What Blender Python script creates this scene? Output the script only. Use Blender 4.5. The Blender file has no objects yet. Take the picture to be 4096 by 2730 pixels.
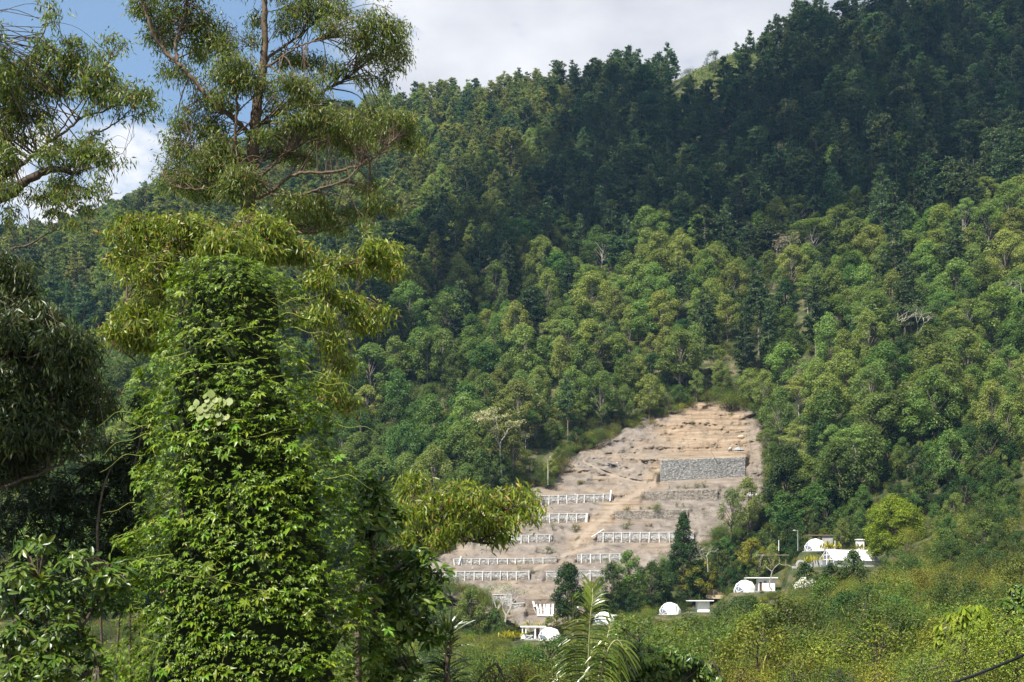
import bpy, bmesh, math, random
import numpy as np
from mathutils import Vector, Matrix, noise as mnoise

R = np.random.default_rng(7)
random.seed(7)
scene = bpy.context.scene
COL = scene.collection

# ------------------------------------------------------------------ camera, light, exposure
F = 1024 * 50 / 36.0           # focal length in pixels of the 1024 px wide picture
HZ = 600.0                     # row of the eye level
cam_d = bpy.data.cameras.new('camera')
cam = bpy.data.objects.new('camera', cam_d)
COL.objects.link(cam)
cam_d.lens = 50; cam_d.sensor_width = 36
cam_d.shift_y = (HZ - 341.0) / 1024.0
cam_d.clip_start = 0.1; cam_d.clip_end = 6000
cam.location = (0, 0, 0)
cam.rotation_euler = (math.radians(90), 0, 0)
scene.camera = cam

SUN = Vector((-0.40, -0.47, 0.79)).normalized()     # towards the sun
sun_d = bpy.data.lights.new('sun', 'SUN')
sun = bpy.data.objects.new('sun', sun_d)
COL.objects.link(sun)
sun_d.energy = 5.0; sun_d.angle = math.radians(0.53); sun_d.color = (1.0, 0.95, 0.86)
sun.rotation_euler = SUN.to_track_quat('Z', 'Y').to_euler()
sun.location = (-300, -200, 600)

w = bpy.data.worlds.new('World'); scene.world = w; w.use_nodes = True
wt = w.node_tree; wn = wt.nodes; wl = wt.links
for n in list(wn): wn.remove(n)
def N(tree, t, **kw):
    n = tree.nodes.new(t)
    for k, v in kw.items():
        if k in n.inputs: n.inputs[k].default_value = v
        else: setattr(n, k, v)
    return n
def build_world():
    out = N(wt, 'ShaderNodeOutputWorld')
    bg = N(wt, 'ShaderNodeBackground'); bg.inputs['Strength'].default_value = 0.071
    sky = N(wt, 'ShaderNodeTexSky'); sky.sky_type = 'NISHITA'; sky.sun_disc = False
    sky.sun_elevation = math.asin(SUN.z)
    sky.sun_rotation = math.atan2(SUN.x, SUN.y)
    sky.altitude = 1200; sky.air_density = 1.0; sky.dust_density = 0.6; sky.ozone_density = 2.0
    tc = N(wt, 'ShaderNodeTexCoord')
    sep = N(wt, 'ShaderNodeSeparateXYZ'); wl.new(tc.outputs['Generated'], sep.inputs[0])
    # cumulus bank: heavier to the right (over the mountain) and low over the horizon
    mp = N(wt, 'ShaderNodeMapping'); mp.inputs['Scale'].default_value = (1, 1, 1.7)
    wl.new(tc.outputs['Generated'], mp.inputs[0])
    n1 = N(wt, 'ShaderNodeTexNoise'); n1.inputs['Scale'].default_value = 6.5; n1.inputs['Detail'].default_value = 8; n1.inputs['Roughness'].default_value = 0.55
    wl.new(mp.outputs[0], n1.inputs['Vector'])
    def m(op, a, b=None, c=None, clamp=False):
        nd = wt.nodes.new('ShaderNodeMath'); nd.operation = op; nd.use_clamp = clamp
        for i, v in enumerate((a, b, c)):
            if v is None: continue
            if isinstance(v, (int, float)): nd.inputs[i].default_value = v
            else: wl.new(v, nd.inputs[i])
        return nd.outputs[0]
    right = m('MULTIPLY', m('ADD', sep.outputs['X'], 0.092), 7.0)
    low = m('MULTIPLY', m('SUBTRACT', 0.308, sep.outputs['Z']), 9.0)
    bias = m('MINIMUM', m('MAXIMUM', right, low), 0.5)
    dens = m('ADD', bias, m('MULTIPLY', m('SUBTRACT', n1.outputs['Fac'], 0.5), 3.6))
    cov = N(wt, 'ShaderNodeMapRange'); cov.interpolation_type = 'SMOOTHSTEP'
    wl.new(dens, cov.inputs['Value']); cov.inputs['From Min'].default_value = -0.12; cov.inputs['From Max'].default_value = 0.42
    n2 = N(wt, 'ShaderNodeTexNoise'); n2.inputs['Scale'].default_value = 4.0; n2.inputs['Detail'].default_value = 6
    wl.new(mp.outputs[0], n2.inputs['Vector'])
    cr = N(wt, 'ShaderNodeValToRGB')
    cr.color_ramp.elements[0].position = 0.38; cr.color_ramp.elements[0].color = (4.3, 4.5, 5.1, 1)
    cr.color_ramp.elements[1].position = 0.62; cr.color_ramp.elements[1].color = (8.0, 8.0, 8.1, 1)
    wl.new(n2.outputs['Fac'], cr.inputs[0])
    veil = N(wt, 'ShaderNodeMix'); veil.data_type = 'RGBA'; veil.inputs['Factor'].default_value = 0.55
    wl.new(sky.outputs[0], veil.inputs['A']); veil.inputs['B'].default_value = (2.6, 4.1, 6.1, 1)     # thin high haze
    mx = N(wt, 'ShaderNodeMix'); mx.data_type = 'RGBA'
    wl.new(cov.outputs[0], mx.inputs['Factor']); wl.new(veil.outputs['Result'], mx.inputs['A']); wl.new(cr.outputs[0], mx.inputs['B'])
    wl.new(mx.outputs['Result'], bg.inputs['Color']); wl.new(bg.outputs[0], out.inputs[0])
build_world()

vs = scene.view_settings
scene.display_settings.display_device = 'sRGB'
vs.view_transform = 'Standard'; vs.look = 'None'; vs.exposure = 1.0; vs.gamma = 1.0; vs.use_curve_mapping = False
cy = scene.cycles
cy.max_bounces = 5; cy.diffuse_bounces = 2; cy.glossy_bounces = 2; cy.transmission_bounces = 3
cy.transparent_max_bounces = 4; cy.volume_bounces = 0
cy.caustics_reflective = False; cy.caustics_refractive = False
cy.use_denoising = True
scene.render.use_persistent_data = False

# ------------------------------------------------------------------ helpers
def W3(px, py, d):
    return np.array([(px - 512.0) * d / F, d, (HZ - py) * d / F])

def mesh_np(name, V, Fs, mats=(), midx=None, smooth=False):
    """V (n,3); Fs a list of (m,k) index arrays"""
    V = np.asarray(V, np.float32)
    if not isinstance(Fs, list): Fs = [Fs]
    Fs = [np.asarray(f, np.int32) for f in Fs if len(f)]
    me = bpy.data.meshes.new(name)
    me.vertices.add(len(V)); me.vertices.foreach_set('co', V.ravel())
    nl = sum(f.size for f in Fs); npoly = sum(len(f) for f in Fs)
    me.loops.add(nl); me.polygons.add(npoly)
    me.loops.foreach_set('vertex_index', np.concatenate([f.ravel() for f in Fs]).astype(np.int32))
    tot = np.concatenate([np.full(len(f), f.shape[1], np.int32) for f in Fs])
    st = np.concatenate([[0], np.cumsum(tot)[:-1]]).astype(np.int32)
    me.polygons.foreach_set('loop_start', st)
    for m in mats: me.materials.append(m)
    if midx is not None: me.polygons.foreach_set('material_index', np.asarray(midx, np.int32))
    me.polygons.foreach_set('use_smooth', np.full(npoly, smooth, bool))
    me.update(calc_edges=True)
    return me

def tag(o, label=None, cat=None, group=None, kind=None):
    if label: o['label'] = label
    if cat: o['category'] = cat
    if group: o['group'] = group
    if kind: o['kind'] = kind
    return o

def put(name, me, parent=None, loc=None, **kw):
    o = bpy.data.objects.new(name, me); COL.objects.link(o)
    if parent is not None: o.parent = parent
    if loc is not None: o.location = loc
    return tag(o, **kw)

def empty(name, loc=(0, 0, 0), rz=0.0, s=1.0, **kw):
    o = bpy.data.objects.new(name, None); COL.objects.link(o)
    o.location = [float(v) for v in loc]; o.rotation_euler = (0, 0, rz)
    o.scale = (s, s, s) if not isinstance(s, (tuple, list)) else s
    o.empty_display_size = 0.2
    return tag(o, **kw)

class MB:
    """collects pieces of one mesh"""
    def __init__(s): s.V = []; s.Q = []; s.T = []; s.n = 0
    def add(s, V, Fc):
        V = np.asarray(V, float); Fc = np.asarray(Fc, int)
        s.V.append(V)
        if len(Fc): (s.Q if Fc.shape[1] == 4 else s.T).append(Fc + s.n)
        s.n += len(V)
    def box(s, x0, x1, y0, y1, z0, z1):
        V = [(x, y, z) for z in (z0, z1) for y in (y0, y1) for x in (x0, x1)]
        s.add(V, [(0, 2, 3, 1), (4, 5, 7, 6), (0, 1, 5, 4), (2, 6, 7, 3), (0, 4, 6, 2), (1, 3, 7, 5)])
    def beam(s, a, b, wx, wy=None):
        a = np.asarray(a, float); b = np.asarray(b, float); wy = wy or wx
        d = b - a; d /= np.linalg.norm(d)
        u = np.cross(d, (0, 0, 1.0)) if abs(d[2]) < 0.9 else np.cross(d, (0, 1.0, 0)); u /= np.linalg.norm(u)
        v = np.cross(d, u)
        V = [p + u * i * wx / 2 + v * j * wy / 2 for p in (a, b) for j in (-1, 1) for i in (-1, 1)]
        s.add(V, [(0, 2, 3, 1), (4, 5, 7, 6), (0, 1, 5, 4), (2, 6, 7, 3), (0, 4, 6, 2), (1, 3, 7, 5)])
    def tube(s, P, r, sides=5):
        V, Q = tube(P, r, sides); s.add(V, Q)
    def mesh(s, name, mats, smooth=False):
        Fs = []
        if s.Q: Fs.append(np.concatenate(s.Q))
        if s.T: Fs.append(np.concatenate(s.T))
        return mesh_np(name, np.concatenate(s.V), Fs, mats, smooth=smooth)

def unit(a):
    return a / np.maximum(np.linalg.norm(a, axis=-1, keepdims=True), 1e-9)

def tube(P, r, sides=5):
    P = np.asarray(P, float); n = len(P)
    r = np.broadcast_to(np.asarray(r, float), (n,))
    T = unit(np.gradient(P, axis=0))
    ref = np.array([0.13, 0.97, 0.2]) if abs(T[0] @ np.array([0, 1.0, 0])) < 0.9 else np.array([1.0, 0, 0])
    U = unit(np.cross(T, ref)); Vv = np.cross(T, U)
    a = np.linspace(0, 2 * np.pi, sides, endpoint=False)
    ring = P[:, None] + r[:, None, None] * (np.cos(a)[None, :, None] * U[:, None] + np.sin(a)[None, :, None] * Vv[:, None])
    i = np.arange(n - 1)[:, None] * sides; j = np.arange(sides)[None]; j2 = (j + 1) % sides
    Q = np.stack([i + j, i + j2, i + sides + j2, i + sides + j], -1).reshape(-1, 4)
    return ring.reshape(-1, 3), Q

def spline(P, n=12):
    """Catmull-Rom through points"""
    P = np.asarray(P, float)
    if len(P) < 3:
        t = np.linspace(0, 1, n)[:, None]; return P[0] * (1 - t) + P[-1] * t
    E = np.vstack([2 * P[0] - P[1], P, 2 * P[-1] - P[-2]])
    out = []; k = max(2, int(math.ceil(n / (len(P) - 1))))
    for i in range(len(P) - 1):
        a, b, c, d = E[i:i + 4]
        for t in np.linspace(0, 1, k, endpoint=False):
            out.append(0.5 * (2 * b + (c - a) * t + (2 * a - 5 * b + 4 * c - d) * t * t + (3 * b - a - 3 * c + d) * t ** 3))
    out.append(P[-1]); return np.array(out)

def rdir(n, up=0.0):
    v = R.normal(size=(n, 3)); v[:, 2] += up
    return unit(v)

def diamonds(C, A, Nn, L, Wd, droop=0.0, mid=0.45, fold=0.12):
    """leaf quads: base, side, tip, side"""
    n = len(C); L = np.broadcast_to(L, (n,))[:, None]; Wd = np.broadcast_to(Wd, (n,))[:, None]
    S = unit(np.cross(A, Nn)); Nn = np.cross(S, A)
    M = C + A * L * mid
    tip = C + A * L; tip = tip + np.array([0, 0, -1.0]) * L * droop
    V = np.stack([C, M + S * Wd / 2 + Nn * Wd * fold, tip, M - S * Wd / 2 + Nn * Wd * fold], 1)
    return V.reshape(-1, 3), np.arange(4 * n).reshape(-1, 4)

# ------------------------------------------------------------------ materials
def new_mat(name):
    m = bpy.data.materials.new(name); m.use_nodes = True
    t = m.node_tree
    for n in list(t.nodes): t.nodes.remove(n)
    return m, t

def ramp(t, cols, fac):
    r = t.nodes.new('ShaderNodeValToRGB'); e = r.color_ramp.elements
    while len(e) < len(cols): e.new(0.5)
    for i, (p, c) in enumerate(cols):
        e[i].position = p; e[i].color = (*c, 1)
    t.links.new(fac, r.inputs[0]); return r.outputs[0]

def leaf_mat(name, cols, trans=0.35, rough=0.5, spec=0.3, obj_var=0.0, tint=(1.25, 1.2, 0.6)):
    """colour per leaf (mesh island), slightly shifted per plant; light passes through"""
    m, t = new_mat(name); L = t.links
    geo = t.nodes.new('ShaderNodeNewGeometry')
    c = ramp(t, cols, geo.outputs['Random Per Island'])
    if obj_var:
        oi = t.nodes.new('ShaderNodeObjectInfo')
        hs = t.nodes.new('ShaderNodeHueSaturation')
        mr = t.nodes.new('ShaderNodeMapRange'); L.new(oi.outputs['Random'], mr.inputs[0])
        mr.inputs['To Min'].default_value = 1 - obj_var; mr.inputs['To Max'].default_value = 1 + obj_var
        L.new(mr.outputs[0], hs.inputs['Value'])
        m2 = t.nodes.new('ShaderNodeMath'); m2.operation = 'MULTIPLY'; m2.inputs[1].default_value = 7.31
        L.new(oi.outputs['Random'], m2.inputs[0])
        m3 = t.nodes.new('ShaderNodeMath'); m3.operation = 'FRACT'; L.new(m2.outputs[0], m3.inputs[0])
        mh = t.nodes.new('ShaderNodeMapRange'); L.new(m3.outputs[0], mh.inputs[0])
        mh.inputs['To Min'].default_value = 0.5 - 0.035; mh.inputs['To Max'].default_value = 0.5 + 0.025
        L.new(mh.outputs[0], hs.inputs['Hue'])
        L.new(c, hs.inputs['Color']); c = hs.outputs[0]
    p = t.nodes.new('ShaderNodeBsdfPrincipled')
    p.inputs['Roughness'].default_value = rough; p.inputs['Specular IOR Level'].default_value = spec
    L.new(c, p.inputs['Base Color'])
    tr = t.nodes.new('ShaderNodeBsdfTranslucent')
    tc = t.nodes.new('ShaderNodeMix'); tc.data_type = 'RGBA'; tc.blend_type = 'MULTIPLY'; tc.inputs['Factor'].default_value = 1
    L.new(c, tc.inputs['A']); tc.inputs['B'].default_value = (*tint, 1)
    L.new(tc.outputs['Result'], tr.inputs[0])
    mx = t.nodes.new('ShaderNodeMixShader'); mx.inputs[0].default_value = trans
    L.new(p.outputs[0], mx.inputs[1]); L.new(tr.outputs[0], mx.inputs[2])
    o = t.nodes.new('ShaderNodeOutputMaterial'); L.new(mx.outputs[0], o.inputs[0])
    return m

def rough_mat(name, cols, scale=3.0, rough=0.9, bump=0.0, spec=0.15, island=False, coord='Object', detail=6, stretch=None):
    m, t = new_mat(name); L = t.links
    tc = t.nodes.new('ShaderNodeTexCoord')
    nz = t.nodes.new('ShaderNodeTexNoise'); nz.inputs['Scale'].default_value = scale; nz.inputs['Detail'].default_value = detail
    src = tc.outputs[coord]
    if stretch:
        mp = t.nodes.new('ShaderNodeMapping'); mp.inputs['Scale'].default_value = stretch
        L.new(src, mp.inputs[0]); src = mp.outputs[0]
    L.new(src, nz.inputs['Vector'])
    fac = nz.outputs['Fac']
    if island:
        g = t.nodes.new('ShaderNodeNewGeometry')
        a = t.nodes.new('ShaderNodeMath'); a.operation = 'MULTIPLY_ADD'; a.inputs[1].default_value = 0.45; 
        L.new(fac, a.inputs[0])
        b = t.nodes.new('ShaderNodeMath'); b.operation = 'MULTIPLY'; b.inputs[1].default_value = 0.6
        L.new(g.outputs['Random Per Island'], b.inputs[0]); L.new(b.outputs[0], a.inputs[2]); fac = a.outputs[0]
    c = ramp(t, cols, fac)
    p = t.nodes.new('ShaderNodeBsdfPrincipled'); p.inputs['Roughness'].default_value = rough
    p.inputs['Specular IOR Level'].default_value = spec
    L.new(c, p.inputs['Base Color'])
    if bump:
        bp = t.nodes.new('ShaderNodeBump'); bp.inputs['Strength'].default_value = bump
        L.new(nz.outputs['Fac'], bp.inputs['Height']); L.new(bp.outputs[0], p.inputs['Normal'])
    o = t.nodes.new('ShaderNodeOutputMaterial'); L.new(p.outputs[0], o.inputs[0])
    return m

M = {}
M['bark'] = rough_mat('bark', [(0.3, (0.05, 0.037, 0.027)), (0.7, (0.17, 0.125, 0.085))], 9, bump=0.5, stretch=(1, 1, 0.25))
M['bark_dark'] = rough_mat('bark_dark', [(0.3, (0.04, 0.032, 0.025)), (0.7, (0.13, 0.10, 0.075))], 8, bump=0.5)
M['bark_pale'] = rough_mat('bark_pale', [(0.3, (0.20, 0.18, 0.155)), (0.7, (0.40, 0.37, 0.32))], 2.0)
M['bark_pine'] = rough_mat('bark_pine', [(0.3, (0.10, 0.08, 0.065)), (0.7, (0.24, 0.20, 0.165))], 2.0)
M['pine'] = leaf_mat('shade_tint_pine_needles', [(0.0, (0.018, 0.046, 0.024)), (0.6, (0.062, 0.108, 0.040)), (1.0, (0.135, 0.185, 0.058))], 0.36, obj_var=0.3)  # needles darkened so the colour deepens the cloud shade on the upper slope
M['pine_lit_tint'] = leaf_mat('sunlit_tint_pine_needles', [(0.0, (0.06, 0.10, 0.032)), (0.6, (0.175, 0.225, 0.062)), (1.0, (0.30, 0.34, 0.10))], 0.45, obj_var=0.3)  # lighter copy of the pine needles, left flank's sunlight put into the colour
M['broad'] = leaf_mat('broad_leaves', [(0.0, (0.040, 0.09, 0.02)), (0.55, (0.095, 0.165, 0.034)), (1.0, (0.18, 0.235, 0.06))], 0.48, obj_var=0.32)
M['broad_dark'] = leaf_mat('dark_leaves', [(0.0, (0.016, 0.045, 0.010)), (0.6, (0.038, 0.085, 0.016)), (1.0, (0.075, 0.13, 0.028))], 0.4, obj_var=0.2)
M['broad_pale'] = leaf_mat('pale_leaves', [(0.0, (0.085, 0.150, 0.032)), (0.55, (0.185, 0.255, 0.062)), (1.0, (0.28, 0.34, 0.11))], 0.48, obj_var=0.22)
M['bright'] = leaf_mat('bright_leaves', [(0.0, (0.09, 0.16, 0.008)), (0.6, (0.20, 0.27, 0.014)), (1.0, (0.32, 0.35, 0.03))], 0.4)
M['bush'] = leaf_mat('bush_leaves', [(0.0, (0.055, 0.085, 0.008)), (0.5, (0.15, 0.175, 0.014)), (0.85, (0.235, 0.24, 0.020)), (1.0, (0.31, 0.28, 0.06))], 0.28, obj_var=0.5)
M['bush_green'] = leaf_mat('bush_green_leaves', [(0.0, (0.028, 0.062, 0.008)), (0.5, (0.075, 0.125, 0.014)), (1.0, (0.15, 0.195, 0.03))], 0.25, obj_var=0.45)
M['yellow'] = leaf_mat('yellow_leaves', [(0.0, (0.12, 0.15, 0.012)), (0.5, (0.33, 0.30, 0.025)), (1.0, (0.50, 0.42, 0.05))], 0.4)
M['dry'] = leaf_mat('dry_twigs', [(0.0, (0.10, 0.075, 0.05)), (0.6, (0.20, 0.16, 0.11)), (1.0, (0.26, 0.24, 0.13))], 0.25)
M['flower'] = leaf_mat('white_blossom', [(0.0, (0.55, 0.55, 0.45)), (1.0, (0.8, 0.8, 0.7))], 0.3)
M['cream'] = leaf_mat('cream_leaves', [(0.0, (0.16, 0.18, 0.07)), (0.6, (0.32, 0.32, 0.16)), (1.0, (0.5, 0.48, 0.28))], 0.3)
M['gum'] = leaf_mat('gum_leaves', [(0.0, (0.055, 0.09, 0.02)), (0.45, (0.098, 0.152, 0.03)), (0.88, (0.215, 0.27, 0.042)), (0.97, (0.24, 0.20, 0.06)), (1.0, (0.5, 0.30, 0.13))], 0.5, rough=0.42, spec=0.45)
M['gum_young'] = leaf_mat('gum_young_leaves', [(0.0, (0.06, 0.11, 0.014)), (0.5, (0.16, 0.225, 0.02)), (0.9, (0.29, 0.34, 0.035)), (0.96, (0.34, 0.25, 0.07)), (1.0, (0.55, 0.33, 0.15))], 0.45, rough=0.42, spec=0.45)
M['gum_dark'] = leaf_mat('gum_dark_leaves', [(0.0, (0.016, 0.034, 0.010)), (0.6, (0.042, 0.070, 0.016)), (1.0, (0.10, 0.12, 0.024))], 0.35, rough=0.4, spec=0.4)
M['vine'] = leaf_mat('vine_leaves', [(0.0, (0.030, 0.070, 0.004)), (0.5, (0.085, 0.155, 0.006)), (0.94, (0.18, 0.25, 0.012)), (0.98, (0.2, 0.24, 0.06)), (1.0, (0.36, 0.25, 0.11))], 0.26, rough=0.38, spec=0.3)
M['vine_one'] = leaf_mat('vine_leaf_single', [(0.0, (0.055, 0.125, 0.006)), (1.0, (0.15, 0.235, 0.013))], 0.28, rough=0.38, spec=0.3, obj_var=0.25)
M['tendril'] = rough_mat('tendril', [(0.3, (0.12, 0.17, 0.02)), (0.7, (0.26, 0.28, 0.05))], 6, rough=0.6)
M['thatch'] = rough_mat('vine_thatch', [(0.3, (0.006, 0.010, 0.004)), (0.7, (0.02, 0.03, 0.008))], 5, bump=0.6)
M['glossy'] = leaf_mat('glossy_leaves', [(0.0, (0.02, 0.055, 0.006)), (0.6, (0.06, 0.115, 0.010)), (0.92, (0.13, 0.19, 0.016)), (1.0, (0.20, 0.22, 0.06))], 0.32, rough=0.36, spec=0.4)
M['glossy_one'] = leaf_mat('glossy_leaf_single', [(0.0, (0.05, 0.105, 0.010)), (1.0, (0.12, 0.185, 0.016))], 0.32, rough=0.36, spec=0.4, obj_var=0.25)
M['palm'] = leaf_mat('palm_leaflets', [(0.0, (0.055, 0.10, 0.012)), (1.0, (0.11, 0.145, 0.016))], 0.35, rough=0.3, spec=0.6, obj_var=0.6)
M['palm_dark'] = leaf_mat('strap_leaves', [(0.0, (0.022, 0.042, 0.014)), (1.0, (0.055, 0.09, 0.026))], 0.25, rough=0.3, spec=0.6, obj_var=0.3)
M['rachis'] = rough_mat('palm_rib', [(0.3, (0.22, 0.22, 0.08)), (0.7, (0.40, 0.37, 0.2))], 4, rough=0.5)
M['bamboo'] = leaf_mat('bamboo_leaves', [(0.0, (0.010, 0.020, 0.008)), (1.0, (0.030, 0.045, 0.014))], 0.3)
M['grass'] = leaf_mat('grass_blades', [(0.0, (0.06, 0.11, 0.016)), (0.6, (0.13, 0.19, 0.03)), (1.0, (0.24, 0.25, 0.07))], 0.35)
M['hill'] = rough_mat('hill_ground', [(0.3, (0.02, 0.032, 0.010)), (0.5, (0.05, 0.06, 0.022)), (0.68, (0.13, 0.105, 0.06))], 0.3, detail=10, coord='Object')
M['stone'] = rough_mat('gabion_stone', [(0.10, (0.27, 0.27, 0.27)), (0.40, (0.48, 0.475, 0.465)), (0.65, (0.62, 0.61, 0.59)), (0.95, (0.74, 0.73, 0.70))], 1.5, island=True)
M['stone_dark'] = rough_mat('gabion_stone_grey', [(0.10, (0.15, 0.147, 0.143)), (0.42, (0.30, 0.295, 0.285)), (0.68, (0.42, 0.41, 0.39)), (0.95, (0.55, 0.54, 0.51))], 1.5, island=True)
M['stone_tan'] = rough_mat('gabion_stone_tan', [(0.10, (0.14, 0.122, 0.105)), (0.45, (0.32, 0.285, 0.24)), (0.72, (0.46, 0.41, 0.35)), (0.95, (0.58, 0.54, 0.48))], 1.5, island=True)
M['core'] = rough_mat('gabion_core', [(0.3, (0.22, 0.21, 0.2)), (0.7, (0.3, 0.29, 0.28))], 2)
M['concrete'] = rough_mat('pale_concrete', [(0.3, (0.50, 0.49, 0.46)), (0.7, (0.66, 0.645, 0.61))], 2)
M['white'] = rough_mat('white_paint', [(0.3, (0.74, 0.74, 0.73)), (0.7, (0.82, 0.82, 0.81))], 1.5, rough=0.6)
M['post'] = rough_mat('weathered_post', [(0.3, (0.46, 0.445, 0.41)), (0.5, (0.6, 0.59, 0.565)), (0.7, (0.7, 0.69, 0.67))], 0.8)
M['canvas'] = rough_mat('white_canvas', [(0.3, (0.82, 0.82, 0.81)), (0.7, (0.88, 0.88, 0.87))], 0.8, rough=0.6)
M['grey'] = rough_mat('grey_render', [(0.3, (0.28, 0.28, 0.27)), (0.7, (0.42, 0.41, 0.39))], 1.2)
M['door'] = rough_mat('brown_door', [(0.3, (0.07, 0.035, 0.02)), (0.7, (0.11, 0.055, 0.03))], 3, rough=0.6)
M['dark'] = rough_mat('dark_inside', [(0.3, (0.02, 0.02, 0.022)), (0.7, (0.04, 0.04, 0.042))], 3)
M['glass'] = rough_mat('grey_glass', [(0.3, (0.10, 0.12, 0.15)), (0.7, (0.17, 0.19, 0.23))], 0.6, rough=0.12, spec=0.6)
M['cable'] = rough_mat('cable_rubber', [(0.3, (0.010, 0.011, 0.014)), (0.7, (0.022, 0.024, 0.03))], 5, rough=0.5, spec=0.3)
M['metal'] = rough_mat('grey_metal', [(0.3, (0.20, 0.22, 0.23)), (0.7, (0.30, 0.32, 0.33))], 3, rough=0.45, spec=0.5)
M['wood'] = rough_mat('weathered_wood', [(0.3, (0.12, 0.09, 0.06)), (0.7, (0.28, 0.22, 0.16))], 3)
M['charred'] = rough_mat('black_sheeting', [(0.3, (0.012, 0.013, 0.016)), (0.7, (0.05, 0.05, 0.055))], 3)
M['thatch_roof'] = rough_mat('dry_thatch', [(0.3, (0.10, 0.075, 0.05)), (0.7, (0.25, 0.19, 0.12))], 5)
M['cloud'] = rough_mat('cloud_white', [(0.3, (0.82, 0.82, 0.82)), (0.7, (0.9, 0.9, 0.9))], 0.02)

# ------------------------------------------------------------------ terrain
# profiles of the land: picture column -> (distance, height)
PROF = {
 -500: [(2, -2), (20, -6), (60, -14), (150, -22), (300, -18), (450, 10), (800, 160), (1300, 270), (1500, 220), (2300, 60)],
 -100: [(2, -2), (20, -6), (60, -14), (150, -22), (300, -18), (400, -8), (545, 50), (800, 175), (1230, 272), (1450, 210), (2300, 60)],
 61:  [(2, -2), (20, -6), (60, -14), (150, -22), (300, -18), (400, -8), (545, 55), (800, 185), (1200, 285), (1400, 230), (2300, 60)],
 148: [(2, -2), (20, -6), (60, -14), (150, -21), (300, -17), (400, -8), (545, 62), (800, 200), (1150, 306), (1350, 240), (2300, 60)],
 250: [(2, -2), (20, -6), (60, -13), (150, -18), (300, -16), (400, -8), (545, 68), (800, 215), (1100, 333), (1300, 260), (2300, 60)],
 361: [(2, -2), (20, -6), (60, -11), (150, -14), (300, -14), (400, -8), (545, 72), (800, 218), (1050, 343), (1250, 280), (2300, 60)],
 440: [(2, -2), (20, -6), (60, -9), (150, -11), (300, -12.5), (370, -12), (400, -7), (545, 75), (800, 225), (1030, 346), (1250, 280), (2300, 60)],
 537: [(2, -2), (20, -6), (60, -7), (150, -11), (250, -14.5), (340, -14), (356, -10.6), (383, -10.2), (400, -6.2), (545, 75), (800, 232), (1000, 343), (1200, 280), (2300, 60)],
 600: [(2, -2), (20, -6), (60, -6.5), (150, -9), (250, -11.5), (342, -10), (358, -6), (383, -5.7), (400, -5), (545, 75), (800, 236), (980, 341), (1200, 290), (2300, 60)],
 668: [(2, -2), (20, -6), (60, -6), (150, -8), (250, -9.5), (343, -7.8), (357, -3.8), (383, -3.6), (405, -3), (545, 75), (800, 242), (960, 343), (1200, 290), (2300, 60)],
 745: [(2, -2), (20, -6), (60, -6), (90, -5.7), (150, -7.2), (250, -7), (343, -2.5), (357, 1.7), (383, 2), (420, 6), (545, 76), (800, 256), (932, 360), (1200, 300), (2300, 60)],
 778: [(2, -2), (20, -6), (60, -6), (90, -5.7), (150, -6.5), (250, -5.5), (343, 0.5), (366, 6.5), (390, 8), (420, 9), (440, 17), (545, 79), (800, 260), (930, 361), (1200, 310), (2300, 60)],
 815: [(2, -2), (20, -6), (60, -6), (100, -6), (150, -6), (250, -3.5), (340, 3.0), (353, 7.4), (373, 7.8), (379, 13), (398, 14), (440, 32), (545, 92), (800, 270), (930, 362), (1200, 320), (2300, 60)],
 870: [(2, -2), (20, -6), (60, -6), (100, -5.3), (150, -5), (250, 0), (338, 4.2), (352, 7.0), (374, 7.6), (381, 11), (398, 13), (410, 25), (545, 103), (800, 278), (940, 375), (1200, 330), (2300, 60)],
 1024: [(2, -2), (20, -6), (60, -6), (100, -5), (150, -2.5), (220, 2.5), (300, 9), (370, 22), (450, 60), (545, 116), (800, 285), (980, 407), (1300, 340), (2300, 60)],
 1250: [(2, -2), (20, -6), (60, -5), (100, -3), (150, 1), (220, 8), (300, 18), (450, 75), (545, 130), (800, 295), (1000, 430), (1300, 350), (2300, 60)],
 1600: [(2, -2), (20, -6), (60, -4), (100, 0), (150, 6), (220, 16), (300, 30), (450, 90), (545, 145), (800, 300), (1000, 435), (1300, 350), (2300, 60)],
}
PX = np.array(sorted(PROF)); 
GD = np.concatenate([np.geomspace(2, 60, 40), np.linspace(64, 1300, 310), np.linspace(1320, 2300, 30)])
GU = np.linspace(-500, 1600, 421)
tab = np.array([np.interp(GD, [p[0] for p in PROF[c]], [p[1] for p in PROF[c]]) for c in PX])
G = np.stack([np.interp(GU, PX, tab[:, j]) for j in range(len(GD))], 1)     # (u, d)
def blur(a, k, axis):
    if k < 1: return a
    ker = np.exp(-0.5 * (np.arange(-3 * k, 3 * k + 1) / k) ** 2); ker /= ker.sum()
    pad = [(0, 0), (0, 0)]; pad[axis] = (3 * k, 3 * k)
    b = np.pad(a, pad, mode='edge')
    return np.apply_along_axis(lambda v: np.convolve(v, ker, 'valid'), axis, b)
G = blur(blur(G, 3, 0), 1, 1)

def fbm(x, y, z=0.0, oct=4):
    return mnoise.fractal(Vector((x, y, z)), 1.0, 2.0, oct)

UU, DD = np.meshgrid(GU, GD, indexing='ij')
GX = (UU - 512) * DD / F
relief = np.zeros_like(G)
for i in range(G.shape[0]):
    for j in range(G.shape[1]):
        d = DD[i, j]
        a = min(max((d - 60) / 500, 0.0), 1.0)
        relief[i, j] = a * (9.0 * fbm(GX[i, j] / 95, d / 140, 3.1, 3)) if a > 0 else 0
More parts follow.
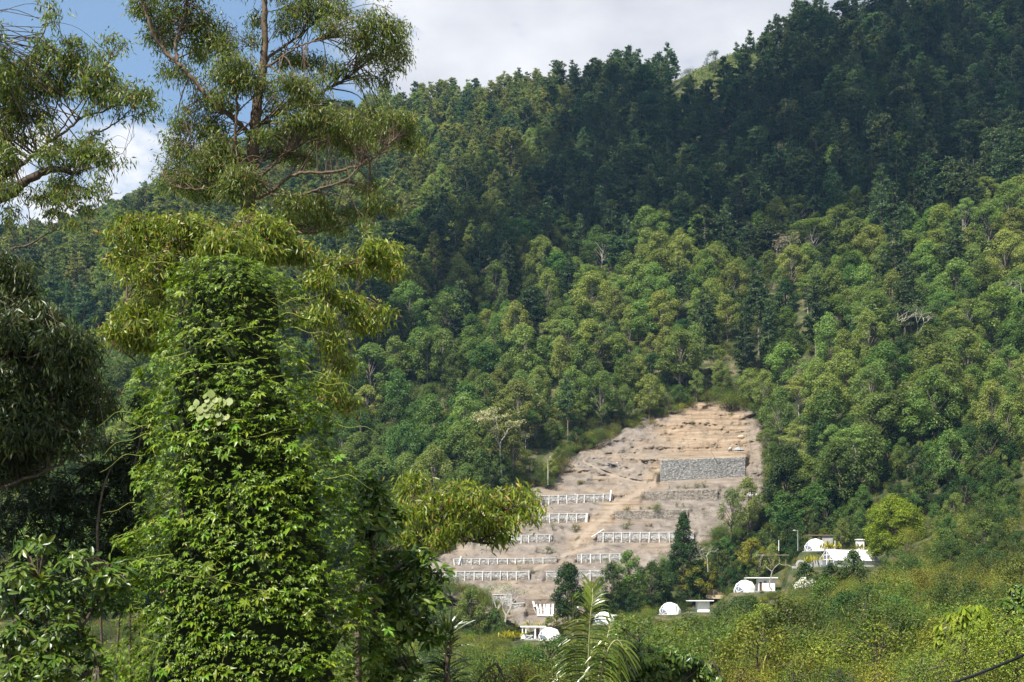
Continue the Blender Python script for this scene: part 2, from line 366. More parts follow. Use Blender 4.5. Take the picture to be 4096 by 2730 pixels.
# smooth away relief around ridge grass and the cleared slope
def dbase(py):
    return 230.2 / (0.56 - (HZ - py) / F)
calm = np.clip(1 - np.clip((np.abs(UU - 610) - 130) / 60, 0, 1), 0, 1) * np.clip(1 - np.clip((np.abs(DD - 465) - 110) / 60, 0, 1), 0, 1)
ridge_calm = np.clip((DD - 860) / 80, 0, 1) * 0.65
G = G + relief * (1 - calm) * (1 - ridge_calm)
# lift the crest to its height along the whole ridge
RIDGE = np.array([(-500, 300), (-200, 290), (0, 272), (61, 260), (109, 243), (148, 222), (250, 170), (361, 133), (392, 126), (435, 118), (479, 120), (522, 110), (566, 108), (596, 102), (631, 92), (660, 86), (682, 78), (696, 70), (726, 56), (757, 46), (780, 46), (805, 43), (850, 38), (880, 30), (950, 18), (1024, 8), (1250, -20), (1600, -20)], float)
for i in range(len(GU)):
    tgt = np.interp(GU[i], RIDGE[:, 0], RIDGE[:, 1])
    k = np.where(GD > 650)[0]; j = k[np.argmax(G[i, k] / GD[k])]
    dz = (HZ - tgt) * GD[j] / F - G[i, j]
    G[i] += dz * np.clip((GD - 560) / (GD[j] - 560), 0, 1) ** 1.3

# level pads cut into the slope for the tents and huts: px0, px1, d0, d1, height
PADS = [(517, 563, 358.5, 381, -10.45), (588, 619, 359, 381, -6.3), (656, 684, 359, 381, -3.8), (686, 716, 361, 382, -3.2), (731, 780, 359, 384, 1.95), (790, 826, 356.5, 372, 8.0), (814, 884, 354, 377, 8.35), (801, 836, 379, 404, 13.0), (854, 868, 382, 394, 13.6)]
for a, b, d0, d1, z in PADS:
    wx = np.clip(1 - np.maximum(np.maximum(a - UU, UU - b), 0) / 7, 0, 1); wd = np.clip(1 - np.maximum(np.maximum(d0 - DD, DD - d1), 0) / 3.0, 0, 1)
    k = wx * wd; G = G * (1 - k) + z * k
    front = (DD < d0) & (DD > 180); lim = z - 0.6 - np.clip((d0 - DD) * 0.16, 0, 6)
    k = np.clip(1 - np.maximum(np.maximum(a - 4 - UU, UU - b - 4), 0) / 12, 0, 1) * front
    G = np.where(k > 0, np.minimum(G, G * (1 - k) + np.minimum(G, lim) * k), G)

def ground(x, y):
    """height of the land at world x, y (arrays allowed)"""
    x = np.asarray(x, float); y = np.maximum(np.asarray(y, float), 2.0)
    u = np.clip((x / y * F + 512 - GU[0]) / (GU[1] - GU[0]), 0, len(GU) - 1.001)
    k = np.clip(np.interp(y, GD, np.arange(len(GD))), 0, len(GD) - 1.001)
    i = u.astype(int); j = k.astype(int); a = u - i; b = k - j
    return (G[i, j] * (1 - a) * (1 - b) + G[i + 1, j] * a * (1 - b) + G[i, j + 1] * (1 - a) * b + G[i + 1, j + 1] * a * b)

def hit(px, py, lo=60.0, hi=1150.0):
    """first point of the land along the sight line through px, py"""
    d = np.arange(lo, hi, 2.0)
    x = (px - 512) * d / F
    over = ground(x, d) - (HZ - py) * d / F
    k = np.argmax(over > 0)
    return d[k] if over[k] > 0 else hi

# outline of the cleared slope in the picture
CLEAR = [(653, 420), (680, 411), (700, 405), (716, 402), (740, 407), (757, 414), (765, 440), (768, 470), (772, 500), (762, 522), (735, 538), (712, 545),
         (700, 558), (660, 566), (625, 578), (600, 600), (575, 618), (553, 628), (530, 632), (512, 622), (470, 600), (432, 592), (400, 592), (395, 585), (440, 560), (455, 548), (480, 538), (500, 500),
         (540, 489), (556, 480), (567, 464), (585, 452), (620, 437), (640, 426)]
CLEAR = np.array(CLEAR, float)
def roughen(P):
    r = np.random.default_rng(5); out = []
    for a, b in zip(P, np.roll(P, -1, 0)):
        ln = np.hypot(*(b - a)); n = max(1, int(ln / 4)); nn = np.array([(b - a)[1], -(b - a)[0]]) / ln
        for k in range(n): out.append(a + (b - a) * k / n + (nn * r.normal(0, 1.5) if k else 0))
    return np.array(out)
CLEAR = roughen(CLEAR)
def in_poly(px, py, poly):
    px = np.asarray(px, float); py = np.asarray(py, float)
    c = np.zeros(px.shape, bool); n = len(poly); j = n - 1
    for i in range(n):
        xi, yi = poly[i]; xj, yj = poly[j]
        c ^= ((yi > py) != (yj > py)) & (px < (xj - xi) * (py - yi) / ((yj - yi) if yj != yi else 1e-9) + xi)
        j = i
    return c
def poly_dist(px, py, poly):
    px = np.asarray(px, float); py = np.asarray(py, float)
    best = np.full(px.shape, 1e9); n = len(poly)
    for i in range(n):
        a = poly[i]; b = poly[(i + 1) % n]; d = b - a
        t = np.clip(((px - a[0]) * d[0] + (py - a[1]) * d[1]) / (d @ d), 0, 1)
        best = np.minimum(best, np.hypot(px - a[0] - t * d[0], py - a[1] - t * d[1]))
    return best

def build_ground():
    Z = G.copy()
    px = UU; py = HZ - G / DD * F
    zone = (DD > 385) & (DD < 575) & in_poly(px, py, CLEAR)
    low = blur(blur(zone.astype(float), 1, 0), 1, 1)
    Z = Z - 7.0 * low
    V = np.stack([GX, DD, Z], -1).reshape(-1, 3)
    n, m = G.shape
    i = np.arange(n - 1)[:, None] * m; j = np.arange(m - 1)[None]
    Q = np.stack([i + j, i + m + j, i + m + j + 1, i + j + 1], -1).reshape(-1, 4)
    put('hillside', mesh_np('hillside', V, Q, [M['hill']], smooth=True), kind='structure')
    # the land under and behind the camera
    mb = MB(); xs = np.linspace(-60, 60, 25); ys = np.linspace(-60, 2, 14)
    X, Y = np.meshgrid(xs, ys, indexing='ij')
    Zb = -2.0 - 0.02 * np.abs(X) - 0.01 * (Y - 2) * 0
    nb, mb_ = X.shape
    i = np.arange(nb - 1)[:, None] * mb_; j = np.arange(mb_ - 1)[None]
    Q = np.stack([i + j, i + mb_ + j, i + mb_ + j + 1, i + j + 1], -1).reshape(-1, 4)
    put('ground', mesh_np('ground', np.stack([X, Y, Zb], -1).reshape(-1, 3), Q, [M['hill']], smooth=True), kind='structure')
build_ground()

# ------------------------------------------------------------------ the cleared, terraced slope
# retaining walls: px0, px1, top at px0, top at px1, bottom at px0, bottom at px1, posts, material, label
WALLS = [
 (660.5, 745.3, 459.9, 456.9, 481.2, 476.2, [], 'stone_dark', 'tall grey gabion wall without posts, largest and highest on the cleared slope'),
 (643.8, 717.5, 491.2, 489.2, 500.2, 499.0, [], 'stone_tan', 'tan dry stone wall directly under the tall dark gabion wall'),
 (615.5, 688.0, 510.6, 509.6, 519.0, 517.6, [], 'stone_tan', 'low stone wall with bushes on its rim, second below the tall dark wall'),
 (535.5, 612.8, 496.2, 494.2, 504.4, 500.6, [540.9, 549.2, 558, 566.8, 576.7, 584.3, 594.2, 603], 'stone', 'topmost white posted gabion wall on the left, with a leaning white pole at its end'),
 (512.0, 588.5, 514.9, 513.6, 523.4, 521.4, [522, 531, 540.1, 549.5, 558.6, 567.1, 576.5, 586.6], 'stone', 'white posted gabion wall ending at a wide post, second from the top on the left'),
 (476.5, 552.3, 536.1, 535.0, 545.2, 541.2, [479.1, 486.3, 494.7, 503, 511.6, 520.8, 528.4, 536.5, 549.2], 'stone', 'posted gabion wall half hidden by the overhanging leafy branch'),
 (597.6, 694.0, 533.0, 532.4, 541.9, 541.6, [602.9, 613.2, 621.4, 629.8, 639.9, 649.1, 659.3, 669.1, 681], 'stone', 'long posted gabion wall running behind the pointed conifer'),
 (453.8, 556.8, 559.2, 558.2, 564.6, 562.6, [454.2, 461.4, 471.2, 479.8, 488.3, 497.4, 507.2, 515.4, 523.9, 533.2, 542.8], 'stone', 'low long posted gabion wall left of the dirt track, with a leaning white pole'),
 (577.2, 626.0, 554.5, 554.0, 562.4, 562.0, [581.4, 590.5, 600.4, 609.8, 619.6], 'stone', 'short posted gabion wall right of the dirt track above the leafy tree'),
 (430.0, 529.5, 572.0, 571.6, 580.4, 579.2, [438, 447.7, 456, 465, 473.7, 482.4, 491, 500.1, 508, 516.6, 528.9], 'stone', 'lowest long posted gabion wall, cut off by the dirt track'),
 (546.0, 612.0, 571.6, 571.0, 580.6, 580.2, [557.1, 573, 589.8, 604], 'stone', 'posted gabion wall behind the leafy tree at the foot of the slope'),
]
J = (528.0, 554.5, 598.9, 598.7, 615.8, 615.8)
CW = 0.55   # grid step in px
cpx = np.arange(390, 785, CW); cpy = np.arange(392, 646, CW)
def smooth01(t): t = np.clip(t, 0, 1); return t * t * (3 - 2 * t)
def clear_depth(px, py):
    """distance of the cleared slope along the sight line px, py, stepped at every wall"""
    g = np.array(py, float).copy(); shift = np.zeros_like(g)
    for wdef in WALLS + [J + ([], '', '')]:
        x0, x1, t0, t1, b0, b1 = wdef[:6]
        f = np.clip((px - x0) / (x1 - x0), 0, 1)
        t = t0 + (t1 - t0) * f; b = b0 + (b1 - b0) * f; mid = (t + b) / 2
        m = smooth01((px - x0 + 5) / 5) * smooth01((x1 + 5 - px) / 5)
        Rr = 7.0
        hh = (b - t) / 2
        dl = np.where(py < t, np.clip(1 - (t - py) / Rr, 0, 1) * hh, np.where(py > b, -np.clip(1 - (py - b) / Rr, 0, 1) * hh, mid - py))
        shift += m * dl
    return dbase(g + shift)
def wall_d(w):
    f = 0.5
    mid0 = (w[2] + w[4]) / 2; mid1 = (w[3] + w[5]) / 2
    return dbase(mid0), dbase(mid1)

TRACK1 = np.array([(470, 600), (500, 590), (520, 578), (540, 567), (556, 559), (572, 552.5), (588, 548), (603, 545)])
TRACK2 = np.array([(575, 545), (590, 528), (605, 517), (620, 503), (640, 492), (655, 484), (659, 470)])
TRACK3 = np.array([(583, 461), (600, 470), (618, 477), (640, 482), (655, 484)])
def line_dist(px, py, L):
    best = np.full(px.shape, 1e9)
    for a, b in zip(L[:-1], L[1:]):
        d = b - a; t = np.clip(((px - a[0]) * d[0] + (py - a[1]) * d[1]) / (d @ d), 0, 1)
        best = np.minimum(best, np.hypot(px - a[0] - t * d[0], py - a[1] - t * d[1]))
    return best

def earth_mat():
    m, t = new_mat('bare_earth'); L = t.links
    at = t.nodes.new('ShaderNodeAttribute'); at.attribute_name = 'soil'
    sp = t.nodes.new('ShaderNodeSeparateColor'); L.new(at.outputs['Color'], sp.inputs[0])
    tc = t.nodes.new('ShaderNodeTexCoord')
    n1 = t.nodes.new('ShaderNodeTexNoise'); n1.inputs['Scale'].default_value = 0.25; n1.inputs['Detail'].default_value = 9; n1.inputs['Roughness'].default_value = 0.62
    L.new(tc.outputs['Object'], n1.inputs['Vector'])
    mp = t.nodes.new('ShaderNodeMapping'); mp.inputs['Scale'].default_value = (0.10, 0.25, 1.3); L.new(tc.outputs['Object'], mp.inputs[0])
    n2 = t.nodes.new('ShaderNodeTexNoise'); n2.inputs['Scale'].default_value = 0.9; n2.inputs['Detail'].default_value = 7; L.new(mp.outputs[0], n2.inputs['Vector'])
    grey = ramp(t, [(0.30, (0.09, 0.077, 0.066)), (0.46, (0.162, 0.138, 0.117)), (0.58, (0.202, 0.174, 0.148)), (0.74, (0.258, 0.226, 0.194))], n1.outputs['Fac'])
    tan = ramp(t, [(0.30, (0.15, 0.107, 0.071)), (0.46, (0.222, 0.164, 0.112)), (0.58, (0.262, 0.20, 0.14)), (0.74, (0.315, 0.252, 0.186))], n2.outputs['Fac'])
    a = t.nodes.new('ShaderNodeMix'); a.data_type = 'RGBA'; L.new(sp.outputs['Red'], a.inputs['Factor']); L.new(grey, a.inputs['A']); L.new(tan, a.inputs['B'])
    b = t.nodes.new('ShaderNodeMix'); b.data_type = 'RGBA'; L.new(sp.outputs['Green'], b.inputs['Factor']); L.new(a.outputs['Result'], b.inputs['A']); b.inputs['B'].default_value = (0.30, 0.245, 0.19, 1)
    c = t.nodes.new('ShaderNodeMix'); c.data_type = 'RGBA'; L.new(sp.outputs['Blue'], c.inputs['Factor']); L.new(b.outputs['Result'], c.inputs['A']); c.inputs['B'].default_value = (0.085, 0.075, 0.062, 1)
    p = t.nodes.new('ShaderNodeBsdfPrincipled'); p.inputs['Roughness'].default_value = 0.95; p.inputs['Specular IOR Level'].default_value = 0.1
    L.new(c.outputs['Result'], p.inputs['Base Color'])
    bp = t.nodes.new('ShaderNodeBump'); bp.inputs['Strength'].default_value = 0.9; bp.inputs['Distance'].default_value = 1.2
    L.new(n1.outputs['Fac'], bp.inputs['Height']); L.new(bp.outputs[0], p.inputs['Normal'])
    o = t.nodes.new('ShaderNodeOutputMaterial'); L.new(p.outputs[0], o.inputs[0]); return m

CD = None
def build_clearing():
    global CD
    X, Y = np.meshgrid(cpx, cpy, indexing='ij')
    D = clear_depth(X, Y)
    tr = np.minimum(np.minimum(line_dist(X, Y, TRACK1) / 2.4, line_dist(X, Y, TRACK2) / 3.5), line_dist(X, Y, TRACK3) / 1.6)
    track = smooth01(1.25 - tr)
    nz = np.zeros_like(D); led = np.zeros_like(D); tone = np.zeros_like(D)
    for i in range(X.shape[0]):
        for j in range(X.shape[1]):
            x, y = X[i, j], Y[i, j]
            nz[i, j] = fbm(x / 16, y / 9, 1.7, 5)
            tone[i, j] = fbm(x / 38, y / 16, 8.7, 4)
            yy = y + 3.0 * fbm(x / 30, y / 30, 5.5, 2)
            nz[i, j] -= 0.22 * abs(mnoise.noise(Vector((x / 6.5, y / 22.0, 21.0)))) * min(1, max(0, (490 - y) / 30) + 0.25)
            led[i, j] = mnoise.noise(Vector((x / 60, yy / 4.2, 9.3)))
    upper = smooth01((486 - Y) / 14)
    near_wall = np.zeros_like(D)
    for wdef in WALLS + [J + ([], '', '')]:
        x0, x1, t0, t1, b0, b1 = wdef[:6]
        ins = (X > x0 - 2) & (X < x1 + 2) & (Y > min(t0, t1) - 2.0) & (Y < max(b0, b1) + 2.0)
        near_wall = np.maximum(near_wall, ins)
    near_wall = blur(blur(near_wall.astype(float), 2, 0), 2, 1)
    amp = (1 - track * 0.9) * (1 - near_wall)
    Dn = D + amp * (nz * (1.5 + 1.6 * upper) + led * (0.9 + 1.1 * upper))
    # dip the rim under the forest floor
    edge = poly_dist(X, Y, CLEAR); ins = in_poly(X, Y, CLEAR)
    Dn = Dn + np.where(ins, 0, smooth01(edge / 6) * 6.0)
    keep = ins | (edge < 7)
    V = np.stack([(X - 512) * Dn / F, Dn, (HZ - Y) * Dn / F], -1).reshape(-1, 3)
    n, m = X.shape
    i = np.arange(n - 1)[:, None] * m; j = np.arange(m - 1)[None]
    Q = np.stack([i + j, i + j + 1, i + m + j + 1, i + m + j], -1)
    kq = keep[:-1, :-1] & keep[1:, 1:]
    Q = Q[kq]
    used = np.unique(Q); remap = -np.ones(n * m, int); remap[used] = np.arange(len(used))
    me = mesh_np('cleared_slope', V[used], remap[Q], [earth_mat()], smooth=True)
    # soil colour: ochre upper right and along the path, grey elsewhere, darker where the ledges recede
    och = smooth01((X - 630 + (Y - 450) * 0.2) / 60) * smooth01((500 - Y) / 60) + 0.45 * smooth01((tone + 0.1) * 2) + 0.6 * smooth01(1.3 - line_dist(X, Y, TRACK2) / 12)
    och *= 1 - 0.75 * smooth01((X - 735) / 20)
    dark = np.exp(-(((X - 612) / 15) ** 2 + ((Y - 466.5) / 3.0) ** 2)) * 0
    dark = dark + smooth01((led - 0.18) * 4) * smooth01((nz + 0.25) * 2) * 0.45 * (1 - track) * (1 - near_wall)
    colr = np.stack([np.clip(och, 0, 1), track * 0.5, np.clip(dark, 0, 0.8), np.ones_like(D)], -1).reshape(-1, 4)[used]
    ca = me.color_attributes.new('soil', 'FLOAT_COLOR', 'POINT'); ca.data.foreach_set('color', colr.astype(np.float32).ravel())
    put('cleared_slope', me, kind='structure')
build_clearing()

def on_clear(px, py):
    d = float(clear_depth(np.array([px], float), np.array([py], float))[0])
    return W3(px, py, d)

def stones(A, B, At, Bt, mat, sw=0.48, sh=0.28):
    """courses of rough stones on the face A-B (bottom) / At-Bt (top), facing the viewer"""
    A, B, At, Bt = [np.asarray(v, float) for v in (A, B, At, Bt)]
    wlen = np.linalg.norm(B - A); h = (np.linalg.norm(At - A) + np.linalg.norm(Bt - B)) / 2
    rows = max(2, int(round(h / sh))); u = (B - A) / wlen
    nrm = np.array([u[1], -u[0], 0.0]); nrm /= np.linalg.norm(nrm)
    mb = MB(); low = MB()
    mb.add([A, B, Bt, At], [(0, 1, 2, 3)])
    for r in range(rows):
        v0, v1 = r / rows, (r + 1) / rows
        s = -R.random() * sw
        while s < wlen:
            L = sw * R.uniform(0.6, 1.5); a = max(s, 0) / wlen; b = min(s + L, wlen) / wlen; s += L
            if b - a < 0.1 * sw / wlen: continue
            g = 0.12
            def pt(f, v): return (A * (1 - f) + B * f) * (1 - v) + (At * (1 - f) + Bt * f) * v
            ga = g * (b - a) * 0.5; gv = g * (v1 - v0)
            c = [pt(a + ga * R.uniform(0, 2), v0 + gv * R.random()), pt(b - ga * R.uniform(0, 2), v0 + gv * R.random()), pt(b - ga * R.uniform(0, 2), v1 - gv * R.random()), pt(a + ga * R.uniform(0, 2), v1 - gv * R.random())]
            dep = R.uniform(0.10, 0.30); ctr = sum(c) / 4
            f = [ctr + (q - ctr) * 0.72 + nrm * dep * R.uniform(0.8, 1.2) for q in c]
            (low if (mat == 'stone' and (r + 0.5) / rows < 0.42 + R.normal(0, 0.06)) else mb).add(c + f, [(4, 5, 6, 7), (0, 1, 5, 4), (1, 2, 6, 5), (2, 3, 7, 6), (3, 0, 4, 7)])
    na = sum(len(q) for q in mb.Q); nb = sum(len(q) for q in low.Q)
    Vs = mb.V + low.V; Qs = [np.concatenate(mb.Q)] + ([np.concatenate(low.Q) + mb.n] if low.Q else [])
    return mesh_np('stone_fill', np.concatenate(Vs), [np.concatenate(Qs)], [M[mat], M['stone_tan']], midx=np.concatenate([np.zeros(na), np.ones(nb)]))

def build_wall(wd):
    x0, x1, t0, t1, b0, b1, posts, mat, label = wd
    d0, d1 = wall_d(wd); d0 -= 0.55; d1 -= 0.55
    A = W3(x0, b0 + 0.8, d0); B = W3(x1, b1 + 0.8, d1); At = W3(x0, t0, d0); Bt = W3(x1, t1, d1)
    base = (A + B) / 2
    e = empty('retaining_wall', base, label=label, cat='retaining wall', group='gabion retaining walls on the terraces')
    A, B, At, Bt = A - base, B - base, At - base, Bt - base
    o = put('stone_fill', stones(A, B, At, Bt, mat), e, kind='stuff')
    u = (B - A) / np.linalg.norm(B - A); nrm = np.array([u[1], -u[0], 0]); nrm /= np.linalg.norm(nrm)
    back = -nrm * 1.0
    mb = MB()   # solid block behind the face
    pts = [A, B, Bt, At]
    Vb = [p - nrm * 0.03 for p in pts] + [p + back * 1.2 for p in pts]
    mb.add(Vb, [(0, 3, 7, 4), (1, 5, 6, 2), (4, 7, 6, 5)])
    mb.add([At - nrm * 0.03 + (0, 0, 0.01), Bt - nrm * 0.03 + (0, 0, 0.01), Bt + back * 1.2, At + back * 1.2], [(0, 1, 2, 3)])
    put('fill_body', mb.mesh('fill_body', [M['core']]), e)
    if posts:
        mb = MB(); mb.beam(At + nrm * 0.12 + (0, 0, 0.05), Bt + nrm * 0.12 + (0, 0, 0.05), 0.45, 0.16)
        put('coping', mb.mesh('coping', [M['concrete']]), e)
    for k, p in enumerate(posts):
        f = (p - x0) / (x1 - x0); d = d0 + (d1 - d0) * f
        bt = W3(p, b0 + (b1 - b0) * f + 0.9, d) - base + nrm * 0.3
        tp = W3(p + (0.25 if k % 3 else -0.1), t0 + (t1 - t0) * f - 0.35, d) - base + nrm * 0.25
        mb = MB(); wpx = R.uniform(0.25, 0.33) if p != 586.6 else 0.7
        mb.beam(bt + nrm * 0.0 + u * R.normal(0, 0.08), tp + u * R.normal(0, 0.08) + (0, 0, R.uniform(-0.12, 0.2)), wpx, 0.34)
        put('post', mb.mesh('post', [M['post']]), e)
    if x0 == 535.5:
        mb = MB(); mb.beam(W3(609.6, 501, d1) - base + nrm * 0.7, W3(610.7, 490.3, d1) - base + nrm * 0.7, 0.42, 0.3)
        put('leaning_pole', mb.mesh('leaning_pole', [M['white']]), e)
    if x0 == 453.8:
        mb = MB(); mb.beam(W3(458.6, 564.6, d0) - base + nrm * 0.7, W3(461, 556.3, d0) - base + nrm * 0.7, 0.36, 0.3)
        put('leaning_pole', mb.mesh('leaning_pole', [M['white']]), e)
for wd in WALLS: build_wall(wd)

def build_low_walls():
    # lowest gabion face with slanted posts, and the two stepped gabion blocks left of it
    x0, x1, t0, t1, b0, b1 = J
    d0 = dbase((t0 + b0) / 2) - 0.8
    base = W3((x0 + x1) / 2, b0, d0)
    e = empty('retaining_wall', base, label='steep gabion face with long slanting white posts at the foot of the slope', cat='retaining wall', group='gabion retaining walls on the terraces')
    q = lambda px, py, dd=0: W3(px, py, d0 + dd) - base
    A, B, At, Bt = q(537, b0, 0), q(x1, b1, 0), q(x0, t0, 2.0), q(x1, t1, 2.0)
    put('stone_fill', stones(A, B, At, Bt, 'stone'), e, kind='stuff')
    mb = MB(); mb.add([A, B, B + (0, 3, 0), A + (0, 3, 0), At, Bt, Bt + (0, 2, 0), At + (0, 2, 0)], [(0, 4, 7, 3), (1, 2, 6, 5), (4, 5, 6, 7)])
    put('fill_body', mb.mesh('fill_body', [M['core']]), e)
    for a, b, w_ in ((532.2, 536.8, 0.4), (535, 538.6, 0.4), (539.5, 541.6, 0.42), (544, 545, 0.45), (548.2, 548.0, 0.95), (553, 552.6, 0.6)):
        mb = MB(); bot = 615.8 if a > 533 else 607
        mb.beam(q(b if a > 533 else 534.6, bot, -0.35), q(a, 598.6, 1.7), w_, 0.4); put('post', mb.mesh('post', [M['white']]), e)
    mb = MB(); mb.beam(q(537, b0 - 0.4, -0.5), q(x1, b1 - 0.2, -0.5), 0.5, 0.35); put('footing', mb.mesh('footing', [M['white']]), e)
    for (xa, xb, ta, tb, ba, bb, lab) in ((492, 512.5, 594.6, 594.2, 613.5, 612.8, 'rough stepped gabion block behind the bare pale trunks'),
                                          (511.5, 524.5, 603.6, 602.8, 617, 606, 'short gabion corner block beside the bare sandy gully')):
        d = dbase(604) - 1.4
        base = W3((xa + xb) / 2, ba, d)
        e = empty('retaining_wall', base, label=lab, cat='retaining wall', group='gabion retaining walls on the terraces')
        q = lambda px, py, dd=0: W3(px, py, d + dd) - base
        put('stone_fill', stones(q(xa, ba), q(xb, bb), q(xa, ta), q(xb, tb), 'stone'), e, kind='stuff')
        mb = MB(); a_, b_, c_, d_ = q(xa, ba), q(xb, bb), q(xb, tb), q(xa, ta)
        mb.add([a_, b_, c_, d_] + [p + np.array((0, 2.5, 0)) for p in (a_, b_, c_, d_)], [(0, 3, 7, 4), (1, 5, 6, 2), (3, 2, 6, 7)])
        put('fill_body', mb.mesh('fill_body', [M['core']]), e)
        mb = MB(); mb.beam(q(xa, ta, -0.1), q(xb, tb, -0.1), 0.5, 0.25); put('coping', mb.mesh('coping', [M['concrete']]), e)
build_low_walls()

def build_site_things():
    # spill of black plastic sheeting
    p = on_clear(612, 466.5); mb = MB()
    for k in range(90):
        a, b = R.normal(0, 1, 2); x = a * 2.6; y = b * 0.9; s = R.uniform(0.25, 0.7) * max(0.3, 1 - abs(a) / 3)
        c = np.array([x, y - 0.6, 0.25 + 0.35 * y + s * 0.3]); V = c + R.normal(0, 1, (4, 3)) * s * np.array([1, 0.6, 0.35])
        mb.add(V, [(0, 1, 2), (0, 2, 3), (0, 3, 1), (1, 3, 2)])
    put('plastic_sheeting', mb.mesh('plastic_sheeting', [M['charred']]), loc=p, label='crumpled black plastic sheeting dumped left of the tall dark gabion wall', cat='sheeting', kind='stuff')
    # concrete mixer above the big wall
    p = on_clear(730.3, 452.2)
    e = empty('concrete_mixer', p, label='small concrete mixer with a pale drum standing above the tall dark wall', cat='mixer')
    prof = [(-0.75, 0.25), (-0.45, 0.55), (0.1, 0.62), (0.55, 0.36), (0.7, 0.34)]
    ax = np.array([0.75, -0.45, 0.48]); ax /= np.linalg.norm(ax)
    P = np.array([ax * a for a, _ in prof]) + (0, 0, 1.25)
    V, Q = tube(P, [r for _, r in prof], 12); put('drum', mesh_np('drum', V, Q, [M['grey']], smooth=True), e)
    V, Q = tube([P[-1] - ax * 0.02, P[-1] + ax * 0.03], [0.28, 0.3], 10); put('drum_mouth', mesh_np('drum_mouth', V, [Q, np.arange(10)[None] + 10], [M['dark']]), e)
    mb = MB()
    for sx in (-0.55, 0.55):
        mb.beam((sx, -0.5, 0), (sx * 0.6, 0, 1.1), 0.12); mb.beam((sx, 0.5, 0), (sx * 0.6, 0, 1.1), 0.12)
    mb.beam((-0.6, 0, 0.7), (0.6, 0, 0.7), 0.1); put('frame', mb.mesh('frame', [M['dark']]), e)
    for sx in (-0.6, 0.6):
        V, Q = tube([(sx - 0.06, 0.5, 0.28), (sx + 0.06, 0.5, 0.28)], 0.28, 12); put('wheel', mesh_np('wheel', V, [Q, np.arange(12)[None]], [M['charred']]), e)
    # grey cement tarp heap
    p = on_clear(738.5, 450.3); mb = MB()
    n = 9; V = [(math.cos(a) * 2.2, math.sin(a) * 1.0 - 0.4, 0.0) for a in np.linspace(0, 2 * np.pi, n, endpoint=False)] + [(math.cos(a) * 1.0, math.sin(a) * 0.5 - 0.2, 0.8 + 0.2 * math.sin(3 * a)) for a in np.linspace(0, 2 * np.pi, n, endpoint=False)] + [(0.2, 0, 1.25)]
    mb.add(V, [(i, (i + 1) % n, n + (i + 1) % n, n + i) for i in range(n)])
    me = mesh_np('tarp_heap', V, [np.array([(i, (i + 1) % n, n + (i + 1) % n, n + i) for i in range(n)]), np.array([(n + i, n + (i + 1) % n, 2 * n) for i in range(n)])], [M['metal']])
    put('tarp_heap', me, loc=p, label='grey tarpaulin heap to the right of the concrete mixer', cat='tarp')
    mb = MB(); a = on_clear(715.5, 460.5); b = on_clear(709.5, 451); b = a + np.array([-2.0, 0.3, 3.2]); mb.beam(a - a, b - a, 0.18)
    put('timber_pole', mb.mesh('timber_pole', [M['wood']]), loc=a + (0, -1.5, 0.2), label='thin brown pole leaning on the rim of the tall dark wall', cat='pole')
    # pale boulder right of the tan wall
    for (px, py, s, lab) in ((751.6, 496.5, 1.25, 'large pale boulder on bare earth right of the tan stone wall'), (741, 438, 1.1, 'tan boulder high on the bare slope above the tarp heap'), (505.5, 626.5, 0.5, 'small pale rock in the gully below the gabion corner block')):
        bm = bmesh.new(); bmesh.ops.create_icosphere(bm, subdivisions=2, radius=s)
        for v in bm.verts:
            v.co *= 1 + 0.25 * mnoise.noise(v.co * 1.3 + Vector((px, py, 0))); v.co.x *= 1.35; v.co.z *= 0.75
        me = bpy.data.meshes.new('boulder'); bm.to_mesh(me); bm.free(); me.materials.append(M['concrete' if py < 470 or py > 600 else 'stone_tan'])
        if s == 1.25: me.materials.clear(); me.materials.append(M['concrete'])
        if s == 1.1: me.materials.clear(); me.materials.append(rough_mat('tan_rock', [(0.3, (0.38, 0.28, 0.19)), (0.7, (0.52, 0.42, 0.31))], 1))
        put('boulder', me, loc=on_clear(px, py) + (0, -0.4, 0.3 * s), label=lab, cat='boulder')
    mb = MB(); a = on_clear(591.4, 538.3); b = on_clear(602.6, 531)
    mb.beam((0, 0, 0), b - a, 0.3, 0.2); put('white_plank', mb.mesh('white_plank', [M['white']]), loc=a + (0, -0.9, 0.35), label='white plank lying on the bare slope left of a posted wall', cat='plank')
    # ladder leaning on the top left wall
    a = on_clear(541.5, 504.2) + np.array([0, -1.6, 0.3]); e = empty('ladder', a, label='small wooden ladder leaning on the topmost posted wall', cat='ladder')
    for s in (-0.3, 0.3):
        mb = MB(); mb.beam((s, 0, 0), (s, 0.7, 2.6), 0.12); put('rail', mb.mesh('rail', [M['wood']]), e)
    for k in range(6):
        mb = MB(); f = (k + 0.6) / 6.2; mb.beam((-0.3, 0.7 * f, 2.6 * f), (0.3, 0.7 * f, 2.6 * f), 0.1); put('rung', mb.mesh('rung', [M['wood']]), e)
build_site_things()

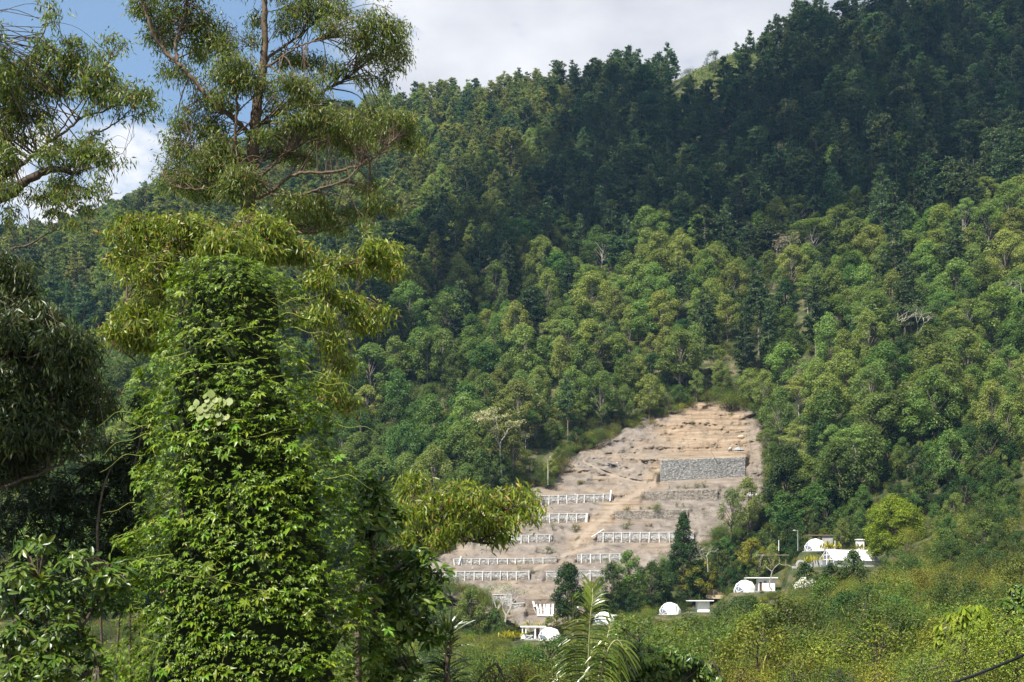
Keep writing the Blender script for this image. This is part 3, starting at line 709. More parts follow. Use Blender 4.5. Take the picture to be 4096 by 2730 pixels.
def build_rubble():
    # loose stones and clods strewn over the banks, weeds along the ledges
    mb = MB(); T = np.array([(1, 0, -.5), (-.5, .87, -.5), (-.5, -.87, -.5), (0.1, 0.1, .8)])
    for k in range(1500):
        px, py = R.uniform(440, 775), R.uniform(408, 628)
        if not in_poly(np.array([px]), np.array([py]), CLEAR)[0]: continue
        p = on_clear(px, py); s_ = R.choice([0.12, 0.2, 0.32, 0.55], p=[0.45, 0.35, 0.16, 0.04])
        a = R.uniform(0, 6.28); c, q = math.cos(a), math.sin(a)
        V = (T * s_ * R.uniform(0.6, 1.3, (4, 3))) @ np.array([[c, q, 0], [-q, c, 0], [0, 0, 1]]) + p + np.array([0, -0.5, 0.1])
        mb.add(V, [(0, 1, 3), (1, 2, 3), (2, 0, 3), (0, 2, 1)])
    put('rubble', mb.mesh('rubble', [rough_mat('loose_stone', [(0.25, (0.11, 0.095, 0.08)), (0.5, (0.26, 0.225, 0.19)), (0.9, (0.48, 0.45, 0.41))], 1.0, island=True)]), kind='stuff')
    C = []
    for k in range(420):
        px, py = R.uniform(440, 775), R.uniform(408, 628)
        if not in_poly(np.array([px]), np.array([py]), CLEAR)[0]: continue
        if fbm(px / 22, py / 9, 77.0, 3) < 0.12: continue
        p = on_clear(px, py); C.append(p + R.normal(0, 1, (26, 3)) * np.array([0.6, 0.3, 0.12]) + (0, -0.5, 0.1))
    C = np.concatenate(C); n = len(C)
    V, Q = diamonds(C, unit(R.normal(0, 0.5, (n, 3)) + (0, 0, 0.8)), unit(R.normal(size=(n, 3))), R.uniform(0.25, 0.7, n), R.uniform(0.06, 0.16, n))
    put('weeds', mesh_np('weeds', V, Q, [M['bush_green']]), kind='stuff')
build_rubble()

# ------------------------------------------------------------------ plants of the middle and far distance
def pine_parts(seed, h=24.0, wid=4.2, layers=15, bare=0.32, droopy=0.0, flat=False):
    r = np.random.default_rng(seed)
    lean = r.normal(0, 0.25, 2)
    P = np.array([[lean[0] * t * t, lean[1] * t * t, h * t] for t in np.linspace(0, 1, 7)])
    mb = MB(); mb.tube(P, np.linspace(0.34, 0.05, 7), 6)
    C, A, Nn, L, Wd = [], [], [], [], []
    for k in range(layers):
        f = bare + (1 - bare) * (k + r.uniform(-0.3, 0.3)) / layers
        f = min(max(f, bare), 0.99); z = f * h
        env = ((1 - f) / (1 - bare)) ** (0.8 if not flat else 0.35)
        env *= min(1, 0.55 + 2.2 * (f - bare))
        nb = r.integers(4, 7)
        for b in range(nb):
            az = r.uniform(0, 2 * np.pi); ln = wid * env * r.uniform(0.55, 1.15) + 0.4
            up = r.uniform(-0.05, 0.35) - droopy
            dr = np.array([math.cos(az), math.sin(az), up]); dr /= np.linalg.norm(dr)
            p0 = np.array([lean[0] * f * f, lean[1] * f * f, z])
            if r.random() < 0.5: mb.tube([p0, p0 + dr * ln * 0.8], [0.07, 0.02], 3)
            nt = max(2, int(ln * 2.1))
            for q in range(nt):
                s = r.uniform(0.3, 1.0)
                c = p0 + dr * ln * s + r.normal(0, 0.28, 3) + (0, 0, 0.15 * s * ln * 0.3)
                m = 9
                a = r.normal(size=(m, 3)); a[:, 2] = a[:, 2] * 0.45 + 0.2; a += dr * 0.5
                C.append(np.repeat(c[None], m, 0) + r.normal(0, 0.12, (m, 3))); A.append(unit(a)); Nn.append(unit(r.normal(0, 0.5, (m, 3)) + np.array([dr[0], dr[1], 0]) * 0.9 + (0, 0, 0.75)))
                L.append(r.uniform(0.6, 1.2, m)); Wd.append(r.uniform(0.28, 0.48, m))
    V, Q = diamonds(np.concatenate(C), np.concatenate(A), np.concatenate(Nn), np.concatenate(L), np.concatenate(Wd))
    return mb, V, Q

def blob_leaves(r, centers, radii, per, size, up=0.55, shell=0.75, squash=0.8, aspect=0.55):
    """leaf quads spread through ragged lumps"""
    Cs, As, Ns, Ls, Ws = [], [], [], [], []
    for c, rad in zip(centers, radii):
        n = int(per * rad * rad)
        d = unit(r.normal(size=(n, 3)))
        rr = rad * (shell + (1 - shell) * r.random(n)) * (1 + 0.18 * np.sin(d[:, 0] * 5 + c[0]) * np.cos(d[:, 1] * 6 + c[1]) + 0.12 * np.sin(d[:, 2] * 9))
        rr *= np.where(r.random(n) < 0.15, r.uniform(0.4, 0.9, n), 1)
        p = c + d * rr[:, None] * np.array([1, 1, squash])
        nn = unit(d * 0.8 + np.array([0, 0, up]) + r.normal(0, 0.45, (n, 3)))
        a = unit(np.cross(nn, r.normal(size=(n, 3))))
        Cs.append(p); As.append(a); Ns.append(nn); Ls.append(size * r.uniform(0.6, 1.3, n)); Ws.append(size * aspect * r.uniform(0.7, 1.3, n))
    return diamonds(np.concatenate(Cs), np.concatenate(As), np.concatenate(Ns), np.concatenate(Ls), np.concatenate(Ws), fold=0.1)

def broad_parts(seed, h=16.0, wid=5.0, n=13, per=95, size=0.6, trunk_f=0.42, r0=0.26, spread=1.0, lump=(1.2, 2.2), flat=0.8, lean=0.5):
    r = np.random.default_rng(seed)
    mb = MB(); top = np.array([r.normal(0, lean), r.normal(0, lean), h * 0.8])
    P = spline([(0, 0, 0), (r.normal(0, lean * 0.5), r.normal(0, lean * 0.5), h * 0.4), top], 8)
    mb.tube(P, np.linspace(r0, r0 * 0.25, len(P)), 6)
    cs, rs = [], []
    for k in range(n):
        f = trunk_f + (1 - trunk_f) * (k + 0.5) / n
        prof = math.sin(math.pi * min(1, (f - trunk_f) / (1 - trunk_f) * 0.82 + 0.16)) ** 0.7
        az = k * 2.4 + r.uniform(-0.6, 0.6); rad = r.uniform(*lump) * h / 16
        dist = max(0.0, wid * prof * spread - rad * 0.6) * r.uniform(0.5, 1.05)
        c = np.array([math.cos(az) * dist, math.sin(az) * dist, f * h - rad * 0.3])
        cs.append(c); rs.append(rad)
        st = P[min(len(P) - 1, int(len(P) * max(0.25, f - 0.25)))]
        mb.tube(spline([st, (st + c) / 2 + (0, 0, 0.4), c], 5), np.linspace(r0 * 0.4, 0.03, len(spline([st, (st + c) / 2, c], 5))), 4)
    cs.append(top + (0, 0, h * 0.1)); rs.append(lump[1] * 0.8 * h / 16)
    V, Q = blob_leaves(r, cs, rs, per, size, squash=flat, up=0.8)
    return mb, V, Q

def bush_parts(seed, s=1.0, n=9, per=430, size=0.088, tall=1.0, stems=5):
    r = np.random.default_rng(seed); mb = MB()
    cs, rs = [], []
    for k in range(n):
        a = r.uniform(0, 2 * np.pi); d = 1.15 * math.sqrt(r.random()) * s; rad = r.uniform(0.4, 0.8) * s
        rad = r.uniform(0.45, 0.85) * s; cs.append(np.array([math.cos(a) * d, math.sin(a) * d, (0.35 + r.uniform(0, 1.3) * (1 - 0.5 * d / (1.15 * s))) * s * tall])); rs.append(rad)
    for k in range(stems):
        c = cs[k]; mb.tube([(c[0] * 0.2, c[1] * 0.2, 0), (c[0] * 0.7, c[1] * 0.7, c[2] * 0.6), c + (0, 0, 0.2 * s)], [0.04 * s, 0.03 * s, 0.012 * s], 4)
    V, Q = blob_leaves(r, cs, rs, per, size * s ** 0.3, up=0.9, shell=0.72, aspect=0.5)
    # upright sprigs
    m = 40; c = np.array(cs)[r.integers(0, n, m)] + r.normal(0, 0.45, (m, 3)) * s + (0, 0, 0.3 * s)
    V2, Q2 = diamonds(c, unit(r.normal(size=(m, 3)) * 0.4 + (0, 0, 1.0)), unit(r.normal(size=(m, 3))), r.uniform(0.2, 0.45, m) * s, r.uniform(0.02, 0.035, m) * s)
    return mb, np.concatenate([V, V2]), np.concatenate([Q, Q2 + len(V)])

def bare_parts(seed, h=15.0, wid=5.0, depth=5, r0=0.24, first=0.45, flatness=0.5, fork=3):
    """pale leafless or thin-crowned tree"""
    r = np.random.default_rng(seed); mb = MB(); tips = []
    def grow(p, d, ln, rad, lev):
        q = p + d * ln
        midp = (p + q) / 2 + r.normal(0, ln * 0.06, 3)
        P = spline([p, midp, q], 5); mb.tube(P, np.linspace(rad, rad * 0.68, len(P)), 5 if lev < 2 else 3)
        if lev >= depth: tips.append(q); return
        for k in range(fork if lev < 2 else 2 + (r.random() < 0.35)):
            v = r.normal(size=3); v -= d * (v @ d); v /= np.linalg.norm(v)
            nd = d * r.uniform(0.6, 1.0) + v * r.uniform(0.45, 0.9) * wid / 5; nd[2] = nd[2] * (1 - flatness * (lev > 1)) + 0.12
            nd /= np.linalg.norm(nd)
            grow(q, nd, ln * r.uniform(0.55, 0.8) if lev else h * r.uniform(0.2, 0.3), rad * 0.62, lev + 1)
    grow(np.zeros(3), unit(np.array([r.normal(0, 0.06), r.normal(0, 0.06), 1.0])), h * first, r0, 0)
    return mb, np.array(tips)

SRC = bpy.data.collections.new('forest_sources')      # holds single-mesh sources for the uncountable wood only
def make_variant(kind, parts, bark, leaf):
    mb, V, Q = parts
    tm = mb.mesh('trunk', [bark]); cm = mesh_np('crown', V, Q, [leaf])
    tq = [np.concatenate(mb.Q)] if mb.Q else []
    tv = np.concatenate(mb.V); nt = len(tq[0])
    jm = mesh_np(kind + '_joined', np.concatenate([tv, V]), [tq[0], Q + len(tv)], [bark, leaf], midx=np.concatenate([np.zeros(nt), np.ones(len(Q))]))
    return dict(kind=kind, trunk=tm, crown=cm, joined=jm)

VAR = {'pine': [], 'lit_tint_pine': [], 'broad': [], 'pale': [], 'dark': [], 'flat': [], 'bush': [], 'bushg': [], 'dry': []}
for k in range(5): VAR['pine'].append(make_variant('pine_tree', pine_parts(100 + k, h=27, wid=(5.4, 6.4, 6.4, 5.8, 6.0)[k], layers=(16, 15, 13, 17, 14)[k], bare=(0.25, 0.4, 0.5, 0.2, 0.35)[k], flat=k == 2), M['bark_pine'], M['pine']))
for k in range(3): VAR['lit_tint_pine'].append(make_variant('pine_tree', pine_parts(150 + k, h=26, wid=(6.0, 6.6, 5.4)[k], layers=(13, 12, 15)[k], bare=(0.35, 0.45, 0.25)[k], flat=k == 1), M['bark_pine'], M['pine_lit_tint']))
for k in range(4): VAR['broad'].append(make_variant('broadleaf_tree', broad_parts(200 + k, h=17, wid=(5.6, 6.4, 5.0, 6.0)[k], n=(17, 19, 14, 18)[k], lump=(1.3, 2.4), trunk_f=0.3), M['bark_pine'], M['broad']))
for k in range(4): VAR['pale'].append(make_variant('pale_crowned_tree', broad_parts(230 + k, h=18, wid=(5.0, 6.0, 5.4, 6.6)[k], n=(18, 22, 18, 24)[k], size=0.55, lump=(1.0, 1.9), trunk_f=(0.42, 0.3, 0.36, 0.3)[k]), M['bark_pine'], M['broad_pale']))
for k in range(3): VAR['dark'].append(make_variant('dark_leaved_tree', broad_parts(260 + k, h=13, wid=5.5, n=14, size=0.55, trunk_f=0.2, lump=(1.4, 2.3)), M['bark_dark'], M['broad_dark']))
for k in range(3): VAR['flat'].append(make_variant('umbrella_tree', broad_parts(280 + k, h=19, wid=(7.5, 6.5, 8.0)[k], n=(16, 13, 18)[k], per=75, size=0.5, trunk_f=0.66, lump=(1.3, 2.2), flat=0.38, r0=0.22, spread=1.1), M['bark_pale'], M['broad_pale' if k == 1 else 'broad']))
for k in range(4): VAR['bush'].append(make_variant('bush', bush_parts(300 + k, 1.0, tall=(1, 1.3, 0.8, 1.1)[k]), M['bark_dark'], M['bush']))
for k in range(3): VAR['bushg'].append(make_variant('bush', bush_parts(330 + k, 1.0, n=11, size=0.1, tall=(1.2, 1.0, 1.5)[k]), M['bark_dark'], M['bush_green']))
for k in range(2): VAR['dry'].append(make_variant('bush', bush_parts(350 + k, 1.0, n=7, per=230, size=0.075), M['wood'], M['dry']))

def plant(v, loc, rz, s, label, cat, group):
    e = empty(v['kind'], loc, rz, s, label=label, cat=cat, group=group)
    put('trunk', v['trunk'], e); put('crown', v['crown'], e)
    return e

def scatter_stuff(name, variants, P, rz, sc, idx):
    """one object holding the rest of the wood: geometry nodes put a source at each point"""
    col = bpy.data.collections.new(name + '_sources'); SRC.children.link(col)
    for i, v in enumerate(variants):
        o = bpy.data.objects.new('%s_source_%02d' % (name, i), v['joined']); col.objects.link(o)
    me = bpy.data.meshes.new(name); me.vertices.add(len(P)); me.vertices.foreach_set('co', np.asarray(P, np.float32).ravel())
    def at(n, t, data, key='value'):
        a = me.attributes.new(n, t, 'POINT'); a.data.foreach_set(key, data)
    at('turn', 'FLOAT_VECTOR', np.stack([np.zeros(len(P)), np.zeros(len(P)), rz], -1).astype(np.float32).ravel(), 'vector')
    at('size', 'FLOAT_VECTOR', np.asarray(sc, np.float32).ravel(), 'vector')
    at('pick', 'INT', np.asarray(idx, np.int32))
    ng = bpy.data.node_groups.new(name + '_scatter', 'GeometryNodeTree')
    ng.interface.new_socket('Geometry', in_out='INPUT', socket_type='NodeSocketGeometry')
    ng.interface.new_socket('Geometry', in_out='OUTPUT', socket_type='NodeSocketGeometry')
    gi = ng.nodes.new('NodeGroupInput'); go = ng.nodes.new('NodeGroupOutput')
    ip = ng.nodes.new('GeometryNodeInstanceOnPoints'); ci = ng.nodes.new('GeometryNodeCollectionInfo')
    ci.inputs['Collection'].default_value = col; ci.inputs['Separate Children'].default_value = True; ci.inputs['Reset Children'].default_value = True
    def na(n, t):
        a = ng.nodes.new('GeometryNodeInputNamedAttribute'); a.data_type = t; a.inputs['Name'].default_value = n; return a
    L = ng.links
    L.new(gi.outputs[0], ip.inputs['Points']); L.new(ci.outputs[0], ip.inputs['Instance'])
    ip.inputs['Pick Instance'].default_value = True
    L.new(na('pick', 'INT').outputs[0], ip.inputs['Instance Index'])
    L.new(na('turn', 'FLOAT_VECTOR').outputs[0], ip.inputs['Rotation']); L.new(na('size', 'FLOAT_VECTOR').outputs[0], ip.inputs['Scale'])
    L.new(ip.outputs[0], go.inputs[0])
    o = put(name, me, kind='stuff')
    md = o.modifiers.new('scatter', 'NODES'); md.node_group = ng
    return o

# where each kind grows (in the picture): lower lit band of pale broadleaf trees, pines above
LINE = np.array([(-100, 300), (330, 400), (360, 383), (413, 366), (457, 344), (479, 325), (520, 285), (545, 262), (580, 262), (610, 268), (650, 262), (740, 270), (827, 262), (914, 245), (957, 225), (1024, 190), (1300, 120)], float)
def kind_at(px, py):
    b = py - np.interp(px, LINE[:, 0], LINE[:, 1])      # >0: below the border of the pines
    lit = np.clip((480 - px) / 80, 0, 1)
    r = R.random()
    if b > 12:
        if b > 120 and px > 760: return R.choice(['dark', 'pale', 'broad', 'bushg', 'flat'], p=[0.32, 0.20, 0.28, 0.12, 0.08])
        if px < 480 and b > 20: return R.choice(['broad', 'dark', 'pale', 'bushg'], p=[0.45, 0.2, 0.2, 0.15])
        return R.choice(['pale', 'broad', 'dark', 'pine', 'bushg', 'flat'], p=[0.40, 0.25, 0.11, 0.07, 0.08, 0.09])
    if b > -25: return R.choice(['pine', 'broad', 'dark', 'pale', 'flat'], p=[0.45, 0.22, 0.14, 0.11, 0.08])
    if px < 575 - 0.35 * max(0, py - 120) and r < 0.68: return R.choice(['lit_tint_pine', 'pale', 'broad'], p=[0.74, 0.13, 0.13])  # left flank: pines with sunlight in their needle colour
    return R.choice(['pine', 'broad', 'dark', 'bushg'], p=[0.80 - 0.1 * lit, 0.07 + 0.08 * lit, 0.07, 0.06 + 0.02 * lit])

GRASSY = np.array([(682, 84), (694, 70), (708, 62), (728, 50), (756, 45), (752, 62), (736, 72), (724, 88), (705, 84)], float)
# places kept free for the village and for single trees: px0, px1, py0, py1
def village(px, py, d):
    return (355 < d < 400) & (515 < px) & (px < 885) & (py > 510)

def slope_place(px, py):
    '''where on the mountain a tree stands, in words'''
    if py < np.interp(px, LINE[:, 0], LINE[:, 1]) - 25:
        if px < 345: return 'far behind the near gum trees'
        if px < 470: return 'right beside the tall gum tree'
        if px < 600: return 'under the layered skyline pine'
        if px < 700: return 'below the pointed skyline pines'
        if px < 830: return 'below the grassy crest'
        return 'under the wooded summit'
    if px < 430: return 'beside the vine column'
    if px < 530: return 'around the tall slender pale trunk'
    if px < 640: return 'up the slope left of the clearing' if py > 370 else 'around the flat white branched tree'
    if px < 760: return 'right above the clearing' if py > 340 else 'under the pale umbrella tree'
    if px < 850: return 'beside the tall dark glossy tree' if py > 400 else 'high above the tall dark tree'
    if px < 940: return 'above the bright rounded tree' if py > 400 else 'around the pair of white trunked trees'
    return 'at the right edge above the scrub' if py > 400 else 'around the white forked bare tree'

def build_forest():
    cells = []
    step = 8.8
    ys = np.arange(398, 1120, step)
    for y in ys:
        st = step * (1.0 if y < 700 else 1.12)
        x0, x1 = (-60 - 512) * y / F, (1090 - 512) * y / F
        xs = np.arange(x0, x1, st)
        for x in xs: cells.append((x + R.uniform(-0.45, 0.45) * st, y + R.uniform(-0.45, 0.45) * step))
    c = np.array(cells); z = ground(c[:, 0], c[:, 1])
    px = 512 + c[:, 0] * F / c[:, 1]; py = HZ - z * F / c[:, 1]
    # visible range only: nothing behind the ridge that cannot show
    d0 = np.linspace(0, 1, 2)
    ok = ~((c[:, 1] < 580) & in_poly(px, py, CLEAR) ) & ~((c[:, 1] < 580) & (poly_dist(px, py, CLEAR) < 2.0) & (py < 470))
    # keep the lower rim of the cleared slope open to view
    ok &= ~((c[:, 1] < 412) & (px > 430) & (px < 560))
    ok &= ~((c[:, 1] < 424) & (px > 560) & (px < 650)) & ~((c[:, 1] < 440) & (px > 650) & (px < 745)) & ~((c[:, 1] < 412) & (px > 740) & (px < 890))
    ok &= ~((px > 672) & (px < 766) & (c[:, 1] > 780) & (py < np.interp(px, [672, 700, 735, 766], [122, 122, 104, 70]))) & ~in_poly(px, py, GRASSY) & ~((px > 640) & (px < 690) & (c[:, 1] > 925)) & ~((px > 675) & (px < 775) & (c[:, 1] > 905))
    ok &= ~((px > 770) & (px < 870) & (c[:, 1] > 915) & (R.random(len(px)) < 0.6))
    # behind the skyline nothing is seen
    ridge = np.interp(px, PX, [max(PROF[k], key=lambda q: q[1] / q[0] if q[0] > 700 else -9)[0] for k in PX])
    ok &= c[:, 1] < ridge + 35
    c, z, px, py = c[ok], z[ok], px[ok], py[ok]
    kinds = np.array([kind_at(a, b) for a, b in zip(px, py)])
    n = len(c); rz = R.uniform(0, 6.28, n)
    hscale = {'pine': (0.7, 1.3), 'lit_tint_pine': (0.7, 1.25), 'broad': (0.55, 1.35), 'pale': (0.6, 1.5), 'dark': (0.55, 1.3), 'flat': (0.7, 1.2), 'bushg': (2.2, 4.2)}
    sc = np.array([R.uniform(*hscale[k]) for k in kinds])
    # trees near the rim of the cleared slope are lower
    rim = (poly_dist(px, py, CLEAR) < 14) & (c[:, 1] < 600) & (py > 395)
    sc = np.where(rim & (kinds != 'bushg'), sc * 0.7, sc)
    wd_ = sc * R.uniform(0.8, 1.3, n); sc3 = np.stack([wd_, wd_ * R.uniform(0.9, 1.1, n), sc], -1)
    vi = np.array([R.integers(0, len(VAR[k])) for k in kinds])
    base_h = {'pine': 24, 'lit_tint_pine': 24, 'broad': 16, 'pale': 16, 'dark': 13, 'flat': 18, 'bushg': 2.4}
    show = np.array([base_h[k] for k in kinds]) * sc / c[:, 1] * F
    single = np.zeros(n, bool)
    onscreen = (px > 4) & (px < 1020)
    hidden = (px < 255) & (py > 300)
    for names, cnt in ((('pine', 'lit_tint_pine'), 285), (('broad', 'pale', 'dark'), 275), (('flat',), 60), (('bushg',), 60)):
        m = np.isin(kinds, names) & onscreen & ~hidden
        idx = np.where(m)[0]; idx = idx[np.argsort(-show[idx])][:cnt]; single[idx] = True
    lit_py = np.interp(px, LINE[:, 0], LINE[:, 1])
    for i in np.where(single)[0]:
        k = kinds[i]; v = VAR[k][vi[i]]; pl = slope_place(px[i], py[i])
        lo_, hi_ = hscale[k]; f = (sc[i] - lo_) / (hi_ - lo_); big = 'large ' if f > 0.66 else ('small ' if f < 0.33 else '')
        nm, cat = {'pine': ('dark pine' if (py[i] < lit_py[i] - 25 and px[i] > 500) else 'green pine', 'pine'), 'lit_tint_pine': ('yellow green pine coloured as sunlit', 'pine'), 'bushg': ('green bush between the trees', 'bush'), 'pale': ('pale green round crowned tree', 'tree'),
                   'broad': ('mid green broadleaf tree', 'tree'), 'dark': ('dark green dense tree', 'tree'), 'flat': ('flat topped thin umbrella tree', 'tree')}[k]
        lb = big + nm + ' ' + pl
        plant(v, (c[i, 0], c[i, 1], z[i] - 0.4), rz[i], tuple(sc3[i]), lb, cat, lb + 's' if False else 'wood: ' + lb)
    rest = ~single
    order = ['pine', 'lit_tint_pine', 'broad', 'pale', 'dark', 'flat', 'bushg']; flat = []; off = {}
    for k in order: off[k] = len(flat); flat += VAR[k]
    ids = np.array([off[k] for k in kinds]) + vi
    P = np.stack([c[:, 0], c[:, 1], z - 0.5], -1)
    S = sc3
    scatter_stuff('forest', flat, P[rest], rz[rest], S[rest], ids[rest])
    # undergrowth between the trunks
    m = 5200
    y = 400 + 620 * R.random(m) ** 0.8; u = R.uniform(-40, 1070, m); x = (u - 512) * y / F; zz = ground(x, y)
    pyy = HZ - zz * F / y
    k2 = ~((y < 580) & in_poly(u, pyy, CLEAR) & (poly_dist(u, pyy, CLEAR) > 3)) & ~((y < 424) & (u > 430) & (u < 890)) & ~in_poly(u, pyy, GRASSY)
    x, y, zz = x[k2], y[k2], zz[k2]; m = len(x)
    s = R.uniform(1.6, 3.4, m)
    pick = np.where(R.random(m) < 0.07, 7 + R.integers(0, 2, m), np.where(R.random(m) < 0.65, 4 + R.integers(0, 3, m), R.integers(0, 4, m)))
    # shrubs round the rim of the cleared slope
    extra = []
    for a, b in zip(CLEAR, np.roll(CLEAR, -1, 0)):
        ln = np.hypot(*(b - a)); nn = np.array([(b - a)[1], -(b - a)[0]]) / ln
        for t in np.arange(0, ln, 1.6):
            q = a + (b - a) * t / ln + nn * (R.uniform(-0.5, 9) if R.random() < 0.8 else R.uniform(-5, 0))
            if q[1] > 560 and 500 < q[0] < 700: continue
            extra.append(q)
    extra = np.array(extra); ed = np.array([hit(a, b, 385, 600) for a, b in extra]) + 2
    ex = (extra[:, 0] - 512) * ed / F; ez = ground(ex, ed)
    x = np.concatenate([x, ex]); y = np.concatenate([y, ed]); zz = np.concatenate([zz, ez + 0.3])
    se = R.uniform(0.9, 2.2, len(ex)); s = np.concatenate([s, se])
    pick = np.concatenate([pick, np.where(R.random(len(ex)) < 0.12, 7 + R.integers(0, 2, len(ex)), np.where(R.random(len(ex)) < 0.6, 4 + R.integers(0, 3, len(ex)), R.integers(0, 4, len(ex))))]); m = len(x)
    scatter_stuff('undergrowth', VAR['bush'] + VAR['bushg'] + VAR['dry'], np.stack([x, y, zz - 0.3], -1), R.uniform(0, 6.28, m), np.stack([s, s, s * R.uniform(0.7, 1.1, m)], -1), pick)
build_forest()

def pick_ground(px, py, d=None):
    if d is None: d = hit(px, py)
    x = (px - 512) * d / F
    return np.array([x, d, float(ground(x, d))])

def hollow():
    n = 1500; r = np.random.default_rng(97)
    d = 45 + 330 * r.random(n) ** 1.3; u = r.uniform(-40, 430, n); x = (u - 512) * d / F; z = ground(x, d)
    s_ = r.uniform(1.2, 3.0, n) * (0.6 + 0.4 * np.clip(d / 150, 0, 1)); pick = np.where(r.random(n) < 0.7, 4 + r.integers(0, 3, n), r.integers(0, 4, n))
    scatter_stuff('hollow_undergrowth', VAR['bush'] + VAR['bushg'], np.stack([x, d, z - 0.2], -1), r.uniform(0, 6.28, n), np.stack([s_, s_, s_], -1), pick)
hollow()

# --- bushes on the near slope below the domes
def bush_ok(px, py, d, x):
    if 355 < d < 402 and 515 < px < 890: return False
    return True
def build_bushes():
    pts = []
    y = 62.0
    while y < 400:
        st = 2.3 + y * 0.0115
        x0 = (395 - 512) * y / F if y < 330 else (420 - 512) * y / F; x1 = (1060 - 512) * y / F
        for x in np.arange(x0, x1, st): pts.append((x + R.uniform(-.45, .45) * st, y + R.uniform(-.45, .45) * st))
        y += st
    c = np.array(pts); z = ground(c[:, 0], c[:, 1]); px = 512 + c[:, 0] * F / c[:, 1]; py = HZ - z * F / c[:, 1]; d = c[:, 1]
    # the dome terraces stay open, the bushes just below them stay low
    ok = ~((d > 352) & (d < 400) & (px > 512) & (px < 885))
    nearv = (d > 325) & (d <= 352) & (px > 512) & (px < 890)
    c, z, px, py, d, nearv = c[ok], z[ok], px[ok], py[ok], d[ok], nearv[ok]
    n = len(c)
    patch = np.array([fbm(a / 16, b / 22, 4.4, 3) for a, b in c])
    kinds = []
    for i in range(n):
        p = patch[i] + R.normal(0, 0.12)
        if p > 0.16: kinds.append('bushg')
        elif p < -0.34: kinds.append('dry' if R.random() < 0.45 else 'bush')
        else: kinds.append('bush' if R.random() < 0.93 else 'dry')
    kinds = np.array(kinds)
    s = np.where(kinds == 'bushg', R.uniform(1.2, 2.9, n), R.uniform(0.9, 2.4, n)) * (0.75 + 0.25 * np.clip(d / 200, 0, 1.3))
    s = np.where((d > 235) & (px < 900), np.minimum(s, 1.7), s)
    s = np.where(kinds == 'dry', s * 0.8, s)
    s = np.where(nearv, np.minimum(s, 0.8), s)
    s = np.where(d < 110, s * 0.8, s)
    show = s / d
    vis = (px > 400) & (px < 1022) & (HZ - (z + 2 * s) * F / d < 680)
    idx = np.where(vis)[0]; idx = idx[np.argsort(-show[idx])][:232]
    single = np.zeros(n, bool); single[idx] = True
    vi = np.array([R.integers(0, len(VAR[k])) for k in kinds]); rz = R.uniform(0, 6.28, n)
    nm = {'bush': 'yellow green feathery bush', 'bushg': 'deeper green leafy bush', 'dry': 'dry brownish twiggy bush'}
    for i in np.where(single)[0]:
        a, b = px[i], py[i]
        pl = ('behind the strap leaved plant' if a < 500 else 'behind the tall palm frond' if a < 640 else 'above the drooping glossy tree' if a < 720 else 'in the middle of the near scrub' if a < 830 else 'around the lone dark tree' if a < 910 else 'around the bright lemon tree' if a < 990 else 'at the right edge by the olive tree')
        big = 'large ' if s[i] > 1.75 else ('small ' if s[i] < 1.1 else '')
        lb = big + nm[kinds[i]] + ' ' + pl
        plant(VAR[kinds[i]][vi[i]], (c[i, 0], c[i, 1], z[i] - 0.15), rz[i], s[i], lb, 'bush', 'scrub: ' + lb)
    off = {'bush': 0, 'bushg': 4, 'dry': 7}
    ids = np.array([off[k] for k in kinds]) + vi
    r_ = ~single
    scatter_stuff('scrub_undergrowth', VAR['bush'] + VAR['bushg'] + VAR['dry'], np.stack([c[:, 0], d, z - 0.15], -1)[r_], rz[r_], np.stack([s, s, s * R.uniform(0.8, 1.2, n)], -1)[r_], ids[r_])
build_bushes()

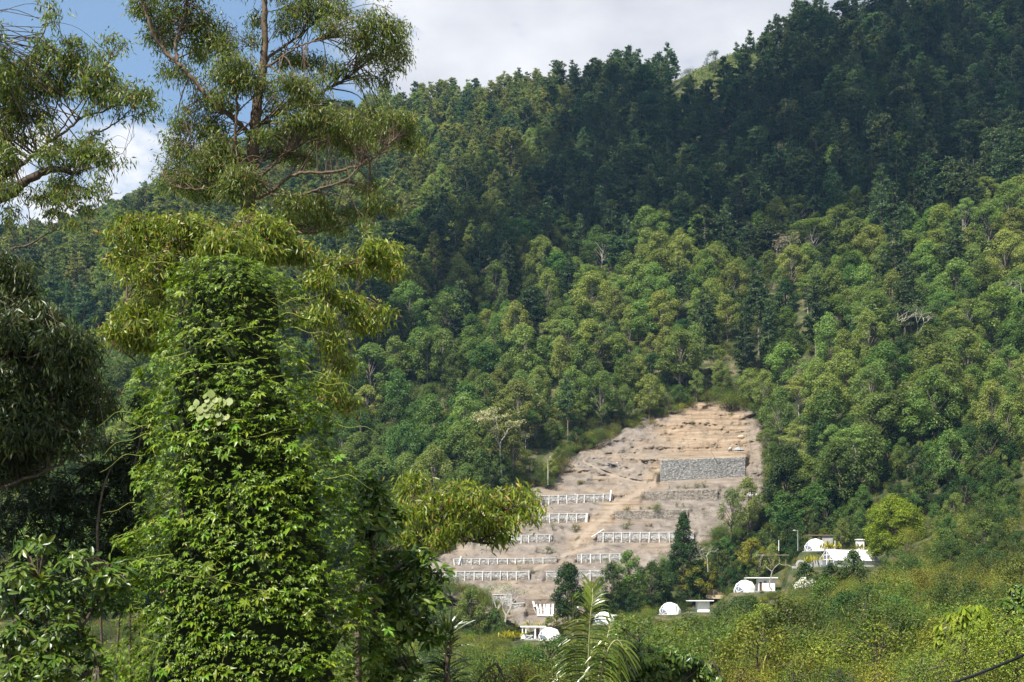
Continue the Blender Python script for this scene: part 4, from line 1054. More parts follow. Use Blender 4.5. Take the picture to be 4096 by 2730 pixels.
# ------------------------------------------------------------------ village of domes below the cleared slope
def dome(px, base_py, d, rad, face, label):
    base = W3(px, base_py, d)
    e = empty('dome_tent', base, label=label, cat='dome tent', group='white geodesic dome tents')
    bm = bmesh.new(); bmesh.ops.create_icosphere(bm, subdivisions=2, radius=rad)
    bmesh.ops.rotate(bm, cent=(0, 0, 0), matrix=Matrix.Rotation(0.3 + face, 3, 'Z') @ Matrix.Rotation(0.35, 3, 'X'), verts=bm.verts)
    cut = -0.12 * rad
    bmesh.ops.bisect_plane(bm, geom=bm.verts[:] + bm.edges[:] + bm.faces[:], plane_co=(0, 0, cut), plane_no=(0, 0, -1), clear_outer=True)
    look = Vector((math.cos(face), math.sin(face), 0.10)).normalized()
    win = [f for f in bm.faces if f.calc_center_median().normalized().dot(look) > 0.86]
    edges = set()
    for f in win:
        vs_ = [np.array(v.co) - (0, 0, cut) for v in f.verts]
        for k in range(len(vs_)):
            edges.add(tuple(sorted((f.verts[k].index, f.verts[(k + 1) % len(vs_)].index))))
        ctr = sum(vs_) / len(vs_); ins = [ctr + (v - ctr) * 0.97 for v in vs_]
        put('pane', mesh_np('pane', np.array(ins + [v * 0.985 for v in ins]), [np.arange(len(ins))[None], np.array([[k, (k + 1) % len(ins), (k + 1) % len(ins) + len(ins), k + len(ins)] for k in range(len(ins))])], [M['glass']]), e)
    bm.verts.ensure_lookup_table()
    idx = {v.index: v.co.copy() for v in bm.verts}
    mb = MB()
    for a, b in edges:
        mb.beam(np.array(idx[a]) - (0, 0, cut), np.array(idx[b]) - (0, 0, cut), 0.11)
    if edges: put('window_frame', mb.mesh('window_frame', [M['white']]), e)
    bmesh.ops.delete(bm, geom=win, context='FACES')
    bmesh.ops.translate(bm, vec=(0, 0, -cut), verts=bm.verts)
    me = bpy.data.meshes.new('cover'); bm.to_mesh(me); bm.free(); me.materials.append(M['canvas'])
    put('cover', me, e)
    mb = MB(); a = np.linspace(0, 2 * np.pi, 25)
    V, Q = tube([(0, 0, -0.9), (0, 0, 0.0)], [rad * 1.12, rad * 1.12], 24); mb.add(V, Q)
    me = mesh_np('platform', V, [Q, np.arange(24)[None] + 24], [M['grey']]); put('platform', me, e)
    return e

dome(549.7, 640.4, 368, 3.15, math.radians(-138), 'white geodesic dome tent beside the open porch of the lowest hut')
dome(670.0, 614.5, 371, 2.95, math.radians(-145), 'white geodesic dome tent left of the flat roofed hut with a plain grey front')
dome(745.0, 592.5, 371, 3.0, math.radians(-140), 'white geodesic dome tent in front of the hut with a brown door and wide canopy')
dome(815.3, 551.2, 384, 3.1, math.radians(-150), 'white geodesic dome tent with a glazed left side, next to the lamp post')
dome(604.0, 624.0, 366, 2.9, math.radians(-130), 'white geodesic dome tent hidden behind the tall palm frond')

def hut(label, d, px0, px1, roof_py, base_py, wall_px0, wall_px1, depth=4.0, roof_over=0.9, posts=(), door=None, mat='white', low_wall=False, roofmat='white', slab=True, cat='hut', window=None):
    s = d / F; cx = (wall_px0 + wall_px1) / 2
    base = W3(cx, base_py, d); e = empty('flat_roofed_hut', base, label=label, cat=cat)
    h = (base_py - roof_py) * s; X = lambda p: (p - cx) * s
    mb = MB(); mb.box(X(wall_px0), X(wall_px1), 0, depth, -0.5, h - 0.26); put('wall', mb.mesh('wall', [M[mat]]), e)
    mb = MB(); mb.box(X(px0), X(px1), -roof_over, depth + 0.4, h - 0.255, h); put('roof', mb.mesh('roof', [M[roofmat]]), e)
    for p in posts:
        mb = MB(); mb.box(X(p) - 0.14, X(p) + 0.14, -roof_over + 0.25, -roof_over + 0.53, -0.4, h - 0.257); put('post', mb.mesh('post', [M['white']]), e)
    if door:
        mb = MB(); mb.box(X(door[0]), X(door[1]), -0.05, 0.0, 0.02, (base_py - door[2]) * s); dd = put('door', mb.mesh('door', [M['door']]), e)
        mb = MB(); mb.box(X(door[1]) - 0.14, X(door[1]) - 0.06, -0.10, -0.05, 0.9, 1.05); put('handle', mb.mesh('handle', [M['metal']]), dd)
    if window:
        mb = MB(); mb.box(X(window[0]), X(window[1]), -0.04, 0, (base_py - window[3]) * s, (base_py - window[2]) * s); put('window', mb.mesh('window', [M['wood']]), e)
    if low_wall:
        mb = MB(); mb.box(X(px0) + 0.2, X(wall_px0) - 0.003, depth - 0.2, depth, -0.4, 1.0); put('porch_wall', mb.mesh('porch_wall', [M['white']]), e)
    if slab:
        mb = MB(); mb.box(X(px0) + 0.1, X(px1) - 0.1, -roof_over - 0.6, depth, -0.9, -0.003); put('slab', mb.mesh('slab', [M['grey']]), e)
    return e

hut('white hut with an open porch and a brown door, lowest on the left', 371, 520.3, 546, 626.2, 638.6, 534.2, 546, depth=3.5, posts=(522.4, 525.8, 535.1), door=(536.2, 539.6, 628.2), low_wall=True, roof_over=1.4)
hut('white hut with a plain grey front under a thick flat roof, between two domes', 374, 688.0, 713.2, 600.2, 612.0, 697.6, 709.6, roof_over=1.3, mat='white')
hut('white hut with a wide cantilevered canopy and a dark brown door', 378, 747.0, 777.5, 577.3, 591.0, 758.6, 775, roof_over=0.8, door=(759.4, 761.8, 581.9), window=(763.8, 766.6, 580.8, 582.6))
hut('flat white roof poking out of the scrub right of the palm', 372, 592, 617.4, 614.9, 624, 596, 610, roof_over=0.8)
hut('low dark roofed hut with a pale end wall behind the glazed dome', 399, 805.5, 833.6, 534.8, 546, 822.4, 832.8, roof_over=0.4, depth=3, mat='grey', roofmat='thatch_roof')
hut('small white booth under the bright green tree', 388, 856.5, 864.6, 539.0, 549.2, 857.2, 864.2, roof_over=0.3, depth=2, slab=False)
hut('small grey and white lookout hut at the left edge of the bright green tree', 412, 864.5, 871.5, 515.5, 529, 865.2, 871, roof_over=0.5, depth=2.5, posts=(865.4,), mat='grey', slab=True)
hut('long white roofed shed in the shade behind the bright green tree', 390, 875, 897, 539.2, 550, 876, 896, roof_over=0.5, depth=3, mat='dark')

def side_table():
    p = W3(529.6, 638.6, 367.5) + np.array([0, 0, 0.0]); e = empty('side_table', p, label='small white table with crossed legs on the porch of the lowest hut', cat='table')
    mb = MB(); mb.box(-0.85, 0.85, -0.4, 0.4, 0.78, 0.9); put('tabletop', mb.mesh('tabletop', [M['white']]), e)
    for y in (-0.3, 0.3):
        mb = MB(); mb.beam((-0.75, y, 0), (0.75, y, 0.78), 0.12); put('leg', mb.mesh('leg', [M['white']]), e)
        mb = MB(); mb.beam((0.75, y + 0.13, 0), (-0.75, y + 0.13, 0.78), 0.12); put('leg', mb.mesh('leg', [M['white']]), e)
    e = empty('patio_chair', W3(528.9, 637.6, 370.5), label='dark chair standing on the porch behind the white table', cat='chair')
    mb = MB(); mb.box(-.3, .3, -.3, .3, .4, .48); put('seat', mb.mesh('seat', [M['dark']]), e)
    mb = MB(); mb.box(-.3, .3, .3, .36, .485, 1.1); put('backrest', mb.mesh('backrest', [M['dark']]), e)
    for sx in (-.26, .26):
        for sy in (-.26, .26):
            mb = MB(); mb.beam((sx, sy, 0), (sx, sy, .4), .06); put('leg', mb.mesh('leg', [M['dark']]), e)
side_table()

def gable_tent(px, apex_py, d, label, wid=4.6, L=9.0, hgt=2.55, wall=1.5, ang=36):
    # px, apex_py: the front peak in the picture
    apex = W3(px, apex_py, d); base = apex - (0, 0, hgt + wall)
    e = empty('gable_tent', base, rz=math.radians(ang), label=label, cat='tent', group='white gable roofed tents')
    hw = wid / 2; z0 = wall; z1 = wall + hgt; o = 0.0
    # local x = along the ridge, local y = across (towards -y faces the viewer's right front)
    for sgn in (-1, 1):
        mb = MB(); t = 0.12
        y = sgn * (hw + 0.25); ze = z0 - 0.25 * hgt / hw
        V = [(-0.35, 0, z1), (L, 0, z1), (L, y, ze), (-0.35, y, ze), (-0.35, 0, z1 + t), (L, 0, z1 + t), (L, y, ze + t), (-0.35, y, ze + t)]
        mb.add(V, [(0, 1, 2, 3), (7, 6, 5, 4), (0, 4, 5, 1), (2, 6, 7, 3), (1, 5, 6, 2), (3, 7, 4, 0)])
        put('roof', mb.mesh('roof', [M['canvas']]), e)
        mb = MB(); mb.box(0.02, L - 0.1, sgn * hw - 0.06, sgn * hw + 0.06, -0.8, z0 + 0.02); put('wall', mb.mesh('wall', [M['white']]), e)
    mb = MB(); mb.add([(0, -hw, z0), (0, hw, z0), (0, 0, z1 - 0.02), (0.1, -hw, z0), (0.1, hw, z0), (0.1, 0, z1 - 0.02)], [(0, 2, 1), (3, 4, 5)])
    put('gable_glass', mb.mesh('gable_glass', [M['glass']]), e)
    mb = MB(); mb.box(0.003, 0.097, -hw + 0.06, hw - 0.06, -0.4, z0 - 0.003); put('front_glass', mb.mesh('front_glass', [M['glass']]), e)
    for a, b in (((-0.05, -hw, z0), (-0.05, 0, z1)), ((-0.05, hw, z0), (-0.05, 0, z1)), ((-0.06, -hw, z0), (-0.06, hw, z0)), ((-0.06, 0, -0.3), (-0.06, 0, z1)),
                 ((-0.07, -hw, -0.3), (-0.07, -hw, z0)), ((-0.07, hw, -0.3), (-0.07, hw, z0)), ((-0.06, -hw * 0.5, z0), (-0.06, -hw * 0.5, z0 + hgt * 0.5)), ((-0.06, hw * 0.5, z0), (-0.06, hw * 0.5, z0 + hgt * 0.5)), ((-0.065, -hw * 0.5, z0 + hgt * .48), (-0.065, hw * 0.5, z0 + hgt * .48))):
        mb = MB(); mb.beam(a, b, 0.16); put('mullion', mb.mesh('mullion', [M['white']]), e)
    mb = MB(); mb.box(L - 0.1, L, -hw, hw, -0.8, z0); mb.add([(L - 0.05, -hw, z0), (L - 0.05, hw, z0), (L - 0.05, 0, z1 - 0.02)], [(0, 1, 2)]); put('back_wall', mb.mesh('back_wall', [M['white']]), e)
    mb = MB(); mb.box(-1.5, L, -hw - 0.3, hw + 0.3, -1.6, -0.41); put('platform', mb.mesh('platform', [M['grey']]), e)
gable_tent(827.0, 549.8, 364, 'white gable roofed tent on the left, its glazed front facing the arched wall')
gable_tent(851.4, 550.0, 365.5, 'white gable roofed tent on the right, half hidden by the leafy bush')

def arch_wall():
    d = 362; s = d / F; c = W3(800.6, 567.5, d); e = empty('garden_wall', c, label='weathered grey garden wall with a round moon arch and stepped top, below the white tents', cat='wall')
    R_ = 0.72; zc = 0.75; th = 0.35
    # ring with the round opening
    n = 20; mb = MB(); a = np.linspace(math.radians(-50), math.radians(230), n)
    V = []
    for y in (-th / 2, th / 2):
        V += [(math.cos(t) * R_, y, zc + math.sin(t) * R_) for t in a] + [(math.cos(t) * (R_ + 0.5), y, zc + math.sin(t) * (R_ + 0.5)) for t in a]
    Q = []
    for i in range(n - 1):
        Q += [(i, i + 1, n + i + 1, n + i), (2 * n + i, 3 * n + i, 3 * n + i + 1, 2 * n + i + 1), (i, 2 * n + i, 2 * n + i + 1, i + 1), (n + i, n + i + 1, 3 * n + i + 1, 3 * n + i)]
    mb.add(V, Q); put('moon_arch', mb.mesh('moon_arch', [M['grey']]), e)
    mb = MB()
    mb.box(1.05, 2.75, -th / 2 + 0.01, th / 2 - 0.01, -1.4, 1.05); put('wall', mb.mesh('wall', [M['grey']]), e)
    mb = MB(); V = [(2.753, y, z) for y in (-th / 2, th / 2) for z in (-1.4, 1.1)] + [(3.3, y, z) for y in (-th / 2, th / 2) for z in (-1.4, 1.9)]
    mb.add(V, [(0, 1, 5, 4), (2, 6, 7, 3), (1, 3, 7, 5), (0, 4, 6, 2), (0, 2, 3, 1), (4, 5, 7, 6)]); put('wall', mb.mesh('wall', [M['grey']]), e)
    mb = MB(); mb.box(3.303, 5.5, -th / 2, th / 2, -1.4, 1.92); put('wall', mb.mesh('wall', [M['grey']]), e)
    mb = MB(); mb.box(-2.2, -1.0, -th / 2 + .01, th / 2 - .01, -1.6, 0.35); put('wall', mb.mesh('wall', [M['grey']]), e)
    mb = MB(); mb.box(1.05, 5.5, -th / 2 - 0.06, th / 2 + 0.06, -1.7, -1.41); put('footing', mb.mesh('footing', [M['grey']]), e)
arch_wall()

def lamp_post():
    p = pick_ground(797.8, 0, 383); p[2] = (HZ - 549) * 383 / F; e = empty('street_lamp', p, label='tall pale lamp post left of the glazed dome', cat='street lamp')
    V, Q = tube([(0, 0, -0.5), (0, 0, 5.0)], [0.12, 0.08], 8); put('pole', mesh_np('pole', V, Q, [M['metal']]), e)
    mb = MB(); mb.beam((0, 0, 4.95), (-0.7, 0, 5.05), 0.1); put('arm', mb.mesh('arm', [M['metal']]), e)
    mb = MB(); mb.box(-1.3, -0.68, -0.14, 0.14, 4.98, 5.12); put('lamp_head', mb.mesh('lamp_head', [M['white']]), e)
    for px, py, h, lab in ((778.8, 549, 2.4, 'short white post standing left of the lamp post'), (835.0, 549, 2.2, 'short grey post right of the glazed dome')):
        p = W3(px, py, 381); V, Q = tube([(0, 0, -0.5), (0, 0, h)], [0.09, 0.09], 6); put('fence_post', mesh_np('fence_post', V, [Q, np.arange(6)[None] + 6], [M['white']]), loc=p, label=lab, cat='post')
    # thatched shelter and log bench above dome three
    p = W3(714.5, 596.5, 386); e = empty('thatched_shelter', p, label='low brown thatched shelter with a pale ledge between two huts', cat='shelter')
    n = 14; mb = MB(); V = []
    for k in range(n):
        t = math.pi * k / (n - 1)
        for y in (-1.2, 1.2): V.append((math.cos(t) * 2.0, y, 0.4 + math.sin(t) * 1.6))
    mb.add(V, [(2 * k, 2 * k + 2, 2 * k + 3, 2 * k + 1) for k in range(n - 1)])
    me = mesh_np('thatch', np.array(V), [np.array([(2 * k, 2 * k + 2, 2 * k + 3, 2 * k + 1) for k in range(n - 1)]), np.arange(0, 2 * n, 2)[None], np.arange(1, 2 * n, 2)[None]], [M['thatch_roof']]); put('thatch', me, e)
    mb = MB(); mb.box(-2.2, 2.6, -1.9, 1.4, -0.6, 0.395); put('ledge', mb.mesh('ledge', [rough_mat('sandy_ledge', [(0.3, (0.42, 0.32, 0.2)), (0.7, (0.55, 0.44, 0.3))], 2)]), e)
    # pergola of brown poles below the lamp post
    p = W3(773, 563, 379); e = empty('pergola', p, label='brown timber pergola left of the lamp post', cat='pergola')
    for x in (-3.4, 0, 3.4):
        mb = MB(); mb.beam((x, 0, -1), (x, 0, 2.0), 0.16); put('post', mb.mesh('post', [M['wood']]), e)
    mb = MB(); mb.box(-4.2, 4.2, -0.7, 0.9, 2.003, 2.2); put('roof', mb.mesh('roof', [M['wood']]), e)
lamp_post()

# ------------------------------------------------------------------ single trees and shrubs that stand out
def tree_from(name, parts, bark, leaf, loc, label, cat='tree', rz=0.0, s=1.0, extra=None, group=None):
    mb, V, Q = parts
    e = empty(name, loc, rz, s, label=label, cat=cat, group=group)
    if mb.n: put('trunk', mb.mesh('trunk', [M[bark]]), e)
    put('crown', mesh_np('crown', V, Q, [M[leaf]]), e)
    return e

def crown_shape(seed, prof, h, wid, n, per, size, lump, r0=0.3, trunk_f=0.1, squash=0.85, aspect=0.55):
    """crown that follows a width profile [(height fraction, width fraction)]"""
    r = np.random.default_rng(seed); mb = MB()
    P = spline([(0, 0, 0), (r.normal(0, 0.3), 0, h * 0.5), (0, 0, h * 0.93)], 9); mb.tube(P, np.linspace(r0, r0 * 0.2, len(P)), 6)
    cs, rs = [], []
    fz = [p[0] for p in prof]; fw = [p[1] for p in prof]
    for k in range(n):
        f = r.uniform(fz[0], fz[-1]); w_ = np.interp(f, fz, fw) * wid
        az = r.uniform(0, 2 * np.pi); rad = r.uniform(*lump) * (0.6 + 0.4 * w_ / wid); dist = max(0, w_ - rad * 0.7) * r.uniform(0.6, 1.05)
        c = np.array([math.cos(az) * dist, math.sin(az) * dist, f * h]); cs.append(c); rs.append(rad)
        if k % 2 == 0: mb.tube([P[min(len(P) - 1, int(max(0.05, f - 0.15) * len(P)))], c], [r0 * 0.3, 0.03], 4)
    V, Q = blob_leaves(r, cs, rs, per, size, squash=squash, aspect=aspect, shell=0.6)
    return mb, V, Q

def G3(px, py, d):   # foot on the land at that column and distance
    return pick_ground(px, py, d) - np.array([0, 0, 0.3])

# pointed conifer before the cleared slope
tree_from('conifer', crown_shape(11, [(0.04, 1.0), (0.3, 0.92), (0.55, 0.62), (0.8, 0.36), (1.0, 0.08)], 19.5, 6.4, 130, 120, 0.45, (1.0, 1.7), trunk_f=0), 'bark_dark', 'broad_dark', W3(683.5, 585, 388), 'tall pointed dark conifer standing before the terraces at the right', 'conifer')
tree_from('conifer', crown_shape(12, [(0.05, 1.0), (0.5, 0.6), (1.0, 0.1)], 7, 1.4, 18, 80, 0.3, (0.5, 0.8), r0=0.1), 'bark_dark', 'bush_green', W3(607, 583, 392), 'small slim conifer in front of the lowest posted wall', 'conifer')
tree_from('feathery_tree', broad_parts(13, h=15, wid=4.6, n=30, per=80, size=0.42, trunk_f=0.3, lump=(0.9, 1.6), r0=0.18), 'bark_dark', 'broad', W3(731, 538, 425), 'loose feathery tree standing against the bare slope right of the conifer')
tree_from('tall_dark_tree', broad_parts(14, h=25, wid=7.5, n=34, per=130, size=0.55, trunk_f=0.32, lump=(1.2, 1.9), r0=0.35), 'bark_dark', 'broad_dark', W3(787, 527, 440), 'tall dark glossy tree at the right edge of the cleared slope')
tree_from('bright_tree', broad_parts(15, h=16.5, wid=9.2, n=44, per=170, size=0.45, trunk_f=0.2, lump=(1.5, 2.4), r0=0.4, lean=0.2), 'bark_dark', 'bright', W3(893, 562, 366), 'bright yellow green rounded tree right of the white tents')
tree_from('bright_tree', broad_parts(16, h=8, wid=5.0, n=12, per=105, size=0.4, trunk_f=0.15, lump=(2.2, 3.2), r0=0.2), 'bark_dark', 'bright', W3(912, 562, 362), 'lower bright green lobed tree right of the rounded bright tree')
tree_from('leafy_tree', broad_parts(17, h=14.5, wid=5.8, n=26, per=170, size=0.5, trunk_f=0.12, lump=(1.3, 2.3), r0=0.2), 'bark_dark', 'broad_dark', W3(568, 620, 365), 'dark leafy tree with tiered branches before the lower terraces')
for k, (px, py, d, h, wd_, leaf, lab) in enumerate((
        (628, 598, 392, 13, 5.2, 'bush_green', 'dense green tree left of the pointed conifer'),
        (612, 603, 386, 11, 5.0, 'broad_dark', 'dense dark green tree behind the palm frond'),
        (652, 602, 384, 11, 6.0, 'broad_dark', 'wide dark shaded tree under the pointed conifer'),
        (700, 598, 386, 11, 5.6, 'bush', 'olive green broad tree right of the pointed conifer'),
        (590, 612, 378, 8, 4.0, 'bright', 'rounded fresh green tree low beside the palm frond'),
        (722, 582, 388, 8.5, 4.5, 'bush_green', 'mid green tree left of the canopy hut'),
        (752, 566, 392, 7.5, 4.6, 'bush', 'olive spreading tree above the canopy hut'),
        (770, 552, 398, 8.0, 4.6, 'bush_green', 'flat topped green tree left of the lamp post'),
        (790, 548, 400, 7.5, 4.0, 'broad_dark', 'dark bushy tree directly behind the lamp post'),
        (842, 538, 408, 9, 5.0, 'bush_green', 'shaggy green tree above the small white booth'),
        (826, 532, 412, 9, 5.0, 'broad_dark', 'dark tree behind the low dark roofed hut'),
        (860, 520, 425, 10, 6.0, 'broad_dark', 'dark spreading tree above the lookout hut'),
        (930, 545, 395, 9, 6.0, 'bush_green', 'dark olive tree right of the bright lobed tree'),
        (965, 555, 380, 10, 6.5, 'broad_dark', 'broad dark tree near the right edge above the bare trees'),
        (1000, 560, 375, 11, 6.0, 'broad_dark', 'tall dark tree at the right edge above the scrub'),
        (955, 590, 300, 7, 5.0, 'broad_dark', 'rounded dark blue green tree behind the small bare tree'),
        (985, 585, 310, 7, 5.0, 'bush_green', 'rounded green tree at the right above the scrub'),
        (852, 586, 300, 7.5, 3.9, 'bush_green', 'fresh green leafy tree right before the white tents'),
        (832, 592, 300, 6, 3.4, 'broad_dark', 'dark bushy tree before the arched garden wall'),
        (806, 585, 318, 5, 3.0, 'broad_dark', 'dark low tree directly below the moon arch'),
        (868, 650, 140, 6.6, 3.6, 'broad_dark', 'dark blue green tree standing alone in the near scrub'),
        (470, 640, 385, 14, 6.0, 'broad', 'spreading grey green tree left of the bare pale trunks'),
        (452, 645, 380, 9, 5.0, 'bush_green', 'green tree at the lower left of the terraces'),
        (494, 638, 384, 8, 3.6, 'bush_green', 'thin green tree growing through the pale bare trunks'),
        (512, 646, 378, 5, 4.0, 'bush_green', 'low green tree below the gabion corner block'),
        (468, 652, 372, 4.5, 4.0, 'bright', 'bright rounded bush left of the lowest hut'),
        (556, 634, 378, 5.5, 4.2, 'bush_green', 'green tree behind the dome at the lowest hut'),
    )):
    tree_from('leafy_tree', broad_parts(400 + k, h=h, wid=wd_, n=22, per=170, size=0.42 if d > 200 else 0.2, trunk_f=0.12, lump=(1.3, 2.2) if h > 8 else (1.6, 2.8), r0=0.16), 'bark_dark', leaf, G3(px, py, d) if px > 880 else W3(px, py, d), lab)

# pale bare-branched trees
def bare_tree(px, py_top, py_base, d, seed, label, wid=5.0, leaf=None, per=14, depth=4, first=0.45, r0=0.26, bark='bark_pale', flatness=0.5, size=0.75, fork=3):
    h = (py_base - py_top) * d / F
    mb, tips = bare_parts(seed, h=h, wid=wid, depth=depth, r0=r0, first=first, flatness=flatness, fork=fork)
    V = np.concatenate(mb.V); sc = h / max(V[:, 2].max(), 0.1)
    if True:
        sx_ = min(1.15, sc ** 0.5)
        mb.V = [v * np.array([sx_, sx_, sc]) for v in mb.V]; tips = tips * np.array([sx_, sx_, sc])
    e = empty('bare_tree', W3(px, py_base, d), label=label, cat='tree'); put('trunk', mb.mesh('trunk', [M[bark]]), e)
    if leaf:
        r = np.random.default_rng(seed + 1)
        n = len(tips) * per; c = np.repeat(tips, per, 0) + r.normal(0, 1, (n, 3)) * np.array([0.9, 0.9, 0.28])
        nn = unit(r.normal(0, 0.7, (n, 3)) + (0, -0.4, 1)); a = unit(np.cross(nn, r.normal(size=(n, 3))))
        V, Q = diamonds(c, a, nn, size * r.uniform(0.6, 1.3, n), size * 0.5 * r.uniform(0.7, 1.2, n)); put('crown', mesh_np('crown', V, Q, [M[leaf]]), e)
    return e
def hd(px, py): return hit(px, py) 
for (px, t, b, seed, lab, kw) in (
        (503.2, 411, 488, 501, 'very tall slender pale trunk with a flat cream crown left of the cleared slope', dict(leaf='cream', per=36, first=0.66, r0=0.3, depth=4, wid=4.5, flatness=0.85)),
        (796, 233, 276, 502, 'pale bare umbrella tree at the border of the cloud shadow', dict(leaf='dry', per=8, first=0.35, depth=5, wid=6)),
        (566, 335, 366, 503, 'white branched bare tree with a flat spreading crown among pale trees', dict(wid=8, leaf='dry', per=5, first=0.3, flatness=0.7)),
        (594, 322, 358, 504, 'grey bare leaning tree right of the flat white branched tree', dict(wid=7, leaf='dry', per=3, first=0.3, depth=5)),
        (1008, 276, 338, 505, 'white forked bare tree near the right edge of the slope', dict(leaf='broad', per=7, first=0.42, depth=4, wid=5.5, r0=0.34)),
        (862, 304, 348, 506, 'white trunked thin tree left of the pair of bare trees', dict(leaf='broad', per=9, first=0.4, depth=4)),
        (893, 306, 354, 507, 'left tree of the pair of white trunked thin trees', dict(leaf='broad', per=7, first=0.4, depth=4)),
        (914, 304, 362, 508, 'right tree of the pair of white trunked thin trees', dict(leaf='broad', per=7, first=0.45, depth=4)),
        (548, 455, 485, 509, 'straight pale trunk at the dark edge of the wood left of the clearing', dict(first=0.95, depth=1, r0=0.26)),
        (649, 312, 345, 510, 'thin grey tree with pale twigs among the pale crowns', dict(leaf='broad', per=6, depth=4)),
        ):
    d = hd(px, b - 2) - 6
    bare_tree(px, t, b, d, seed, lab, **kw)
for (px, t, b, d, seed, lab, kw) in (
        (917, 555, 603, 295, 520, 'white bare tree with a rounded twiggy crown at the upper edge of the scrub', dict(wid=7.5, depth=5, first=0.28, leaf='dry', per=3, r0=0.2, size=0.3)),
        (957, 572, 606, 290, 521, 'small white bare tree leaning right beside the dark rounded tree', dict(wid=8, depth=4, first=0.3, r0=0.16)),
        (772, 551, 590, 345, 522, 'bare forked pale tree left of the moon arch', dict(wid=8, depth=4, first=0.45, r0=0.2, fork=2)),
        (506, 588, 642, 384, 523, 'thick pale forked trunk before the gabion corner block', dict(wid=4, depth=3, first=0.5, r0=0.4, fork=2)),
        (497, 583, 640, 383, 524, 'thin pale trunk left of the thick forked trunk', dict(wid=4, depth=4, first=0.5, r0=0.24, leaf='bush_green', per=10, size=0.4)),
        (708, 543, 572, 372, 525, 'grey bare twiggy tree right of the pointed conifer', dict(wid=8, depth=5, first=0.25, r0=0.14)),
        (644, 628, 668, 150, 526, 'thin white stemmed sapling in the near scrub', dict(wid=3, depth=3, first=0.5, r0=0.05, leaf='bush', per=12, size=0.2)),
        (678, 622, 660, 160, 527, 'thin white stemmed sapling beside the centre of the scrub', dict(wid=3, depth=3, first=0.6, r0=0.05, leaf='bush', per=12, size=0.2)),
        ):
    bare_tree(px, t, b, d, seed, lab, **kw)

# white flowering bushes
def flower_bush(px, py, d, s, seed, label):
    mb, V, Q = bush_parts(seed, s, n=12, per=90, size=0.26)
    e = empty('flowering_bush', W3(px, py, d), label=label, cat='bush'); put('trunk', mb.mesh('trunk', [M['bark_dark']]), e); put('crown', mesh_np('crown', V, Q, [M['broad_dark']]), e)
    r = np.random.default_rng(seed); k = r.integers(0, len(V) // 4, 420); c = V[k * 4] * 1.04 + (0, -0.1 * s, 0.15)
    nn = unit(r.normal(0, 0.5, (420, 3)) + (0, -0.4, 1)); a = unit(np.cross(nn, r.normal(size=(420, 3))))
    V2, Q2 = diamonds(c, a, nn, r.uniform(0.2, 0.42, 420), r.uniform(0.2, 0.36, 420)); put('blossoms', mesh_np('blossoms', V2, Q2, [M['flower']]), e, kind='stuff')
d = hd(848, 468); flower_bush(848, 468, d - 8, 3.6, 601, 'large white flowering bush right of the tall dark glossy tree')
d = hd(872, 385); flower_bush(876, 388, d - 6, 2.4, 602, 'small white flowering bush below the pair of white trunked trees')
d = hd(790, 120); flower_bush(775, 130, d - 10, 4.5, 603, 'pale flowering shrub high in the cloud shadow')
flower_bush(803, 590, 290, 1.3, 604, 'small white flowering bush in the scrub left of the fresh green tree')

